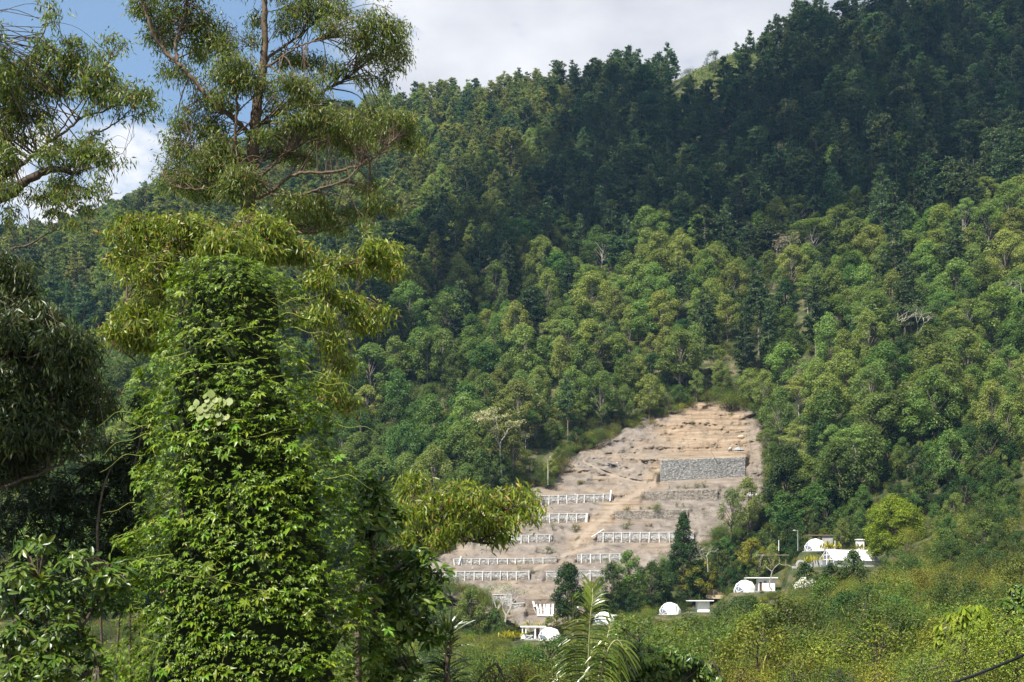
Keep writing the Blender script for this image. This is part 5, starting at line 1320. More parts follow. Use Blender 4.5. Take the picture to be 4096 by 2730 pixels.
# trees and bushes filling the belts around the village
KEEP = [(517, 564, 621, 646, 352, 378), (657, 684, 598, 620, 354, 380), (685, 716, 598, 616, 356, 384), (731, 758, 577, 598, 352, 378), (745, 780, 575, 594, 362, 388), (790, 830, 553, 572, 350, 370), (800, 830, 534, 556, 372, 392), (814, 880, 547, 570, 350, 384), (803, 835, 532, 548, 388, 406), (854, 867, 534, 552, 378, 394), (862, 932, 496, 562, 340, 392), (764, 782, 556, 566, 372, 384), (590, 619, 610, 628, 360, 372), (706, 722, 590, 600, 378, 392)]
def belts():
    r = np.random.default_rng(91); B = {'tree': [], 'bush': []}
    def free(px, d, ht, z):
        top = HZ - (z + ht) * F / d; bot = HZ - z * F / d
        for a, b, t, bt, d0, d1 in KEEP:
            if a - 3 < px < b + 3:
                if d0 - 1.5 < d < d1 + 1.5: return False
                if d <= d0 and top < bt - 9: return False     # would stand in front of it
        return True
    rim = [(395, 604), (470, 612), (512, 634), (553, 634), (575, 626), (600, 612), (625, 592), (640, 574), (660, 572), (700, 566), (712, 556), (735, 546), (762, 530), (775, 505), (800, 470)]
    rx = [a for a, _ in rim]; ry = [b for _, b in rim]
    for i in range(6500):
        px = r.uniform(400, 1040); d = r.uniform(346, 432)
        if px > 885: d = r.uniform(262, 440)
        elif px > 775 and d > 420: continue
        x = (px - 512) * d / F; z = float(ground(x, d)); py = HZ - z * F / d
        if d > 393 and 395 < px < 775 and in_poly(np.array([px]), np.array([py]), CLEAR)[0]: continue
        tree = r.random() < (0.42 if d > 384 else 0.12) and (d > 384 or px > 880)
        if tree:
            h = r.uniform(4.5, 9.0); w_ = h * 0.42
            if px < 800: h = min(h, max(2.5, (py - np.interp(px, rx, ry) + (12 if px > 560 else 2)) * d / F))
            if px > 885 and d < 330 and r.random() < 0.6 * np.clip((330 - d) / 60, 0, 1): continue
            if h < 3.6 or not free(px, d, h, z) : continue
            if any((x - q[0]) ** 2 + (d - q[1]) ** 2 < 9.5 for q in B['tree'][-400:]): continue
            B['tree'].append((x, d, z - 0.4, h, px))
        else:
            if px > 885 and d < 346 and r.random() < 0.7: continue
            s_ = r.uniform(0.55, 1.5) if d > 380 else r.uniform(0.45, 0.95)
            if px < 775 and 2.0 * s_ > max(0.8, (py - np.interp(px, rx, ry) + 6) * d / F): s_ = 0.5
            if not free(px, d, 1.9 * s_, z): continue
            B['bush'].append((x, d, z - 0.15, s_, px))
    for (x, d, z, h, px) in B['tree']:
        k = r.choice(['dark', 'broad', 'pale'], p=[0.5, 0.36, 0.14]); v = VAR[k][r.integers(0, len(VAR[k]))]
        if 6 < px < 1020:
            pl = ('under the lowest terraces' if px < 560 else 'behind the half hidden dome' if px < 640 else 'under the pointed conifer' if px < 712 else 'around the canopy hut' if px < 785 else 'around the glazed dome' if px < 865 else 'right of the bright rounded tree' if px < 960 else 'above the scrub at the right edge')
            lb = ('taller ' if h > 6.6 else 'low ') + {'dark': 'dark green', 'broad': 'mid green', 'pale': 'pale green'}[k] + ' thicket tree ' + pl
            plant(dict(v, kind='thicket_tree'), (x, d, z), r.uniform(0, 6.28), h / 15.5, lb, 'tree', 'thicket: ' + lb)
    P = np.array(B['bush']); n = len(P); s_ = P[:, 3]
    pick = np.where(r.random(n) < 0.08, 7 + r.integers(0, 2, n), np.where(r.random(n) < 0.6, 4 + r.integers(0, 3, n), r.integers(0, 4, n)))
    scatter_stuff('village_undergrowth', VAR['bush'] + VAR['bushg'] + VAR['dry'], P[:, :3], r.uniform(0, 6.28, n), np.stack([s_, s_, s_ * r.uniform(0.7, 1.1, n)], -1), pick)
belts()

# taller shrubs scattered through the near scrub
def scrub_trees():
    r = np.random.default_rng(95); got = []
    place = lambda a: ('beside the tall palm frond' if a < 640 else 'above the drooping glossy tree' if a < 720 else 'in the middle of the slope' if a < 830 else 'near the lone dark tree' if a < 910 else 'near the bright lemon tree' if a < 990 else 'by the right edge')
    looks = [('bush_green', 'taller green shrub standing out of the near scrub'), ('broad_dark', 'dark rounded shrub standing out of the near scrub'), ('bush', 'tall yellow green shrub standing out of the near scrub'), ('broad', 'grey green shrub standing out of the near scrub')]
    var = [[crown_shape(960 + 7 * a + b, [(0.12, 0.7), (0.45, 1.0), (0.8, 0.75), (1.0, 0.3)], 4.2, 2.5 + 0.5 * b, 30, 330, 0.17, (0.5, 0.95), r0=0.07) for b in range(3)] for a in range(4)]
    mesh = [[(p[0].mesh('trunk', [M['bark_dark']]), mesh_np('crown', p[1], p[2], [M[looks[a][0]]])) for p in var[a]] for a in range(4)]
    for k in range(4000):
        px = r.uniform(420, 1035); d = r.uniform(80, 330)
        if d > 215 and px < 890: continue
        x = (px - 512) * d / F
        if any((x - q[0]) ** 2 + (d - q[1]) ** 2 < (4.5 + d * 0.018) ** 2 for q in got): continue
        if len(got) >= 175: break
        got.append((x, d)); a = r.choice(4, p=[0.34, 0.3, 0.2, 0.16]); b = r.integers(0, 3); s_ = r.uniform(0.55, 1.7) * (0.65 + 0.35 * min(d / 200, 1))
        e = empty('shrub', (x, d, float(ground(x, d)) - 0.2), r.uniform(0, 6.28), s_, label=looks[a][1] + ' ' + place(px), cat='shrub', group='scrub: ' + looks[a][1] + ' ' + place(px))
        put('trunk', mesh[a][b][0], e); put('crown', mesh[a][b][1], e)
scrub_trees()

# yellow leaved ornamental plants by the huts
def strap_plant(px, py, d, n, ln, seed, leaf, name, label, wide=0.16, cat='plant', arch=0.5, spread=1.0):
    r = np.random.default_rng(seed); mb = MB()
    for k in range(n):
        az = r.uniform(0, 2 * np.pi); el = r.uniform(0.45, 1.35); L = ln * r.uniform(0.7, 1.15)
        p = np.array([r.normal(0, 0.35 * spread), r.normal(0, 0.3 * spread), r.uniform(0, 0.4) * ln * 0.5]); dd = np.array([math.cos(az) * math.cos(el), math.sin(az) * math.cos(el), math.sin(el)])
        S = unit(np.cross(dd, (0, 0, 1.0))); pts = [p + dd * L * t - np.array([0, 0, 1]) * arch * L * t ** 2.2 * 0.5 for t in (0, 0.35, 0.7, 1.0)]
        w_ = [0.35, 1.0, 0.8, 0.06]
        V = []
        for q, ww in zip(pts, w_): V += [q - S * wide * L * ww * 0.5, q + S * wide * L * ww * 0.5 + (0, 0, 0.02)]
        mb.add(V, [(0, 1, 3, 2), (2, 3, 5, 4), (4, 5, 7, 6)])
    e = empty(name, W3(px, py, d), label=label, cat=cat); put('leaves', mb.mesh('leaves', [M[leaf]]), e, kind='stuff')
strap_plant(512, 638, 368, 70, 2.6, 701, 'yellow', 'ornamental_shrub', 'yellow leaved clump left of the lowest hut', spread=4)
strap_plant(531, 627, 381, 40, 2.2, 702, 'yellow', 'ornamental_shrub', 'yellow sprigs showing above the roof of the lowest hut', spread=5, wide=0.12)
strap_plant(814, 562, 363, 70, 2.0, 703, 'yellow', 'ornamental_shrub', 'yellow leaved clump left of the white gable tent', spread=4)
strap_plant(829, 549, 379, 60, 2.4, 704, 'yellow', 'ornamental_shrub', 'yellow leaved plants right of the glazed dome', spread=4)
strap_plant(859.5, 549.5, 386, 50, 1.9, 710, 'yellow', 'ornamental_shrub', 'orange yellow plant before the small white booth', spread=2)
strap_plant(724, 592, 388, 16, 4.0, 705, 'broad', 'banana_plant', 'banana plant with upright leaves left of the canopy hut dome', wide=0.22, arch=0.3)
strap_plant(731, 590, 390, 14, 4.2, 706, 'bush_green', 'banana_plant', 'taller banana plant just left of the canopy hut', wide=0.22, arch=0.3)
strap_plant(700, 602, 384, 18, 2.6, 707, 'bush_green', 'banana_plant', 'low banana plants behind the plain fronted hut', wide=0.2, spread=3)
strap_plant(783, 531, 420, 34, 5.0, 708, 'broad_dark', 'fan_plant', 'dark fan leaved plant at the foot of the tall dark tree', wide=0.08, arch=0.6, spread=2)
strap_plant(968, 577, 300, 34, 6.0, 709, 'broad', 'palm_plant', 'silvery palm with long feathery leaves at the right', wide=0.07, arch=0.7)

# shrubs on the terraces
def terrace_shrub(px, py, s, seed, leaf, label, tall=1.2):
    mb, V, Q = bush_parts(seed, s, n=6, per=90, size=0.28, tall=tall)
    p = on_clear(px, py) + (0, -0.3, -0.1)
    e = empty('terrace_shrub', p, label=label, cat='shrub', group='shrubs growing on the cleared terraces'); put('trunk', mb.mesh('trunk', [M['bark_dark']]), e); put('crown', mesh_np('crown', V, Q, [M[leaf]]), e)
for k, (px, py, s, leaf, lab, tall) in enumerate((
        (655.5, 510.3, 1.5, 'bush_green', 'largest green shrub on the rim of the low stone wall', 1.1), (626.8, 510.8, 1.2, 'bush', 'olive shrub at the left end of the low stone wall rim', 1.0),
        (641, 509.5, 0.8, 'bush_green', 'small round shrub on the middle of the low stone wall rim', 1.0), (648.5, 509.2, 0.7, 'bush_green', 'small shrub left of the largest shrub on the stone wall rim', 1.0),
        (676, 506.5, 0.8, 'bush', 'small shrub on the bank above the low stone wall, right part', 1.1), (683.5, 507, 0.7, 'bush_green', 'upright little shrub right of the other bank shrubs', 1.6),
        (686, 488.4, 0.9, 'bush_green', 'rounded shrub on the rim of the tan stone wall', 1.1), (696.3, 487.5, 1.0, 'bush_green', 'rounded shrub in the middle under the tall dark wall', 1.1),
        (705.3, 488, 1.05, 'bush_green', 'tall narrow shrub under the right part of the tall dark wall', 1.9), (678, 488.6, 0.6, 'bush_green', 'tiny shrub at the left on the tan wall rim', 1.2),
        (670, 488.8, 0.6, 'bush', 'sparse weed tuft on the tan wall rim', 1.2), (643, 498.5, 0.8, 'bush_green', 'shrub at the left foot of the tan stone wall', 1.2),
        (624.4, 529.5, 1.1, 'bush_green', 'narrow shrub on the bank above the long posted wall', 1.9), (630, 525, 0.9, 'dry', 'dry shrub on the bank above the long posted wall', 1.0),
        (648.5, 527, 1.0, 'bush', 'olive shrub on the bank left of the pointed conifer', 1.3), (576.5, 530.2, 1.2, 'bush', 'olive shrub in the middle of the sandy bank', 1.0),
        (553, 530, 0.9, 'bush_green', 'thin shrub above the end of the half hidden posted wall', 1.9), (561, 529, 0.8, 'dry', 'dry little shrub beside the thin shrub on the bank', 1.2),
        (546, 553.5, 1.2, 'bush_green', 'ragged shrub above the low long posted wall', 1.5), (553.5, 553, 0.8, 'bush_green', 'small shrub beside the ragged shrub above the low wall', 1.0),
        (536, 552, 0.9, 'dry', 'dry ragged shrub above the low long posted wall', 1.3), (598, 464.5, 0.7, 'bush', 'weed patch beside the black plastic sheeting', 0.8),
        (582, 483.5, 1.4, 'bush', 'low yellow green patch at the left rim of the bare slope', 0.4), (571, 468, 0.9, 'bush_green', 'small shrub at the left rim of the bare slope', 1.0),
        (693, 424, 0.8, 'bush_green', 'small shrub high on the bare slope near its top', 0.9), (731, 415, 1.0, 'bush', 'scrubby tuft at the top rim of the bare slope', 0.8),
        (608, 580, 1.0, 'bush_green', 'wispy shrub beside the small slim conifer', 1.8), (598, 582, 0.9, 'bush', 'wispy olive shrub before the lowest posted wall', 1.8),
        )):
    terrace_shrub(px, py, s, 800 + k, leaf, lab, tall)

# skyline trees
def skyline(kind, px, py_top, py_base, seed, label, wid=4.2, layers=14, bare=0.3, d=None):
    d = d or hit(px, py_base) - 4
    h = (py_base - py_top) * d / F
    if kind == 'pine': tree_from('pine_tree', pine_parts(seed, h=h, wid=wid, layers=layers, bare=bare), 'bark_pine', 'pine', W3(px, py_base, d) , label, 'pine')
    else: tree_from('broadleaf_tree', broad_parts(seed, h=h, wid=wid, n=14, per=60, size=0.5, trunk_f=0.2, lump=(1.6, 2.6)), 'bark_dark', 'broad_dark', W3(px, py_base, d), label)
skyline('pine', 777, 13, 66, 901, 'largest dark pine standing on the crest beside the grassy slope', wid=9.5, layers=20, bare=0.12)
skyline('pine', 769, 20, 66, 902, 'dark pine leaning into the largest pine on the crest', wid=7, layers=18, bare=0.1)
skyline('pine', 785, 22, 66, 903, 'dark pine right behind the largest pine on the crest', wid=7, layers=18, bare=0.12)
skyline('pine', 750, 30, 54, 904, 'small pine at the top end of the grassy crest', wid=4.5, layers=12, bare=0.08)
skyline('pine', 737, 42, 60, 905, 'smallest pine on the grassy crest', wid=3.0, layers=10, bare=0.08)
skyline('broad', 715, 51, 71, 906, 'round leafed tree standing alone on the grassy crest', wid=9)
skyline('pine', 675, 54, 80, 907, 'pointed conifer on the skyline left of the grassy crest', wid=6.5, layers=16, bare=0.08)
skyline('pine', 655, 53, 88, 908, 'tall pointed pine on the skyline, larger of a pair', wid=7, layers=18, bare=0.08)
skyline('pine', 649, 60, 88, 909, 'pine on the skyline just left of the larger pointed pine', wid=5, layers=15, bare=0.1)
skyline('pine', 631, 62, 92, 910, 'narrow dark pine on the skyline', wid=4.6, layers=16, bare=0.08)
skyline('pine', 538, 76, 118, 911, 'tall layered pine rising above the lit part of the skyline', wid=5.5, layers=13, bare=0.25)
skyline('pine', 146, 192, 236, 912, 'tall hazy pine on the far left skyline', wid=8, layers=16, bare=0.1)
skyline('pine', 110, 215, 246, 913, 'hazy pine lower on the far left skyline', wid=5, layers=14, bare=0.1)
skyline('pine', 592, 72, 106, 914, 'pine on the skyline where the shadow begins', wid=5.5, layers=14, bare=0.2)
skyline('pine', 437, 85, 122, 915, 'broad layered pine on the hazy left skyline', wid=7, layers=13, bare=0.35)
skyline('pine', 364, 98, 132, 916, 'broad topped pine at the left end of the visible ridge', wid=6.5, layers=11, bare=0.4)
skyline('broad', 808, 26, 44, 917, 'slim leafy tree alone on the crest right of the largest pine', wid=4)
skyline('broad', 830, 28, 46, 918, 'pale low tree on the crest before the wooded summit', wid=5)

def crest_grass():
    n = 16000; out_c = []
    px = R.uniform(640, 775, n); py = R.uniform(38, 100, n)
    m = in_poly(px, py, GRASSY) | ((poly_dist(px, py, GRASSY) < 2.0)); px, py = px[m], py[m]
    P = np.array([W3(a, b, hit(a, b, 800, 1000)) for a, b in zip(px[:5200], py[:5200])])
    P[:, 2] = ground(P[:, 0], P[:, 1])
    P = P + R.normal(0, 0.7, P.shape) * (1, 1, 0); n = len(P)
    V, Q = diamonds(P, unit(R.normal(0, 0.35, (n, 3)) + (0, 0, 1.0)), unit(R.normal(size=(n, 3))), R.uniform(0.8, 1.8, n), R.uniform(0.4, 0.8, n))
    put('crest_grass', mesh_np('crest_grass', V, Q, [M['grass']]), kind='stuff')
crest_grass()

# ------------------------------------------------------------------ foreground trees and climbers
def nearest(P, Q):
    return int(np.argmin(np.linalg.norm(P - Q, axis=1)))

def leafy_tree(name, label, d, limbs, blobs, leaf, bark, conv, seed, L=0.16, Wl=0.034, dens=0.55, group=None, cat='tree', per_spray=8, hang=0.85, depth=1.0, twigr=0.012, dspread=1.5, limb_names=True):
    """limbs: ([(px, py, dd)...], r0, r1); blobs: (cx, cy, rx, ry, weight[, dd]) in conv's coordinates; hanging narrow leaves"""
    r = np.random.default_rng(seed)
    base_pts = None; allP = []; allr = []
    lm = []
    for k, (pts, r0, r1) in enumerate(limbs):
        q = []
        for j, p in enumerate(pts):
            x, y = conv(p[0], p[1]); dd = p[2] if len(p) > 2 else 0.0
            q.append(W3(x, y, d + dd))
        S = spline(q, 5 * len(q)); S[1:-1] += r.normal(0, 0.012, S[1:-1].shape)
        rr = np.linspace(r0, r1, len(S)); lm.append((S, rr)); allP.append(S); allr.append(rr)
    base = lm[0][0][0] if lm[0][0][0][2] < lm[0][0][-1][2] else lm[0][0][-1]
    gz = float(ground(base[0], base[1]))
    root = np.array([base[0], base[1], min(gz, base[2])])
    e = empty(name, root, label=label, cat=cat, group=group)
    for k, (S, rr) in enumerate(lm):
        S2 = S - root
        if k == 0:
            if S2[0][2] > S2[-1][2]: S2 = S2[::-1]; rr = rr[::-1]
            if S2[0][2] > 0.3: S2 = np.vstack([[S2[0][0] * 0.6, S2[0][1], 0.0], S2]); rr = np.concatenate([[rr[0] * 1.15], rr])
        V, Q = tube(S2, rr * (0.85 if k == 0 else 0.72), 8 if k == 0 else 6)
        put('trunk' if k == 0 else 'limb', mesh_np('trunk' if k == 0 else 'limb', V, Q, [M[bark]], smooth=True), e)
    allP = np.concatenate(allP); allr = np.concatenate(allr)
    tw = MB(); Cs, As, Ns, Ls, Ws = [], [], [], [], []
    ph = conv(1, 1); p0 = conv(0, 0); sx = ph[0] - p0[0]
    for b in blobs:
        cx, cy = conv(b[0], b[1]); rx, ry = b[2] * sx, b[3] * sx; wgt = b[4] if len(b) > 4 else 1.0
        dd = b[5] if len(b) > 5 else r.normal(0, 0.5) * depth
        s = d / F
        c = W3(cx, cy, d + dd); rad = np.array([rx * s, (rx + ry) / 2 * s * dspread * 0.7, ry * s])
        nl = int(dens * wgt * math.pi * rx * ry); ns = max(3, nl // per_spray)
        # a few branchlets reach from the nearest limb into the lump
        nb = max(2, int(1 + ns / 9)); tips = []
        j = nearest(allP, c); 
        for q in range(nb):
            v = unit(r.normal(size=3)) * r.uniform(0.3, 0.85); t = c + v * rad
            dj = np.linalg.norm(allP - (t * 0.6 + c * 0.4), axis=1); cand = np.where(dj < dj.min() * 1.35 + 0.12)[0]; jj = int(cand[r.integers(0, len(cand))])
            a = allP[jj]; ln = np.linalg.norm(t - a); m = (a + t) / 2 + np.array([0, 0, 0.10 * ln]) + r.normal(0, 0.05 * ln, 3)
            P = spline([a, m, t], 8); ra = min(allr[jj] * 0.45, 0.008 + 0.008 * ln)
            tw.tube(P - root, np.linspace(ra, 0.006, len(P)), 4); tips.append(P[len(P) // 2:])
        tips = np.concatenate(tips)
        u = unit(r.normal(size=(ns, 3))) * (r.random((ns, 1)) ** 0.42) * np.where(r.random((ns, 1)) < 0.32, r.uniform(1.0, 1.6, (ns, 1)), 1.0)
        sp = c + u * rad
        for q in range(ns):
            a = tips[np.argmin(np.linalg.norm(tips - sp[q], axis=1))]
            e_ = sp[q]; vec = e_ - a; ln = np.linalg.norm(vec)
            if ln > 0.03:
                if ln > 0.05: tw.tube(np.array([a, (a + e_) / 2 + (0, 0, 0.12 * ln), e_]) - root, [0.008, 0.006, 0.004], 3)
            k = max(3, int(per_spray * r.uniform(0.6, 1.4)))
            t = r.random(k)[:, None]; off = r.normal(0, 0.095, (k, 3)) * np.array([1.3, 1.3, 0.8])
            pos = e_ - unit(vec[None])[0] * t * min(0.3, ln * 0.6 + 0.05) + off
            A = r.normal(0, 0.55, (k, 3)); A[:, 2] -= hang; A += unit(vec[None])[0] * 0.3
            Cs.append(pos); As.append(unit(A)); nn = r.normal(size=(k, 3)); nn[:, 2] *= 0.5; Ns.append(unit(nn))
            Ls.append(L * r.uniform(0.6, 1.25, k)); Ws.append(Wl * r.uniform(0.75, 1.3, k))
    C = np.concatenate(Cs) - root
    V, Q = diamonds(C, np.concatenate(As), np.concatenate(Ns), np.concatenate(Ls), np.concatenate(Ws), droop=0.12)
    put('twigs', tw.mesh('twigs', [M[bark]]), e, kind='stuff')
    put('foliage', mesh_np('foliage', V, Q, [M[leaf]]), e, kind='stuff')
    return e

z5 = lambda x, y: (125 + x / 5.702, y / 5.702)            # notes taken in enlarged views of the photograph
z4 = lambda x, y: (x / 6.272, y / 6.272)
z1d = lambda x, y: (x / 6.272, 225 + y / 6.272)
z2d = lambda x, y: (x / 6.4, 437.5 + y / 6.4)
dsp = lambda x, y: (x * 0.4352, y * 0.4352)
zb4 = lambda x, y: (225 + x / 6.744, 450 + y / 6.744)

# the tall gum tree in the middle
TALL_LIMBS = [
 ([(700, 1900, 0), (698, 1500, 0), (700, 1200, 0), (715, 1050, 0), (725, 930, 0), (735, 800, 0), (748, 650, 0), (765, 520, 0), (785, 400, 0), (793, 300, 0), (797, 100, 0), (802, -60, 0), (806, -260, 0)], 0.30, 0.06),
 ([(715, 775, 0), (660, 715, -.3), (600, 660, -.5), (540, 620, -.7), (470, 560, -.8), (430, 500, -.9), (340, 400, -1), (290, 350, -1), (220, 285, -1), (165, 210, -1.1), (130, 110, -1.2), (110, 50, -1.2), (80, -40, -1.2)], 0.11, 0.035),
 ([(298, 350, -1), (285, 260, -.9), (300, 190, -.8), (330, 120, -.7), (345, 20, -.7), (360, -60, -.7)], 0.06, 0.03),
 ([(690, 985, 0.1), (660, 920, -.5), (630, 800, -.8), (635, 600, -1), (642, 500, -1), (662, 420, -1)], 0.085, 0.03),
 ([(785, 395, 0), (830, 320, .2), (900, 270, .4), (1000, 200, .6), (1060, 150, .7), (1150, 90, .8)], 0.07, 0.025),
 ([(783, 400, 0), (900, 320, -.3), (1000, 260, -.5), (1100, 230, -.7), (1180, 215, -.8)], 0.05, 0.02),
 ([(748, 740, 0), (800, 680, .3), (950, 610, .7), (1130, 525, 1), (1200, 480, 1.1), (1290, 430, 1.2), (1320, 340, 1.2), (1380, 220, 1.2), (1450, 130, 1.2)], 0.075, 0.025),
 ([(712, 1135, 0), (770, 1120, -.2), (850, 1080, -.5), (920, 1020, -.8), (1010, 985, -1), (1150, 980, -1.1), (1300, 955, -1.1), (1380, 930, -1.1), (1450, 870, -1.1), (1550, 780, -1.1)], 0.085, 0.025),
 ([(830, 1108, -.5), (1000, 1115, -.9), (1090, 1080, -1), (1200, 1050, -1.2), (1280, 1010, -1.2), (1340, 945, -1.2), (1400, 890, -1.2)], 0.055, 0.02),
 ([(722, 980, 0), (770, 930, -.3), (800, 885, -.5), (812, 860, -.5)], 0.06, 0.04),
 ([(700, 1030, 0), (800, 985, -.5), (880, 900, -.8), (1000, 825, -1)], 0.06, 0.03),
 ([(705, 1320, 0), (850, 1310, .2), (950, 1300, .4), (1050, 1330, .5), (1150, 1310, .6), (1250, 1290, .7), (1400, 1230, .8), (1500, 1180, .8)], 0.06, 0.02),
 ([(798, 190, 0), (740, 270, -.2), (660, 210, -.3), (630, 150, -.4)], 0.02, 0.008),
 ([(720, 920, 0), (600, 960, -.6), (470, 930, -.8), (380, 780, -.9), (330, 720, -1)], 0.05, 0.015),
 ([(712, 1050, 0), (560, 1060, -.6), (400, 1080, -.8), (260, 1050, -1), (200, 940, -1)], 0.045, 0.012),
]
TALL_BLOBS = [
 (90, 40, 90, 60), (230, 60, 150, 80), (170, 200, 80, 100, .8), (250, 200, 80, 80), (400, 110, 110, 90), (480, 190, 130, 110), (560, 270, 100, 80, 1.1), (420, 300, 90, 70),
 (620, 360, 110, 60, 1.3, -1.4), (560, 430, 100, 70, 1.2), (690, 450, 120, 100, 1.2, -1.2), (330, 430, 90, 90, .6), (230, 400, 60, 90, .5), (450, 570, 100, 100, .6), (560, 560, 100, 90, 1),
 (350, 690, 90, 90, .9), (300, 800, 90, 80, .7), (330, 880, 120, 90, .9), (240, 1000, 80, 110, .6), (330, 1040, 100, 80, .8), (500, 760, 110, 110, 1.2), (560, 850, 110, 100, 1.2),
 (470, 920, 120, 90, 1.1), (560, 990, 150, 90, 1.2), (440, 1080, 120, 80, 1.1), (740, 120, 50, 80, .7), (735, 225, 45, 60, .8), (960, 90, 110, 80, .9), (1050, 30, 130, 70), (1200, 60, 120, 70), (900, 150, 70, 60, .6),
 (1160, 140, 90, 60, .9), (1440, 120, 120, 80, 1.1), (1540, 190, 80, 90, 1.1), (1560, 310, 80, 100, 1.1), (1430, 290, 100, 90, 1.1), (1350, 180, 80, 80, .9), (1490, 430, 60, 80, .7), (1380, 450, 70, 60, .5), (1300, 240, 80, 70, .7),
 (930, 340, 110, 50, 1.2, 1.2), (1060, 350, 110, 55, 1.2, 1), (1190, 400, 90, 60, .9), (1120, 470, 80, 50, .7), (930, 470, 100, 60, 1.3, -1.5), (1020, 500, 90, 80, 1.2, -1.4), (1060, 580, 110, 60, 1.1), (960, 580, 90, 60, .9),
 (830, 520, 60, 70, .7), (860, 620, 90, 60, .7), (1000, 680, 130, 60, 1.1, -1.3), (1150, 670, 120, 70, 1.2, -1.2), (1080, 770, 130, 80, 1.1), (1240, 790, 130, 80, 1.1), (1210, 630, 90, 50, 1), (1330, 700, 100, 80, 1.1, -1.5), (1420, 650, 70, 50, .9),
 (1530, 660, 90, 60, 1), (1600, 700, 80, 70, 1.1), (1480, 760, 110, 70, 1.1), (1600, 790, 90, 60, 1), (1680, 820, 50, 70, 1), (1350, 830, 110, 60, .9), (900, 760, 90, 60, .8), (900, 870, 90, 60, .9), (1020, 900, 110, 60, .8), (780, 760, 60, 45, 1.3, -1.4),
 (650, 1000, 100, 70, 1.5, -1.6), (620, 1080, 110, 70, 1.4, -1.6), (760, 1050, 60, 60, .9), (1400, 1070, 45, 60, 1.2), (1440, 1140, 60, 60, 1.1), (1330, 1060, 30, 30, .9), (1280, 1220, 70, 40, 1), (1400, 1190, 60, 40, 1), (1530, 1190, 40, 50, 1.1), (1390, 1290, 45, 50, 1.1),
 (950, 1150, 120, 70, 1.1), (1090, 1180, 100, 80, 1.1), (1160, 1230, 80, 70, 1), (1040, 1270, 130, 60, 1.1), (900, 1240, 90, 60, 1.1), (1200, 1300, 70, 50, .7),
 # above the frame
 (800, -110, 220, 90), (400, -100, 220, 90, .9), (1150, -90, 220, 80, .9), (900, -260, 200, 90, .8), (150, -90, 130, 80, .7), (600, -220, 180, 90, .7),
]
leafy_tree('gum_tree', 'tall gum tree with a bare brown trunk and drooping leaves, rising out of the frame', 40, TALL_LIMBS, TALL_BLOBS, 'gum', 'bark', z5, 31, L=0.145, Wl=0.033, dens=1.0)

# yellow green younger gum in front of it
YL = [([(330, 1900, 0), (335, 1600, 0), (320, 1420, 0), (290, 1300, 0), (280, 1200, 0)], 0.06, 0.02), ([(10, 1900, 0), (15, 1600, 0), (20, 1450, 0), (10, 1300, 0)], 0.05, 0.02), ([(330, 1650, 0), (500, 1480, 0), (640, 1330, 0), (700, 1230, 0)], 0.05, 0.015),
      ([(340, 1750, 0), (700, 1560, .3), (1000, 1480, .5), (1300, 1500, .6), (1480, 1430, .6)], 0.05, 0.012), ([(60, 2060, 0), (-60, 1960, 0), (-110, 1900, 0), (-170, 1840, 0)], 0.03, 0.01), ([(900, 1700, .5), (1100, 1600, .6), (1250, 1520, .6), (1390, 1440, .6)], 0.03, 0.012),
      ([(800, 1900, 0.4), (1000, 1800, .5), (1250, 1720, .6), (1330, 1700, .6)], 0.03, 0.01)]
YB = [(200, 1270, 90, 60, 1.2), (350, 1280, 120, 70, 1.3), (480, 1330, 110, 80, 1.3), (720, 1250, 90, 60, 1.4), (830, 1310, 120, 80, 1.4), (690, 1350, 130, 80, 1.4), (560, 1400, 150, 80, 1.3), (900, 1400, 110, 80, 1.3), (1010, 1440, 90, 70, 1.1), (330, 1400, 130, 80, 1.2), (750, 1430, 160, 70, 1.2),
      (1420, 1400, 60, 50, 1.3), (1500, 1450, 70, 80, 1.4), (1420, 1480, 80, 50, 1), (1340, 1530, 90, 50, .9), (1220, 1500, 110, 70, .8), (1120, 1580, 110, 60, .8), (1540, 1540, 40, 60, 1.1),
      (50, 1270, 90, 60, 1), (-40, 1330, 70, 60, .7), (120, 1360, 100, 70, 1), (20, 1440, 100, 70, .8), (180, 1480, 110, 70, 1), (90, 1560, 110, 70, .8), (-60, 1500, 60, 50, .6), (240, 1580, 110, 80, .9), (180, 1680, 110, 70, .9), (100, 1760, 130, 70, 1), (30, 1820, 110, 70, 1.2), (-20, 1890, 110, 60, 1.1), (150, 1850, 110, 80, 1.2), (80, 1940, 100, 60, 1), (200, 1950, 80, 80, 1),
      (1180, 1690, 80, 50, .9), (1300, 1720, 90, 60, 1), (1450, 1780, 80, 45, .9), (1370, 1850, 110, 50, .8), (1100, 1800, 90, 80, .8), (1180, 1950, 70, 80, .8), (1230, 2080, 80, 70, .8), (1170, 2200, 80, 90, .8), (1260, 2300, 80, 70, .7)]
leafy_tree('gum_sapling', 'yellow green young gum tree with slender stems behind the top of the vine column', 33, YL, YB, 'gum_young', 'bark', z5, 32, L=0.165, Wl=0.042, dens=1.1, hang=0.75)

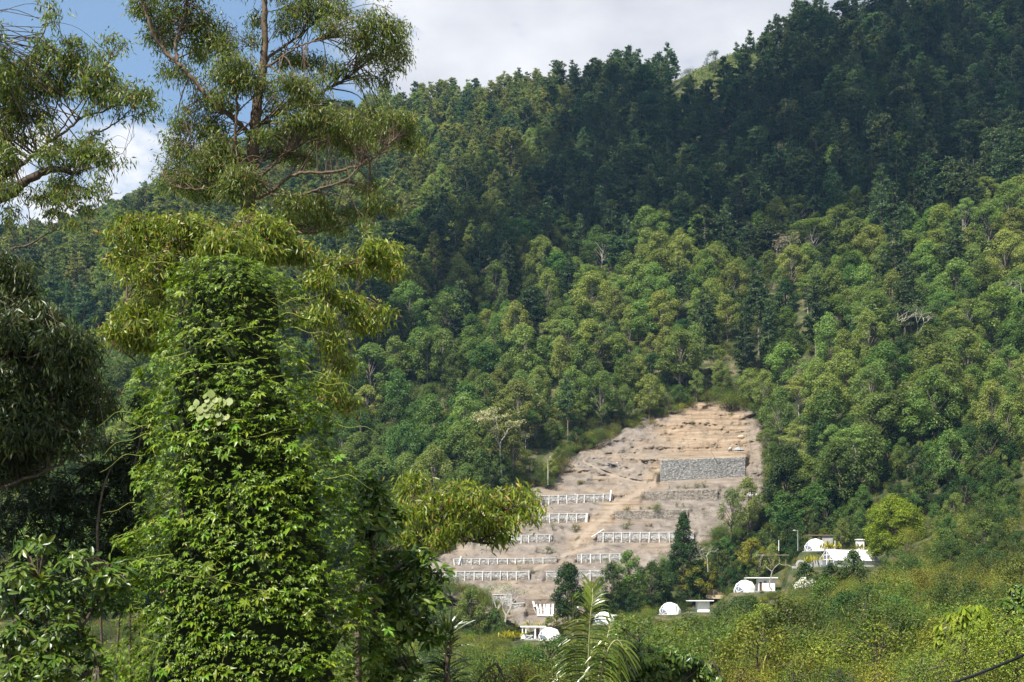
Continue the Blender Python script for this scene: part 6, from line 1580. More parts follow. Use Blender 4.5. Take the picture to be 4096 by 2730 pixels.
# low branch reaching right over the terraces
RL = [([(900, 760, 0), (1050, 690, 0), (1150, 660, 0), (1300, 655, 0), (1450, 635, 0), (1600, 610, 0), (1700, 618, 0), (1780, 630, 0), (1845, 628, 0)], 0.075, 0.02), ([(1300, 645, 0), (1370, 570, 0), (1410, 480, 0), (1440, 400, 0), (1520, 330, 0)], 0.03, 0.012),
      ([(1500, 625, 0), (1620, 540, 0), (1760, 460, 0), (1900, 390, 0), (2040, 360, 0)], 0.028, 0.01), ([(1050, 690, 0), (1150, 560, 0), (1220, 420, 0), (1270, 290, 0)], 0.03, 0.01)]
RB = [(1230, 300, 90, 90, .9), (1290, 190, 70, 60, 1.1), (1180, 230, 50, 60, .7), (1330, 390, 100, 80, .9), (1240, 430, 90, 80, .8), (1480, 330, 120, 90, 1.1), (1590, 240, 80, 40, 1.3), (1560, 300, 110, 60, 1.3), (1680, 320, 90, 70, 1.2), (1640, 400, 110, 60, 1.1), (1490, 430, 110, 60, 1), (1790, 330, 80, 50, 1), (1900, 310, 90, 50, 1.2), (1990, 290, 70, 45, 1.2), (2050, 330, 60, 60, 1.2),
      (2080, 430, 45, 70, 1.2), (1980, 400, 80, 60, 1.1), (1860, 420, 90, 60, 1.1), (1740, 470, 100, 60, 1), (1880, 490, 90, 50, 1), (1620, 500, 110, 60, .9), (1480, 530, 100, 50, .8), (1340, 540, 100, 60, .8), (1780, 560, 70, 40, .9), (1850, 590, 40, 45, 1.1), (1880, 540, 60, 40, 1), (1240, 590, 110, 60, .8), (1400, 610, 120, 40, .7)]
leafy_tree('gum_branch', 'leafy yellow green gum bough reaching right across the posted terraces', 27, RL, RB, 'gum_young', 'bark_dark', zb4, 33, L=0.15, Wl=0.036, dens=0.85, hang=0.8)

# gum at the left edge of the frame
LL = [([(-420, 3400, 0), (-330, 2000, 0), (-260, 1500, 0), (-180, 1330, 0), (0, 1240, 0), (70, 1215, 0), (160, 1140, 0), (300, 1070, 0), (370, 1065, 0), (450, 1085, 0), (520, 1065, 0), (590, 1050, 0)], 0.24, 0.02),
      ([(-200, 1345, 0), (-60, 1180, .2), (100, 1060, .4), (180, 1000, .4), (260, 930, .5), (330, 880, .5), (430, 810, .5), (510, 740, .5), (620, 705, .5), (700, 670, .5), (780, 625, .5)], 0.085, 0.018),
      ([(470, 950, .3), (510, 910, .3), (600, 840, .3), (700, 790, .3), (790, 720, .3), (860, 660, .3)], 0.045, 0.012), ([(600, 1050, 0), (690, 1010, 0), (770, 950, 0), (810, 900, 0), (842, 842, 0)], 0.014, 0.006),
      ([(290, 900, .5), (330, 760, .6), (370, 610, .6), (410, 480, .6), (450, 390, .6)], 0.032, 0.01), ([(-150, 1700, 0), (0, 1610, 0), (90, 1560, 0), (190, 1530, 0), (270, 1480, 0), (340, 1450, 0), (430, 1428, 0), (500, 1412, 0), (580, 1405, 0)], 0.05, 0.008),
      ([(190, 1528, 0), (188, 1460, 0), (188, 1400, 0), (230, 1425, 0), (290, 1425, 0), (330, 1450, 0)], 0.022, 0.008), ([(188, 1400, 0), (180, 1300, 0), (190, 1180, 0), (150, 1060, 0)], 0.018, 0.006), ([(300, 1070, 0), (420, 1100, 0), (480, 1100, 0), (560, 1060, 0)], 0.02, 0.01),
      ([(340, 870, .5), (450, 720, .3), (560, 560, .2), (660, 420, .1), (720, 300, 0)], 0.03, 0.008), ([(100, 1060, .4), (60, 800, .6), (110, 500, .8), (220, 300, .8), (310, 120, .8), (310, 20, .8)], 0.05, 0.012)]
LB = [(20, 330, 40, 70, 1), (10, 470, 60, 90, 1), (110, 430, 100, 70, 1), (40, 560, 70, 90, 1.1), (305, 30, 45, 40, .9), (330, 60, 50, 25, .8), (315, 130, 40, 50, .6), (255, 240, 35, 50, .6), (300, 300, 100, 50, .8), (230, 380, 110, 60, 1), (460, 260, 80, 55, 1), (400, 350, 110, 60, .9), (480, 420, 110, 80, 1.1), (590, 340, 60, 50, .6), (600, 440, 100, 80, .9), (690, 240, 60, 40, .6), (780, 290, 55, 35, .7), (690, 330, 50, 40, .5),
      (290, 500, 120, 90, 1.1), (180, 560, 110, 90, 1.1), (90, 660, 110, 90, 1.1), (400, 540, 110, 80, .9), (570, 560, 110, 70, 1), (690, 520, 100, 70, .9), (660, 630, 110, 50, .9), (780, 580, 110, 70, 1), (900, 590, 80, 60, .9), (960, 650, 45, 60, .7), (880, 700, 70, 50, .5), (740, 730, 60, 45, .4), (550, 700, 60, 50, .5), (120, 740, 110, 70, .9), (240, 700, 90, 60, .7), (30, 800, 60, 90, .9), (150, 870, 90, 60, .6), (290, 800, 70, 60, .5),
      (330, 960, 80, 80, 1), (400, 910, 80, 60, .8), (550, 950, 90, 80, 1.1), (630, 970, 80, 70, 1), (470, 1000, 80, 70, .9), (590, 850, 70, 50, .7), (690, 1050, 35, 50, .8), (40, 960, 70, 80, .9), (40, 1070, 60, 80, .9), (790, 1010, 40, 30, .4), (380, 1170, 110, 70, 1), (290, 1240, 100, 60, 1), (430, 1230, 110, 50, .9), (620, 1130, 55, 70, .7), (650, 1210, 35, 50, .6), (540, 1320, 50, 50, .7), (160, 1230, 50, 60, .5), (60, 1340, 60, 80, .7), (330, 1340, 70, 50, .8), (430, 1400, 60, 40, .7), (20, 1190, 50, 70, .7), (90, 1160, 60, 50, .6), (510, 1420, 40, 30, .5), (560, 1200, 60, 50, .6),
      (-150, 500, 200, 160, 1), (-200, 800, 200, 160, 1), (-180, 1100, 180, 160, 1), (-450, 700, 200, 200, 1), (-420, 1050, 200, 200, 1), (-480, 350, 200, 180, .8), (-150, 200, 160, 140, .7)]
leafy_tree('gum_tree', 'gum tree at the left edge with thin bare limbs spread against the sky', 34, LL, LB, 'gum', 'bark_dark', z4, 34, L=0.15, Wl=0.036, dens=0.85)

# dark tree at the lower left
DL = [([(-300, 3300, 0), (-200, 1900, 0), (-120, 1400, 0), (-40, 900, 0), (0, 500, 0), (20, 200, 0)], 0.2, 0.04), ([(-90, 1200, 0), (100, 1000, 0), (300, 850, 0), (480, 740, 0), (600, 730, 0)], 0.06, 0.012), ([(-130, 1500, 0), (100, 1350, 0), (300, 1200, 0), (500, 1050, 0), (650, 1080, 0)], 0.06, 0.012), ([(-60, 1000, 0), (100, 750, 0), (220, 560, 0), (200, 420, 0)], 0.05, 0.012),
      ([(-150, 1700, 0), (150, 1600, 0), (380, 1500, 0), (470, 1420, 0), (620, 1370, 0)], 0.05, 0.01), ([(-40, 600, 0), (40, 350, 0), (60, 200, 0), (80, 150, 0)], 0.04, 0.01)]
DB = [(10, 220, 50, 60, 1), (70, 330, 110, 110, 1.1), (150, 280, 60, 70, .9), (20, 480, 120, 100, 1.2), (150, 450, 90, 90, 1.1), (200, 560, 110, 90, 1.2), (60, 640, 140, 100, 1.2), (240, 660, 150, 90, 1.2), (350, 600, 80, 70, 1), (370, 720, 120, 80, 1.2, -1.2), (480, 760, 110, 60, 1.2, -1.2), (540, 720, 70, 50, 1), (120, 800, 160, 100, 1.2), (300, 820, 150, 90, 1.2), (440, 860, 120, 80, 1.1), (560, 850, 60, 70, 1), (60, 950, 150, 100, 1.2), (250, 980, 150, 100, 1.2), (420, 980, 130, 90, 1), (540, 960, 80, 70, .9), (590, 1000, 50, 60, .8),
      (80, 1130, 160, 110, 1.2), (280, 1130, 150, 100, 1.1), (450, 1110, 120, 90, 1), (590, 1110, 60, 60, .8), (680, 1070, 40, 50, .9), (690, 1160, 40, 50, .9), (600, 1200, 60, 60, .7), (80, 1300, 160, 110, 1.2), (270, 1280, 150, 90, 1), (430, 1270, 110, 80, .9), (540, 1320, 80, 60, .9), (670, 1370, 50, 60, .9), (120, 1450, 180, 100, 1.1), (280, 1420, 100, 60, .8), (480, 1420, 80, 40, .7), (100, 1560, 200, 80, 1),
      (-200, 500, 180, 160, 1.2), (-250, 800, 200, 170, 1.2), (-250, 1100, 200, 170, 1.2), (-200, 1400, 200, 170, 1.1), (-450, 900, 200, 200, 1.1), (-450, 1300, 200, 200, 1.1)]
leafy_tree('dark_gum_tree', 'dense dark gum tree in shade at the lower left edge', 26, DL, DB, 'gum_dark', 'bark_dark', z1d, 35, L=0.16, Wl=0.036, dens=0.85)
# tree beyond the left edge, whose shade falls on the dark corner
OL2 = [([(-1700, 3400, 0), (-1720, 1500, 0), (-1750, 300, 0), (-1760, -1700, 0)], 0.3, 0.06)]
OB2 = [(-2150 + 170 * (k % 8) + 60 * math.sin(k * 3.1), -1900 + 210 * (k // 8) + 80 * math.cos(k * 1.7), 210, 190, 1.0) for k in range(48)]
leafy_tree('dark_gum_tree', 'tall dark gum tree standing outside the frame on the left', 20.5, OL2, OB2, 'gum_dark', 'bark_dark', z1d, 37, L=0.32, Wl=0.11, dens=0.10)

# bamboo between the dark tree and the vine column
def bamboo(label, culms, blobs, d, seed, n):
    r = np.random.default_rng(seed); root = np.array([*W3(culms[0][0][0], 682, d)[:2], 0.0]); root[2] = float(ground(root[0], root[1]))
    e = empty('bamboo_clump', root, label=label, cat='bamboo'); Pts = []
    for c in culms:
        P = spline([[root[0] + r.normal(0, .3), root[1] + r.normal(0, .3), root[2]]] + [W3(a, b, d + r.normal(0, 0.3)) for a, b in c], 14)
        V, Q = tube(P - root, np.linspace(0.03, 0.008, len(P)), 6); put('culm', mesh_np('culm', V, Q, [M['bark_dark']]), e); Pts.append(P)
    Cs, As = [], []
    for (cx, cy, rx, ry, w_) in blobs:
        k = int(n * w_); u = unit(r.normal(size=(k, 3))) * r.random((k, 1)) ** 0.5
        c = W3(cx, cy, d) + u * np.array([rx, (rx + ry) * 0.4, ry]) * d / F
        fan = 6
        for q in c:
            b = unit(r.normal(size=3)); b[2] = -abs(b[2]) * 0.5 - 0.1
            Cs.append(np.repeat(q[None], fan, 0)); As.append(unit(b + r.normal(0, 0.5, (fan, 3))))
    C = np.concatenate(Cs) - root; A = np.concatenate(As); m = len(C)
    V, Q = diamonds(C, A, unit(r.normal(size=(m, 3))), 0.24 * r.uniform(0.6, 1.3, m), 0.026 * r.uniform(0.8, 1.2, m), mid=0.3, droop=0.1)
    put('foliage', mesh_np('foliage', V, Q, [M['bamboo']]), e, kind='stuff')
bamboo('dark bamboo clump in the shade left of the vine column', [[(120, 600), (128, 500), (140, 440), (146, 400)], [(100, 600), (98, 520), (110, 470), (130, 455)], [(130, 600), (140, 520), (142, 470), (138, 430)], [(60, 600), (60, 530), (80, 480), (105, 462)]],
       [(140, 405, 8, 18, .6), (144, 430, 7, 24, .8), (140, 450, 12, 22, 1), (120, 466, 22, 14, 1.2), (95, 470, 22, 12, 1), (130, 485, 18, 22, 1.3), (100, 495, 34, 22, 1.8), (60, 490, 34, 24, 1.6), (125, 520, 24, 28, 1.8), (80, 520, 40, 26, 2), (30, 505, 40, 28, 2), (110, 550, 36, 24, 1.8), (50, 545, 44, 24, 2), (125, 575, 26, 24, 1.5), (10, 540, 40, 40, 1.6), (-30, 500, 40, 60, 1.6), (85, 575, 40, 26, 1.5)], 24, 41, 60)

# broad glossy leaved growth
def obovate(L=1.0, W=0.36, fold=0.10, bend=0.16):
    ys = [0, 0.22, 0.5, 0.78, 1.0]; ws = [0.02, 0.30, 0.48, 0.42, 0.03]
    V = []
    for y, w_ in zip(ys, ws):
        z = -bend * y * y
        V += [(-w_ * W, y, z + fold * w_), (0, y, z), (w_ * W, y, z + fold * w_)]
    V = np.array(V) * L; Q = []
    for i in range(4): Q += [(3 * i, 3 * i + 1, 3 * i + 4, 3 * i + 3), (3 * i + 1, 3 * i + 2, 3 * i + 5, 3 * i + 4)]
    return V, np.array(Q)

def frame_of(A, Nn):
    """rotation matrices with y along A and z near N"""
    X = unit(np.cross(A, Nn)); Z = np.cross(X, A)
    return np.stack([X, A, Z], -1)

def place_leaves(V0, Q0, C, A, Nn, S):
    Rm = frame_of(A, Nn)
    V = np.einsum('nij,kj->nki', Rm, V0) * np.asarray(S)[:, None, None] + C[:, None]
    n, k = V.shape[:2]
    Q = (Q0[None] + (np.arange(n) * k)[:, None, None]).reshape(-1, Q0.shape[1])
    return V.reshape(-1, 3), Q

def leaf_objects(parent, me, C, A, Nn, S, name='leaf'):
    Rm = frame_of(A, Nn)
    for i in range(len(C)):
        o = bpy.data.objects.new(name, me); COL.objects.link(o); o.parent = parent
        m = Matrix.Identity(4)
        for a in range(3):
            for b in range(3): m[a][b] = Rm[i, a, b] * S[i]
            m[a][3] = C[i, a]
        o.matrix_local = m

def glossy_plant(name, label, d, stems, blobs, conv, seed, L=0.17, dens=0.018, whorl=8, n_obj=220, leaf='glossy', leaf_one='glossy_one', cat='tree', Wf=0.36, droop=0.5, bark='bark_dark'):
    r = np.random.default_rng(seed)
    lm = []
    for pts, r0, r1 in stems:
        S = spline([W3(*conv(p[0], p[1]), d + (p[2] if len(p) > 2 else 0)) for p in pts], 4 * len(pts)); lm.append((S, np.linspace(r0, r1, len(S))))
    b0 = lm[0][0][0]; root = np.array([b0[0], b0[1], min(float(ground(b0[0], b0[1])), b0[2])])
    e = empty(name, root, label=label, cat=cat)
    for k, (S, rr) in enumerate(lm):
        S2 = S - root
        if k == 0 and S2[0][2] > 0.2: S2 = np.vstack([[S2[0][0], S2[0][1], 0], S2]); rr = np.concatenate([[rr[0]], rr])
        V, Q = tube(S2, rr, 6); put('trunk' if k == 0 else 'limb', mesh_np('limb', V, Q, [M[bark]], smooth=True), e)
    allP = np.concatenate([S for S, _ in lm]); tw = MB()
    sx = conv(1, 1)[0] - conv(0, 0)[0]; Cs, As, Ns, Ss = [], [], [], []
    for b in blobs:
        cx, cy = conv(b[0], b[1]); rx, ry = b[2] * sx, b[3] * sx; w_ = b[4] if len(b) > 4 else 1
        dd = b[5] if len(b) > 5 else r.normal(0, 0.35)
        s = d / F; c = W3(cx, cy, d + dd); rad = np.array([rx * s, (rx + ry) * 0.5 * s, ry * s])
        n = max(2, int(dens * w_ * math.pi * rx * ry))
        u = unit(r.normal(size=(n, 3)) + np.array([0, -0.25, 0.1])) * r.uniform(0.45, 1.0, (n, 1)); P = c + u * rad
        for p, uu in zip(P, u):
            a = allP[nearest(allP, p)]; ln = np.linalg.norm(p - a)
            if ln > 0.1 and r.random() < 0.7: tw.tube(np.array([a, (a + p) / 2 + (0, 0, 0.1 * ln), p]) - root, [0.012, 0.009, 0.005], 4)
            ax = unit((uu * 0.8 + np.array([-0.1, -0.25, 0.75]) + r.normal(0, 0.25, 3))[None])[0]
            k = max(4, int(whorl * r.uniform(0.7, 1.3))); th = r.uniform(0, 6.28) + np.arange(k) * 2 * np.pi / k + r.normal(0, 0.2, k)
            x = unit(np.cross(ax, (0.3, 0.9, 0.1))[None])[0]; y = np.cross(ax, x); lift = r.uniform(-0.15, 0.65, k) - droop * 0.25
            A = unit(np.cos(th)[:, None] * x + np.sin(th)[:, None] * y + lift[:, None] * ax - np.array([0, 0, 1.0]) * droop * 0.5)
            Cs.append(p + A * 0.012 + ax * r.uniform(-0.06, 0.04, k)[:, None]); As.append(A); Ns.append(np.repeat(ax[None], k, 0) + r.normal(0, 0.2, (k, 3))); Ss.append(L * r.uniform(0.65, 1.2, k))
    C = np.concatenate(Cs); A = np.concatenate(As); Nn = unit(np.concatenate(Ns)); S = np.concatenate(Ss)
    V0, Q0 = obovate(W=Wf)
    inside = (np.abs(C[:, 0] / C[:, 1] * F) < 510) & (HZ - C[:, 2] / C[:, 1] * F < 680)
    order = np.argsort(-(S / C[:, 1]) * inside * (1.2 - (C[:, 1] - C[:, 1].min()) / (np.ptp(C[:, 1]) + 0.01)))
    one = np.zeros(len(C), bool); one[order[:n_obj]] = True
    C = C - root
    if tw.n: put('twigs', tw.mesh('twigs', [M[bark]]), e, kind='stuff')
    V, Q = place_leaves(V0, Q0, C[~one], A[~one], Nn[~one], S[~one]); put('foliage', mesh_np('foliage', V, Q, [M[leaf]]), e, kind='stuff')
    if n_obj:
        me = mesh_np('leaf', V0, [Q0], [M[leaf_one]]); leaf_objects(e, me, C[one], A[one], Nn[one], S[one])
    return e

GL = [([(1000, 1700), (1010, 1400), (1020, 1100), (1000, 800), (980, 500), (1000, 250)], 0.08, 0.02), ([(1010, 1150), (1150, 1000), (1300, 850), (1430, 830)], 0.035, 0.01), ([(1010, 900), (1120, 820), (1250, 760), (1350, 720)], 0.03, 0.01), ([(990, 600), (1060, 450), (1120, 380)], 0.025, 0.008), ([(1010, 1300), (1150, 1200), (1300, 1120), (1420, 1020)], 0.035, 0.01), ([(1000, 1500), (1150, 1330), (1330, 1250)], 0.03, 0.01)]
GB = [(1000, 200, 80, 55, 1.1), (960, 270, 90, 80), (1040, 290, 90, 80), (930, 400, 80, 90), (1060, 380, 110, 70, 1.1), (1160, 440, 70, 60), (990, 480, 100, 70), (1080, 520, 90, 70), (930, 560, 80, 80), (1010, 640, 100, 70), (920, 700, 80, 90), (1060, 740, 90, 60), (1180, 720, 100, 50, 1.1), (1300, 690, 80, 45, 1.1), (1360, 740, 70, 50), (1000, 800, 100, 70), (1120, 830, 110, 60), (1250, 800, 100, 60, 1.1), (1360, 830, 80, 50), (1450, 820, 50, 40),
      (1050, 930, 110, 70), (1190, 930, 100, 60), (1310, 920, 90, 60), (1410, 940, 80, 60, 1.1), (1450, 1000, 60, 50, 1.1), (960, 1020, 90, 90), (1080, 1060, 110, 70), (1200, 1060, 100, 60), (1340, 1040, 90, 50), (1250, 1130, 100, 60), (1340, 1150, 80, 50), (1130, 1180, 110, 70), (1230, 1240, 110, 60), (1350, 1240, 90, 50), (1430, 1240, 50, 30), (1000, 1200, 90, 90), (1100, 1320, 90, 60, .7), (1180, 1430, 110, 70, 1.1), (1260, 1440, 80, 60), (1080, 1480, 100, 90), (1200, 1530, 110, 60), (980, 1380, 80, 100)]
glossy_plant('broad_leaved_tree', 'glossy broad leaved tree with whorled leaves at the right side of the vine column', 21.5, GL, GB, zb4, 51, L=0.18, dens=0.020)
HL = [([(300, 2300), (320, 1700), (300, 1300), (250, 900)], 0.06, 0.015), ([(310, 1500), (500, 1250), (650, 1000), (720, 850)], 0.03, 0.01), ([(300, 1400), (150, 1200), (80, 1000)], 0.03, 0.01), ([(320, 1700), (500, 1550), (630, 1470)], 0.03, 0.01), ([(300, 1600), (150, 1500), (60, 1420)], 0.03, 0.01)]
HB = [(500, 760, 110, 45, 1.1), (590, 770, 50, 40), (440, 800, 60, 40), (200, 690, 120, 60, .7), (280, 680, 80, 50, .7), (220, 830, 90, 50), (120, 870, 90, 60), (280, 850, 80, 50), (60, 960, 90, 70), (180, 950, 100, 70), (300, 950, 90, 60), (760, 800, 90, 50), (700, 870, 100, 60), (820, 850, 70, 50), (600, 930, 100, 60, 1.1), (700, 970, 100, 70, 1.1), (800, 960, 80, 70), (640, 1050, 100, 60), (760, 1060, 90, 60), (520, 1080, 80, 60, .9), (450, 970, 80, 60),
      (80, 1080, 100, 70), (200, 1080, 110, 70), (330, 1060, 100, 60), (420, 1130, 80, 60), (380, 1200, 90, 60, 1.1), (470, 1190, 70, 60), (240, 1200, 100, 70), (100, 1220, 110, 80), (520, 1270, 80, 60), (560, 1320, 80, 60), (60, 1310, 90, 60), (180, 1300, 110, 60), (300, 1320, 110, 60), (420, 1330, 100, 60), (80, 1410, 110, 60), (220, 1420, 110, 50), (360, 1430, 100, 60), (490, 1420, 80, 60), (620, 1430, 70, 50), (650, 1510, 60, 50), (560, 1530, 80, 50), (100, 1520, 110, 60), (260, 1530, 110, 50), (420, 1540, 110, 50), (600, 1600, 90, 40)]
glossy_plant('broad_leaved_shrub', 'glossy dark green shrub filling the lower left corner', 17.5, HL, HB, z2d, 52, L=0.135, dens=0.026, whorl=7, Wf=0.34, cat='shrub')
glossy_plant('broad_leaved_tree', 'drooping glossy leaved tree at the bottom just right of the tall palm frond', 52, [([(670, 730), (672, 690), (670, 660)], 0.08, 0.03), ([(672, 690), (650, 665), (640, 655)], 0.04, 0.01), ([(672, 690), (700, 668), (712, 660)], 0.04, 0.01)],
             [(668, 652, 18, 8, 1.2), (685, 658, 16, 8, 1.2), (645, 658, 20, 8, 1.2), (705, 668, 14, 9, 1.2), (655, 672, 26, 10, 1.3), (685, 676, 26, 9, 1.3), (632, 674, 14, 9, 1.2), (715, 678, 10, 6, 1.1), (640, 646, 14, 7, .7)], lambda x, y: (x, y), 53, L=0.27, dens=0.10, whorl=7, n_obj=150, Wf=0.36, droop=1.3)
glossy_plant('broad_leaved_tree', 'bright lemon green tree with drooping leaves in the scrub near the right edge', 62, [([(962, 740), (965, 690), (966, 640), (968, 615)], 0.12, 0.03), ([(966, 660), (950, 640), (945, 632)], 0.05, 0.01), ([(966, 650), (985, 632), (988, 625)], 0.05, 0.01)],
             [(966, 610, 12, 7, 1.3), (980, 612, 10, 8, 1.3), (958, 618, 14, 8, 1.3), (975, 622, 16, 8, 1.3), (985, 628, 9, 9, 1.2), (950, 628, 13, 8, 1.2), (945, 638, 9, 9, 1.2), (952, 650, 10, 9, .8), (968, 634, 14, 8, .8), (985, 640, 10, 8, .6)], lambda x, y: (x, y), 54, L=0.42, dens=0.11, whorl=7, n_obj=150, Wf=0.3, droop=1.3, leaf='bright', leaf_one='bright')
glossy_plant('broad_leaved_tree', 'olive leaved tree cut off by the right edge above the black cable', 66, [([(1026, 740), (1026, 680), (1024, 620), (1020, 590)], 0.14, 0.04)],
             [(1018, 590, 10, 8, 1.2), (1028, 598, 14, 10, 1.2), (1012, 604, 9, 9, 1.1), (1024, 612, 14, 10, 1.2), (1014, 622, 9, 9, 1.1), (1026, 630, 14, 10, 1.1), (1020, 645, 12, 10, 1), (1032, 655, 14, 12, 1), (1016, 660, 10, 8, .9)], lambda x, y: (x, y), 55, L=0.34, dens=0.11, whorl=7, n_obj=60, Wf=0.4, droop=0.9)

# ------------------------------------------------------------------ the column of creeper
def palmate(lobes=7, seed=0):
    r = np.random.default_rng(seed); V = []; Q = []
    an = np.linspace(-118, 118, lobes)
    for k, a in enumerate(an):
        L = (1.0 - 0.42 * abs(a) / 118) * r.uniform(0.9, 1.08); t = math.radians(a + r.normal(0, 4)); w_ = 0.15 * r.uniform(0.9, 1.15)
        dx, dy = math.sin(t), math.cos(t); nx, ny = dy, -dx; n = len(V)
        V += [(0, 0, 0.02), (dx * L * .5 + nx * w_, dy * L * .5 + ny * w_, 0.06), (dx * L, dy * L, -0.16 * L), (dx * L * .5 - nx * w_, dy * L * .5 - ny * w_, 0.06), (dx * L * .5, dy * L * .5, 0.0)]
        Q += [(n, n + 4, n + 3), (n, n + 1, n + 4), (n + 4, n + 1, n + 2), (n + 3, n + 4, n + 2)]
    return np.array(V) - (0, 0.1, 0), np.array(Q)

def build_vine():
    d = 20.0; s = d / F; r = np.random.default_rng(61)
    yl = np.array([600, 620, 660, 700, 800, 900, 1000, 1100, 1200, 1300, 1400, 1500, 1568, 1800, 2200]) * 0.4352
    xl = np.array([480, 405, 395, 388, 370, 345, 328, 325, 335, 300, 283, 262, 240, 200, 200]) * 0.4352
    xr = np.array([560, 640, 668, 684, 692, 725, 765, 805, 832, 852, 862, 872, 880, 900, 900]) * 0.4352
    cx = lambda y: (np.interp(y, yl, xl) + np.interp(y, yl, xr)) / 2
    hw = lambda y: (np.interp(y, yl, xr) - np.interp(y, yl, xl)) / 2
    gz = float(ground((240 - 512) * s, d)); root = np.array([(250 - 512) * s, d, gz])
    e = empty('vine_column', root, label='thick column of palmate leaved creeper smothering a tree in the foreground', cat='creeper')
    def surf(py, phi, f=1.0):
        c = cx(py); h = hw(py)
        lump = np.array([fbm(math.cos(p) * 1.7 + 5, y / 24.0, math.sin(p) * 1.7, 3) for p, y in zip(phi, py)])
        rad = h * f * (1.0 + 0.07 * np.clip((330 - py) / 60, 0, 1) + 0.24 * lump)
        x = (c - 512) * s + np.cos(phi) * rad * s; y = d - np.sin(phi) * np.minimum(rad * s, 1.25)
        return np.stack([x, y, (HZ - py) * s], -1), lump
    # dead thatch and stems inside
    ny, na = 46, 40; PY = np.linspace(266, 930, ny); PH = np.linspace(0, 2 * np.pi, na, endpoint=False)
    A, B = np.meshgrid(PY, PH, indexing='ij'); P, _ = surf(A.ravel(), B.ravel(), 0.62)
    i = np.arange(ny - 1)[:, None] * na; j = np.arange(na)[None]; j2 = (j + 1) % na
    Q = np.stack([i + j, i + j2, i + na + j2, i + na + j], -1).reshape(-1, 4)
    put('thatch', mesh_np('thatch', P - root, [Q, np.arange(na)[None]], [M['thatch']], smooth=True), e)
    # leaves in three depths
    Cs, As, Ns, Ss = [], [], [], []
    yy = np.linspace(259, 740, 300); prob = hw(yy) * np.where(yy < 300, 2.0, 1.0)
    for f, n, sz in ((0.70, 5200, .085), (0.82, 6500, .085), (0.94, 8500, .09), (1.03, 3400, .115)):
        py = r.choice(yy, n, p=prob / prob.sum()) + r.normal(0, 1.0, n); phi = np.where(r.random(n) < 0.80, r.uniform(-0.25, np.pi + 0.25, n), r.uniform(np.pi, 2 * np.pi, n))
        P, lump = surf(py, phi, f * r.uniform(0.96, 1.04, n))
        keep = r.random(n) < np.clip(0.80 + 1.6 * lump + 0.5 * np.clip((330 - py) / 60, 0, 1), 0.25, 1); P, phi, py = P[keep], phi[keep], py[keep]; n = len(P)
        out = np.stack([np.cos(phi), -np.sin(phi), np.zeros(n)], -1)
        top = np.clip((300 - py) / 40, 0, 1)[:, None]
        nn = unit(out * (0.55 - 0.3 * top) + np.array([-0.25, -0.1, 1.0]) + r.normal(0, 0.38, (n, 3)))
        a = unit(out * 0.55 - np.array([0, 0, 0.75]) + r.normal(0, 0.45, (n, 3)))
        a = unit(a - nn * np.sum(a * nn, 1, keepdims=True))
        big = np.where(py > 400, 1.0, 0.66 + 0.34 * np.clip((py - 262) / 140, 0, 1))
        Cs.append(P); As.append(a); Ns.append(nn); Ss.append(sz * np.clip(np.exp(r.normal(-0.40, 0.32, n)), 0.3, 1.5) * big)
    C = np.concatenate(Cs); A = np.concatenate(As); Nn = np.concatenate(Ns); S = np.concatenate(Ss)
    vis = (C[:, 1] < d) & (HZ - C[:, 2] / C[:, 1] * F < 676)
    order = np.argsort(-(S * vis * (1 + 0.4 * (d - C[:, 1])))); one = np.zeros(len(C), bool); one[order[:300]] = True
    S[one] *= 1.12
    C = C - root; kinds = r.integers(0, 4, len(C)); lob = [palmate(7, 1), palmate(5, 2), palmate(7, 3), palmate(5, 4)]
    Vs, Qs, n0 = [], [], 0
    for k in range(4):
        m = (~one) & (kinds == k); V, Q = place_leaves(*lob[k], C[m], A[m], Nn[m], S[m]); Vs.append(V); Qs.append(Q + n0); n0 += len(V)
        me = mesh_np('leaf', lob[k][0], [lob[k][1]], [M['vine_one']]); q = one & (kinds == k); leaf_objects(e, me, C[q], A[q], Nn[q], S[q])
    put('foliage', mesh_np('foliage', np.concatenate(Vs), [np.concatenate(Qs)], [M['vine']]), e, kind='stuff')
    # tendrils: runners hugging the surface and loose shoots reaching out sideways
    for k in range(58):
        if k < 36:
            py = r.uniform(275, 640); phi = r.uniform(0.2, np.pi - 0.2); n = 9
            drift = r.normal(0, 0.10); pys = py + np.linspace(0, r.uniform(12, 40), n); phs = phi + np.cumsum(r.normal(drift, 0.06, n))
            P, _ = surf(pys, phs, 1.03); P += r.normal(0, 0.015, P.shape)
        else:
            py = r.uniform(262, 470) if r.random() < 0.8 else r.uniform(470, 640); side = 1 if r.random() < 0.55 else -1
            phi = r.uniform(0.1, 0.9); phi = phi if side > 0 else np.pi - phi
            P0, _ = surf(np.array([py]), np.array([phi]), 0.98); ln = r.uniform(0.25, 0.75); up = r.uniform(-0.1, 0.35); t = np.linspace(0, 1, 9)
            P = P0 + np.stack([side * ln * t, -0.15 * t, ln * (up * t - 0.55 * t ** 2 * r.uniform(0.2, 1)) + 0.03 * np.sin(t * 9 + k)], -1)
        V, Q = tube(P - root, np.linspace(0.005, 0.002, len(P)), 4); put('tendril', mesh_np('tendril', V, Q, [M['tendril']]), e)
    # a pale broad dead-looking leaf patch in the middle
    n = 34; py = r.normal(418, 8, n); phi = r.normal(1.62, 0.10, n); P, _ = surf(py, phi, 1.05)
    V0, Q0 = obovate(W=0.9, fold=0.05, bend=0.1); nn = unit(np.array([[-0.2, -0.9, 0.5]]) + r.normal(0, 0.25, (n, 3))); a = unit(np.array([[0, -0.2, -1.0]]) + r.normal(0, 0.3, (n, 3)))
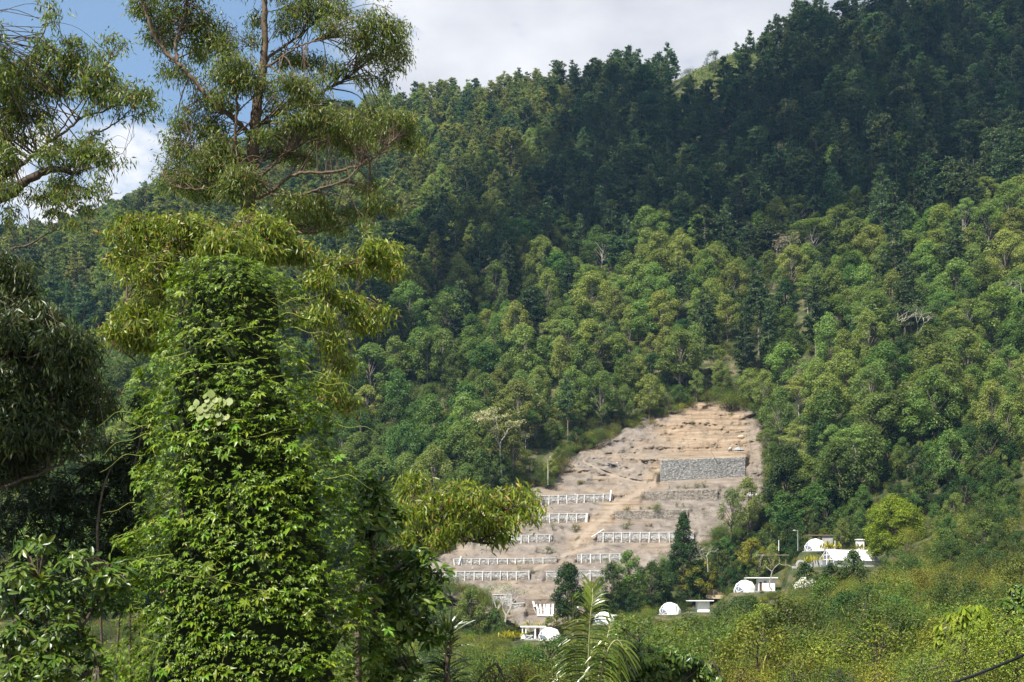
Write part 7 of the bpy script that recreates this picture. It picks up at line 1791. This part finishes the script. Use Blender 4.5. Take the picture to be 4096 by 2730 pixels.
    V, Q = place_leaves(V0, Q0, P - root, unit(a - nn * np.sum(a * nn, 1, keepdims=True)), nn, r.uniform(0.08, 0.14, n))
    put('pale_leaves', mesh_np('pale_leaves', V, Q, [leaf_mat('pale_vine_leaves', [(0, (0.16, 0.23, 0.05)), (1, (0.30, 0.33, 0.12))], 0.35)]), e, kind='stuff')
build_vine()

# ------------------------------------------------------------------ palm and strap plant at the bottom
def leaflet(p, d0, L, w_, droop, twist, r):
    t = np.array([0, 0.18, 0.42, 0.68, 0.88, 1.0]); ws = np.array([0.35, 0.9, 1.0, 0.8, 0.45, 0.04]) * w_
    pts = p + d0 * L * t[:, None] + np.array([0, 0, -1.0]) * (droop * L * t ** 2)[:, None]
    tan = unit(np.gradient(pts, axis=0)); side = unit(np.cross(tan, np.array([0.25 * twist, -0.5, 0.85]))); nn = np.cross(side, tan)
    V = []
    for q, s_, n_, w1 in zip(pts, side, nn, ws): V += [q - s_ * w1 / 2 + n_ * w1 * 0.22, q, q + s_ * w1 / 2 + n_ * w1 * 0.22]
    Q = []
    for i in range(5): Q += [(3 * i, 3 * i + 1, 3 * i + 4, 3 * i + 3), (3 * i + 1, 3 * i + 2, 3 * i + 5, 3 * i + 4)]
    return np.array(V), np.array(Q)

def build_palm():
    d = 28.0; r = np.random.default_rng(71); root = W3(588, 700, d); root[2] = float(ground(root[0], root[1]))
    e = empty('palm_tree', root, label='palm at the bottom centre with one tall upright frond and drooping leaflets', cat='palm')
    top = W3(588, 735, d)
    V, Q = tube(spline([(0, 0, 0), (0.05, 0, (top - root)[2] * 0.5), top - root], 8), [0.12] * 9 if False else np.linspace(0.13, 0.09, len(spline([(0, 0, 0), (0.05, 0, 1), top - root], 8))), 8)
    put('trunk', mesh_np('trunk', V, Q, [M['bark']], smooth=True), e)
    FR = [  # path, leaflet length px, count per side, droop, from, sideways
        ([(588, 735, 0), (588, 690, -.1), (588.5, 655, -.25), (590, 620, -.35), (592.5, 600, -.3), (592.5, 588, -.2)], 34, 44, 0.62),
        ([(587, 735, 0), (580, 690, .4), (574, 650, .7), (573, 615, .8), (572.5, 596, .8)], 24, 26, 0.7),
        ([(587, 735, 0), (575, 700, -.4), (556, 681, -.8), (541, 680, -1.0), (528, 690, -1.1)], 26, 22, 0.7),
        ([(589, 735, 0), (600, 680, -.3), (608, 650, -.5), (617, 640, -.5), (624, 650, -.5), (627, 668, -.4)], 26, 24, 0.95),
        ([(589, 735, 0), (596, 690, .5), (603, 655, .9), (609, 630, 1.1), (612, 618, 1.1)], 22, 20, 0.8),
        ([(588, 735, 0), (604, 705, -.6), (622, 688, -1.0), (640, 690, -1.2)], 24, 18, 0.8),
    ]
    for path, lp, cnt, dr in FR:
        P = spline([W3(a, b, d + c) for a, b, c in path], 40) - root
        V, Q = tube(P, np.linspace(0.022, 0.005, len(P)), 6); f = put('frond', mesh_np('frond', V, Q, [M['rachis']], smooth=True), e)
        arc = np.concatenate([[0], np.cumsum(np.linalg.norm(np.diff(P, axis=0), axis=1))]); arc /= arc[-1]
        T = unit(np.gradient(P, axis=0))
        for k in range(cnt):
            for sd in (-1, 1):
                t = 0.2 + 0.8 * (k + r.uniform(-0.3, 0.3) + 0.5) / cnt; t = min(t, 0.995)
                p = np.array([np.interp(t, arc, P[:, a]) for a in range(3)]); tg = unit(np.array([[np.interp(t, arc, T[:, a]) for a in range(3)]]))[0]
                sv = np.cross(tg, (0, -1.0, 0.15)); sv /= np.linalg.norm(sv)
                fwd = 0.35 + 1.5 * max(0, (t - 0.62) / 0.38) ** 1.3
                dv = unit((sv * sd + tg * fwd + np.array([0, -0.25, 0]) + r.normal(0, 0.09, 3))[None])[0]
                env = 0.55 + 0.45 * math.sin(math.pi * min(1, 0.25 + t * 0.78)); L = 1.12 * lp * d / F * env * r.uniform(0.85, 1.12)
                dd = dr * r.uniform(0.7, 1.25) * (1.0 - 0.75 * max(0, (t - 0.7) / 0.3)) * (1.25 if sd > 0 else 0.9)
                V, Q = leaflet(p, dv, L, 0.050, dd, sd, r)
                put('leaflet', mesh_np('leaflet', V, Q, [M['palm']]), f)
build_palm()

def build_strap_plant():
    d = 24.0; r = np.random.default_rng(72); root = W3(447, 690, d); root[2] = float(ground(root[0], root[1]))
    e = empty('strap_leaved_plant', root, label='dark strap leaved rosette plant left of the tall palm frond', cat='plant')
    P = spline([(0, 0, 0), W3(447, 700, d) - root, W3(449, 640, d) - root], 8); V, Q = tube(P, np.linspace(0.07, 0.04, len(P)), 7); put('stem', mesh_np('stem', V, Q, [M['bark_dark']]), e)
    for k in range(150):
        py = r.uniform(630, 700); az = r.uniform(0, 2 * np.pi); f = (700 - py) / 70
        el = r.uniform(0.0, 0.5) + 1.0 * f * r.uniform(0.5, 1.1)
        dv = np.array([math.cos(az) * math.cos(el), math.sin(az) * math.cos(el), math.sin(el)]); p = W3(447 + r.normal(0, 2), py, d) - root
        V, Q = leaflet(p, dv, r.uniform(28, 44) * d / F, 0.036, r.uniform(0.25, 0.75) * (1 - 0.35 * f), r.choice([-1, 1]), r)
        put('leaf', mesh_np('leaf', V, Q, [M['palm_dark']]), e)
build_strap_plant()

# feathery shrubs close to the camera along the bottom
for k, (px, py, d, h, wd_, leaf, lab) in enumerate((
        (965, 712, 46, 2.6, 1.8, 'bush_green', 'fine leaved feathery shrub under the bright lemon tree at the bottom right'),
        (1005, 715, 44, 3.0, 1.9, 'bush', 'fine leaved yellowish shrub behind the black cable in the corner'),
        (925, 716, 48, 2.0, 1.6, 'bush_green', 'fine leaved shrub left of the black cable end'),
        (880, 716, 52, 1.7, 1.6, 'bush', 'low yellow green shrub at the bottom edge right of centre'),
        (840, 716, 54, 1.9, 1.5, 'broad_dark', 'dark low shrub at the bottom edge right of centre'),
        (795, 716, 55, 1.8, 1.5, 'bush_green', 'low green shrub in the middle of the bottom edge'),
        (745, 716, 55, 1.9, 1.5, 'bush', 'low olive shrub at the bottom edge right of the drooping tree'),
        (520, 716, 52, 2.0, 1.8, 'bush', 'olive shrub at the bottom edge between the strap plant and the palm'),
        (490, 716, 50, 1.9, 1.5, 'bush_green', 'green shrub at the bottom edge right of the strap plant'))):
    tree_from('shrub', broad_parts(950 + k, h=h, wid=wd_, n=30, per=480, size=0.07, trunk_f=0.1, lump=(3.6, 6.0), r0=0.03), 'bark_dark', leaf, W3(px, py, d), lab, 'shrub')

def build_cable():
    A = W3(925, 694.5, 9.5); B = W3(1055, 644, 8.2); dirv = B - A
    P = np.array([A + dirv * t + np.array([0, 0, 0.02 * ((t - 0.5) ** 2) * 4]) for t in np.linspace(-2.2, 3.2, 40)])
    V, Q = tube(P, 0.0098, 8)
    put('cable', mesh_np('cable', V, Q, [M['cable']], smooth=True), label='black cable crossing the lower right corner', cat='cable')
build_cable()

# ------------------------------------------------------------------ the cloud whose shadow lies on the upper slope, and the air
SHADE = np.array([(590, 60), (580, 95), (545, 140), (500, 180), (455, 220), (415, 262), (375, 305), (350, 345), (340, 390), (362, 388), (410, 368), (455, 345), (478, 318), (520, 282), (560, 268), (590, 246), (650, 240), (740, 252), (830, 236), (905, 220), (950, 195), (1030, 165), (1150, 120), (1200, -40), (900, -40), (820, 20), (760, 80), (690, 92), (640, 84)], float)
def build_cloud():
    r = np.random.default_rng(81); H = 980.0; mb = MB()
    bm = bmesh.new(); bmesh.ops.create_icosphere(bm, subdivisions=2, radius=1.0)
    SV = np.array([v.co[:] for v in bm.verts]); SF = np.array([[v.index for v in f.verts] for f in bm.faces]); bm.free()
    L = np.array(SUN)
    for px in np.arange(300, 1210, 15):
        for py in np.arange(-40, 400, 15):
            a, b = px + r.uniform(-6, 6), py + r.uniform(-6, 6)
            ins = in_poly(np.array([a]), np.array([b]), SHADE)[0]; dist = poly_dist(np.array([a]), np.array([b]), SHADE)[0]
            if not ins: continue
            if dist < 8 and r.random() < 0.35: continue
            d = hit(a, b + 14, 380, 1060)
            if d >= 1060: d = 1010
            p = W3(a, b, d); q = p + L * (H - p[2]) / L[2]
            rad = (8 + 5 * min(dist, 20) / 20) * d / F * r.uniform(1.0, 1.5)
            V = SV * (1 + 0.18 * np.sin(SV[:, [1, 2, 0]] * 5 + r.uniform(0, 6, 3))) * np.array([rad, rad * 1.3, rad * r.uniform(0.6, 1.0)]) + q + r.normal(0, 6, 3) * (0, 0, 1)
            mb.add(V, SF)
    put('cloud', mb.mesh('cloud', [M['cloud']], smooth=True), kind='structure')
build_cloud()

def build_haze():
    mb = MB(); mb.box(-1400, 1700, -90, 2450, -60, 520)
    m, t = new_mat('haze'); o = t.nodes.new('ShaderNodeOutputMaterial'); v = t.nodes.new('ShaderNodeVolumePrincipled')
    v.inputs['Color'].default_value = (0.30, 0.58, 1.0, 1); v.inputs['Density'].default_value = 0.000042; v.inputs['Anisotropy'].default_value = 0.0
    t.links.new(v.outputs[0], o.inputs['Volume'])
    put('haze', mb.mesh('haze', [m]), kind='stuff')
build_haze()
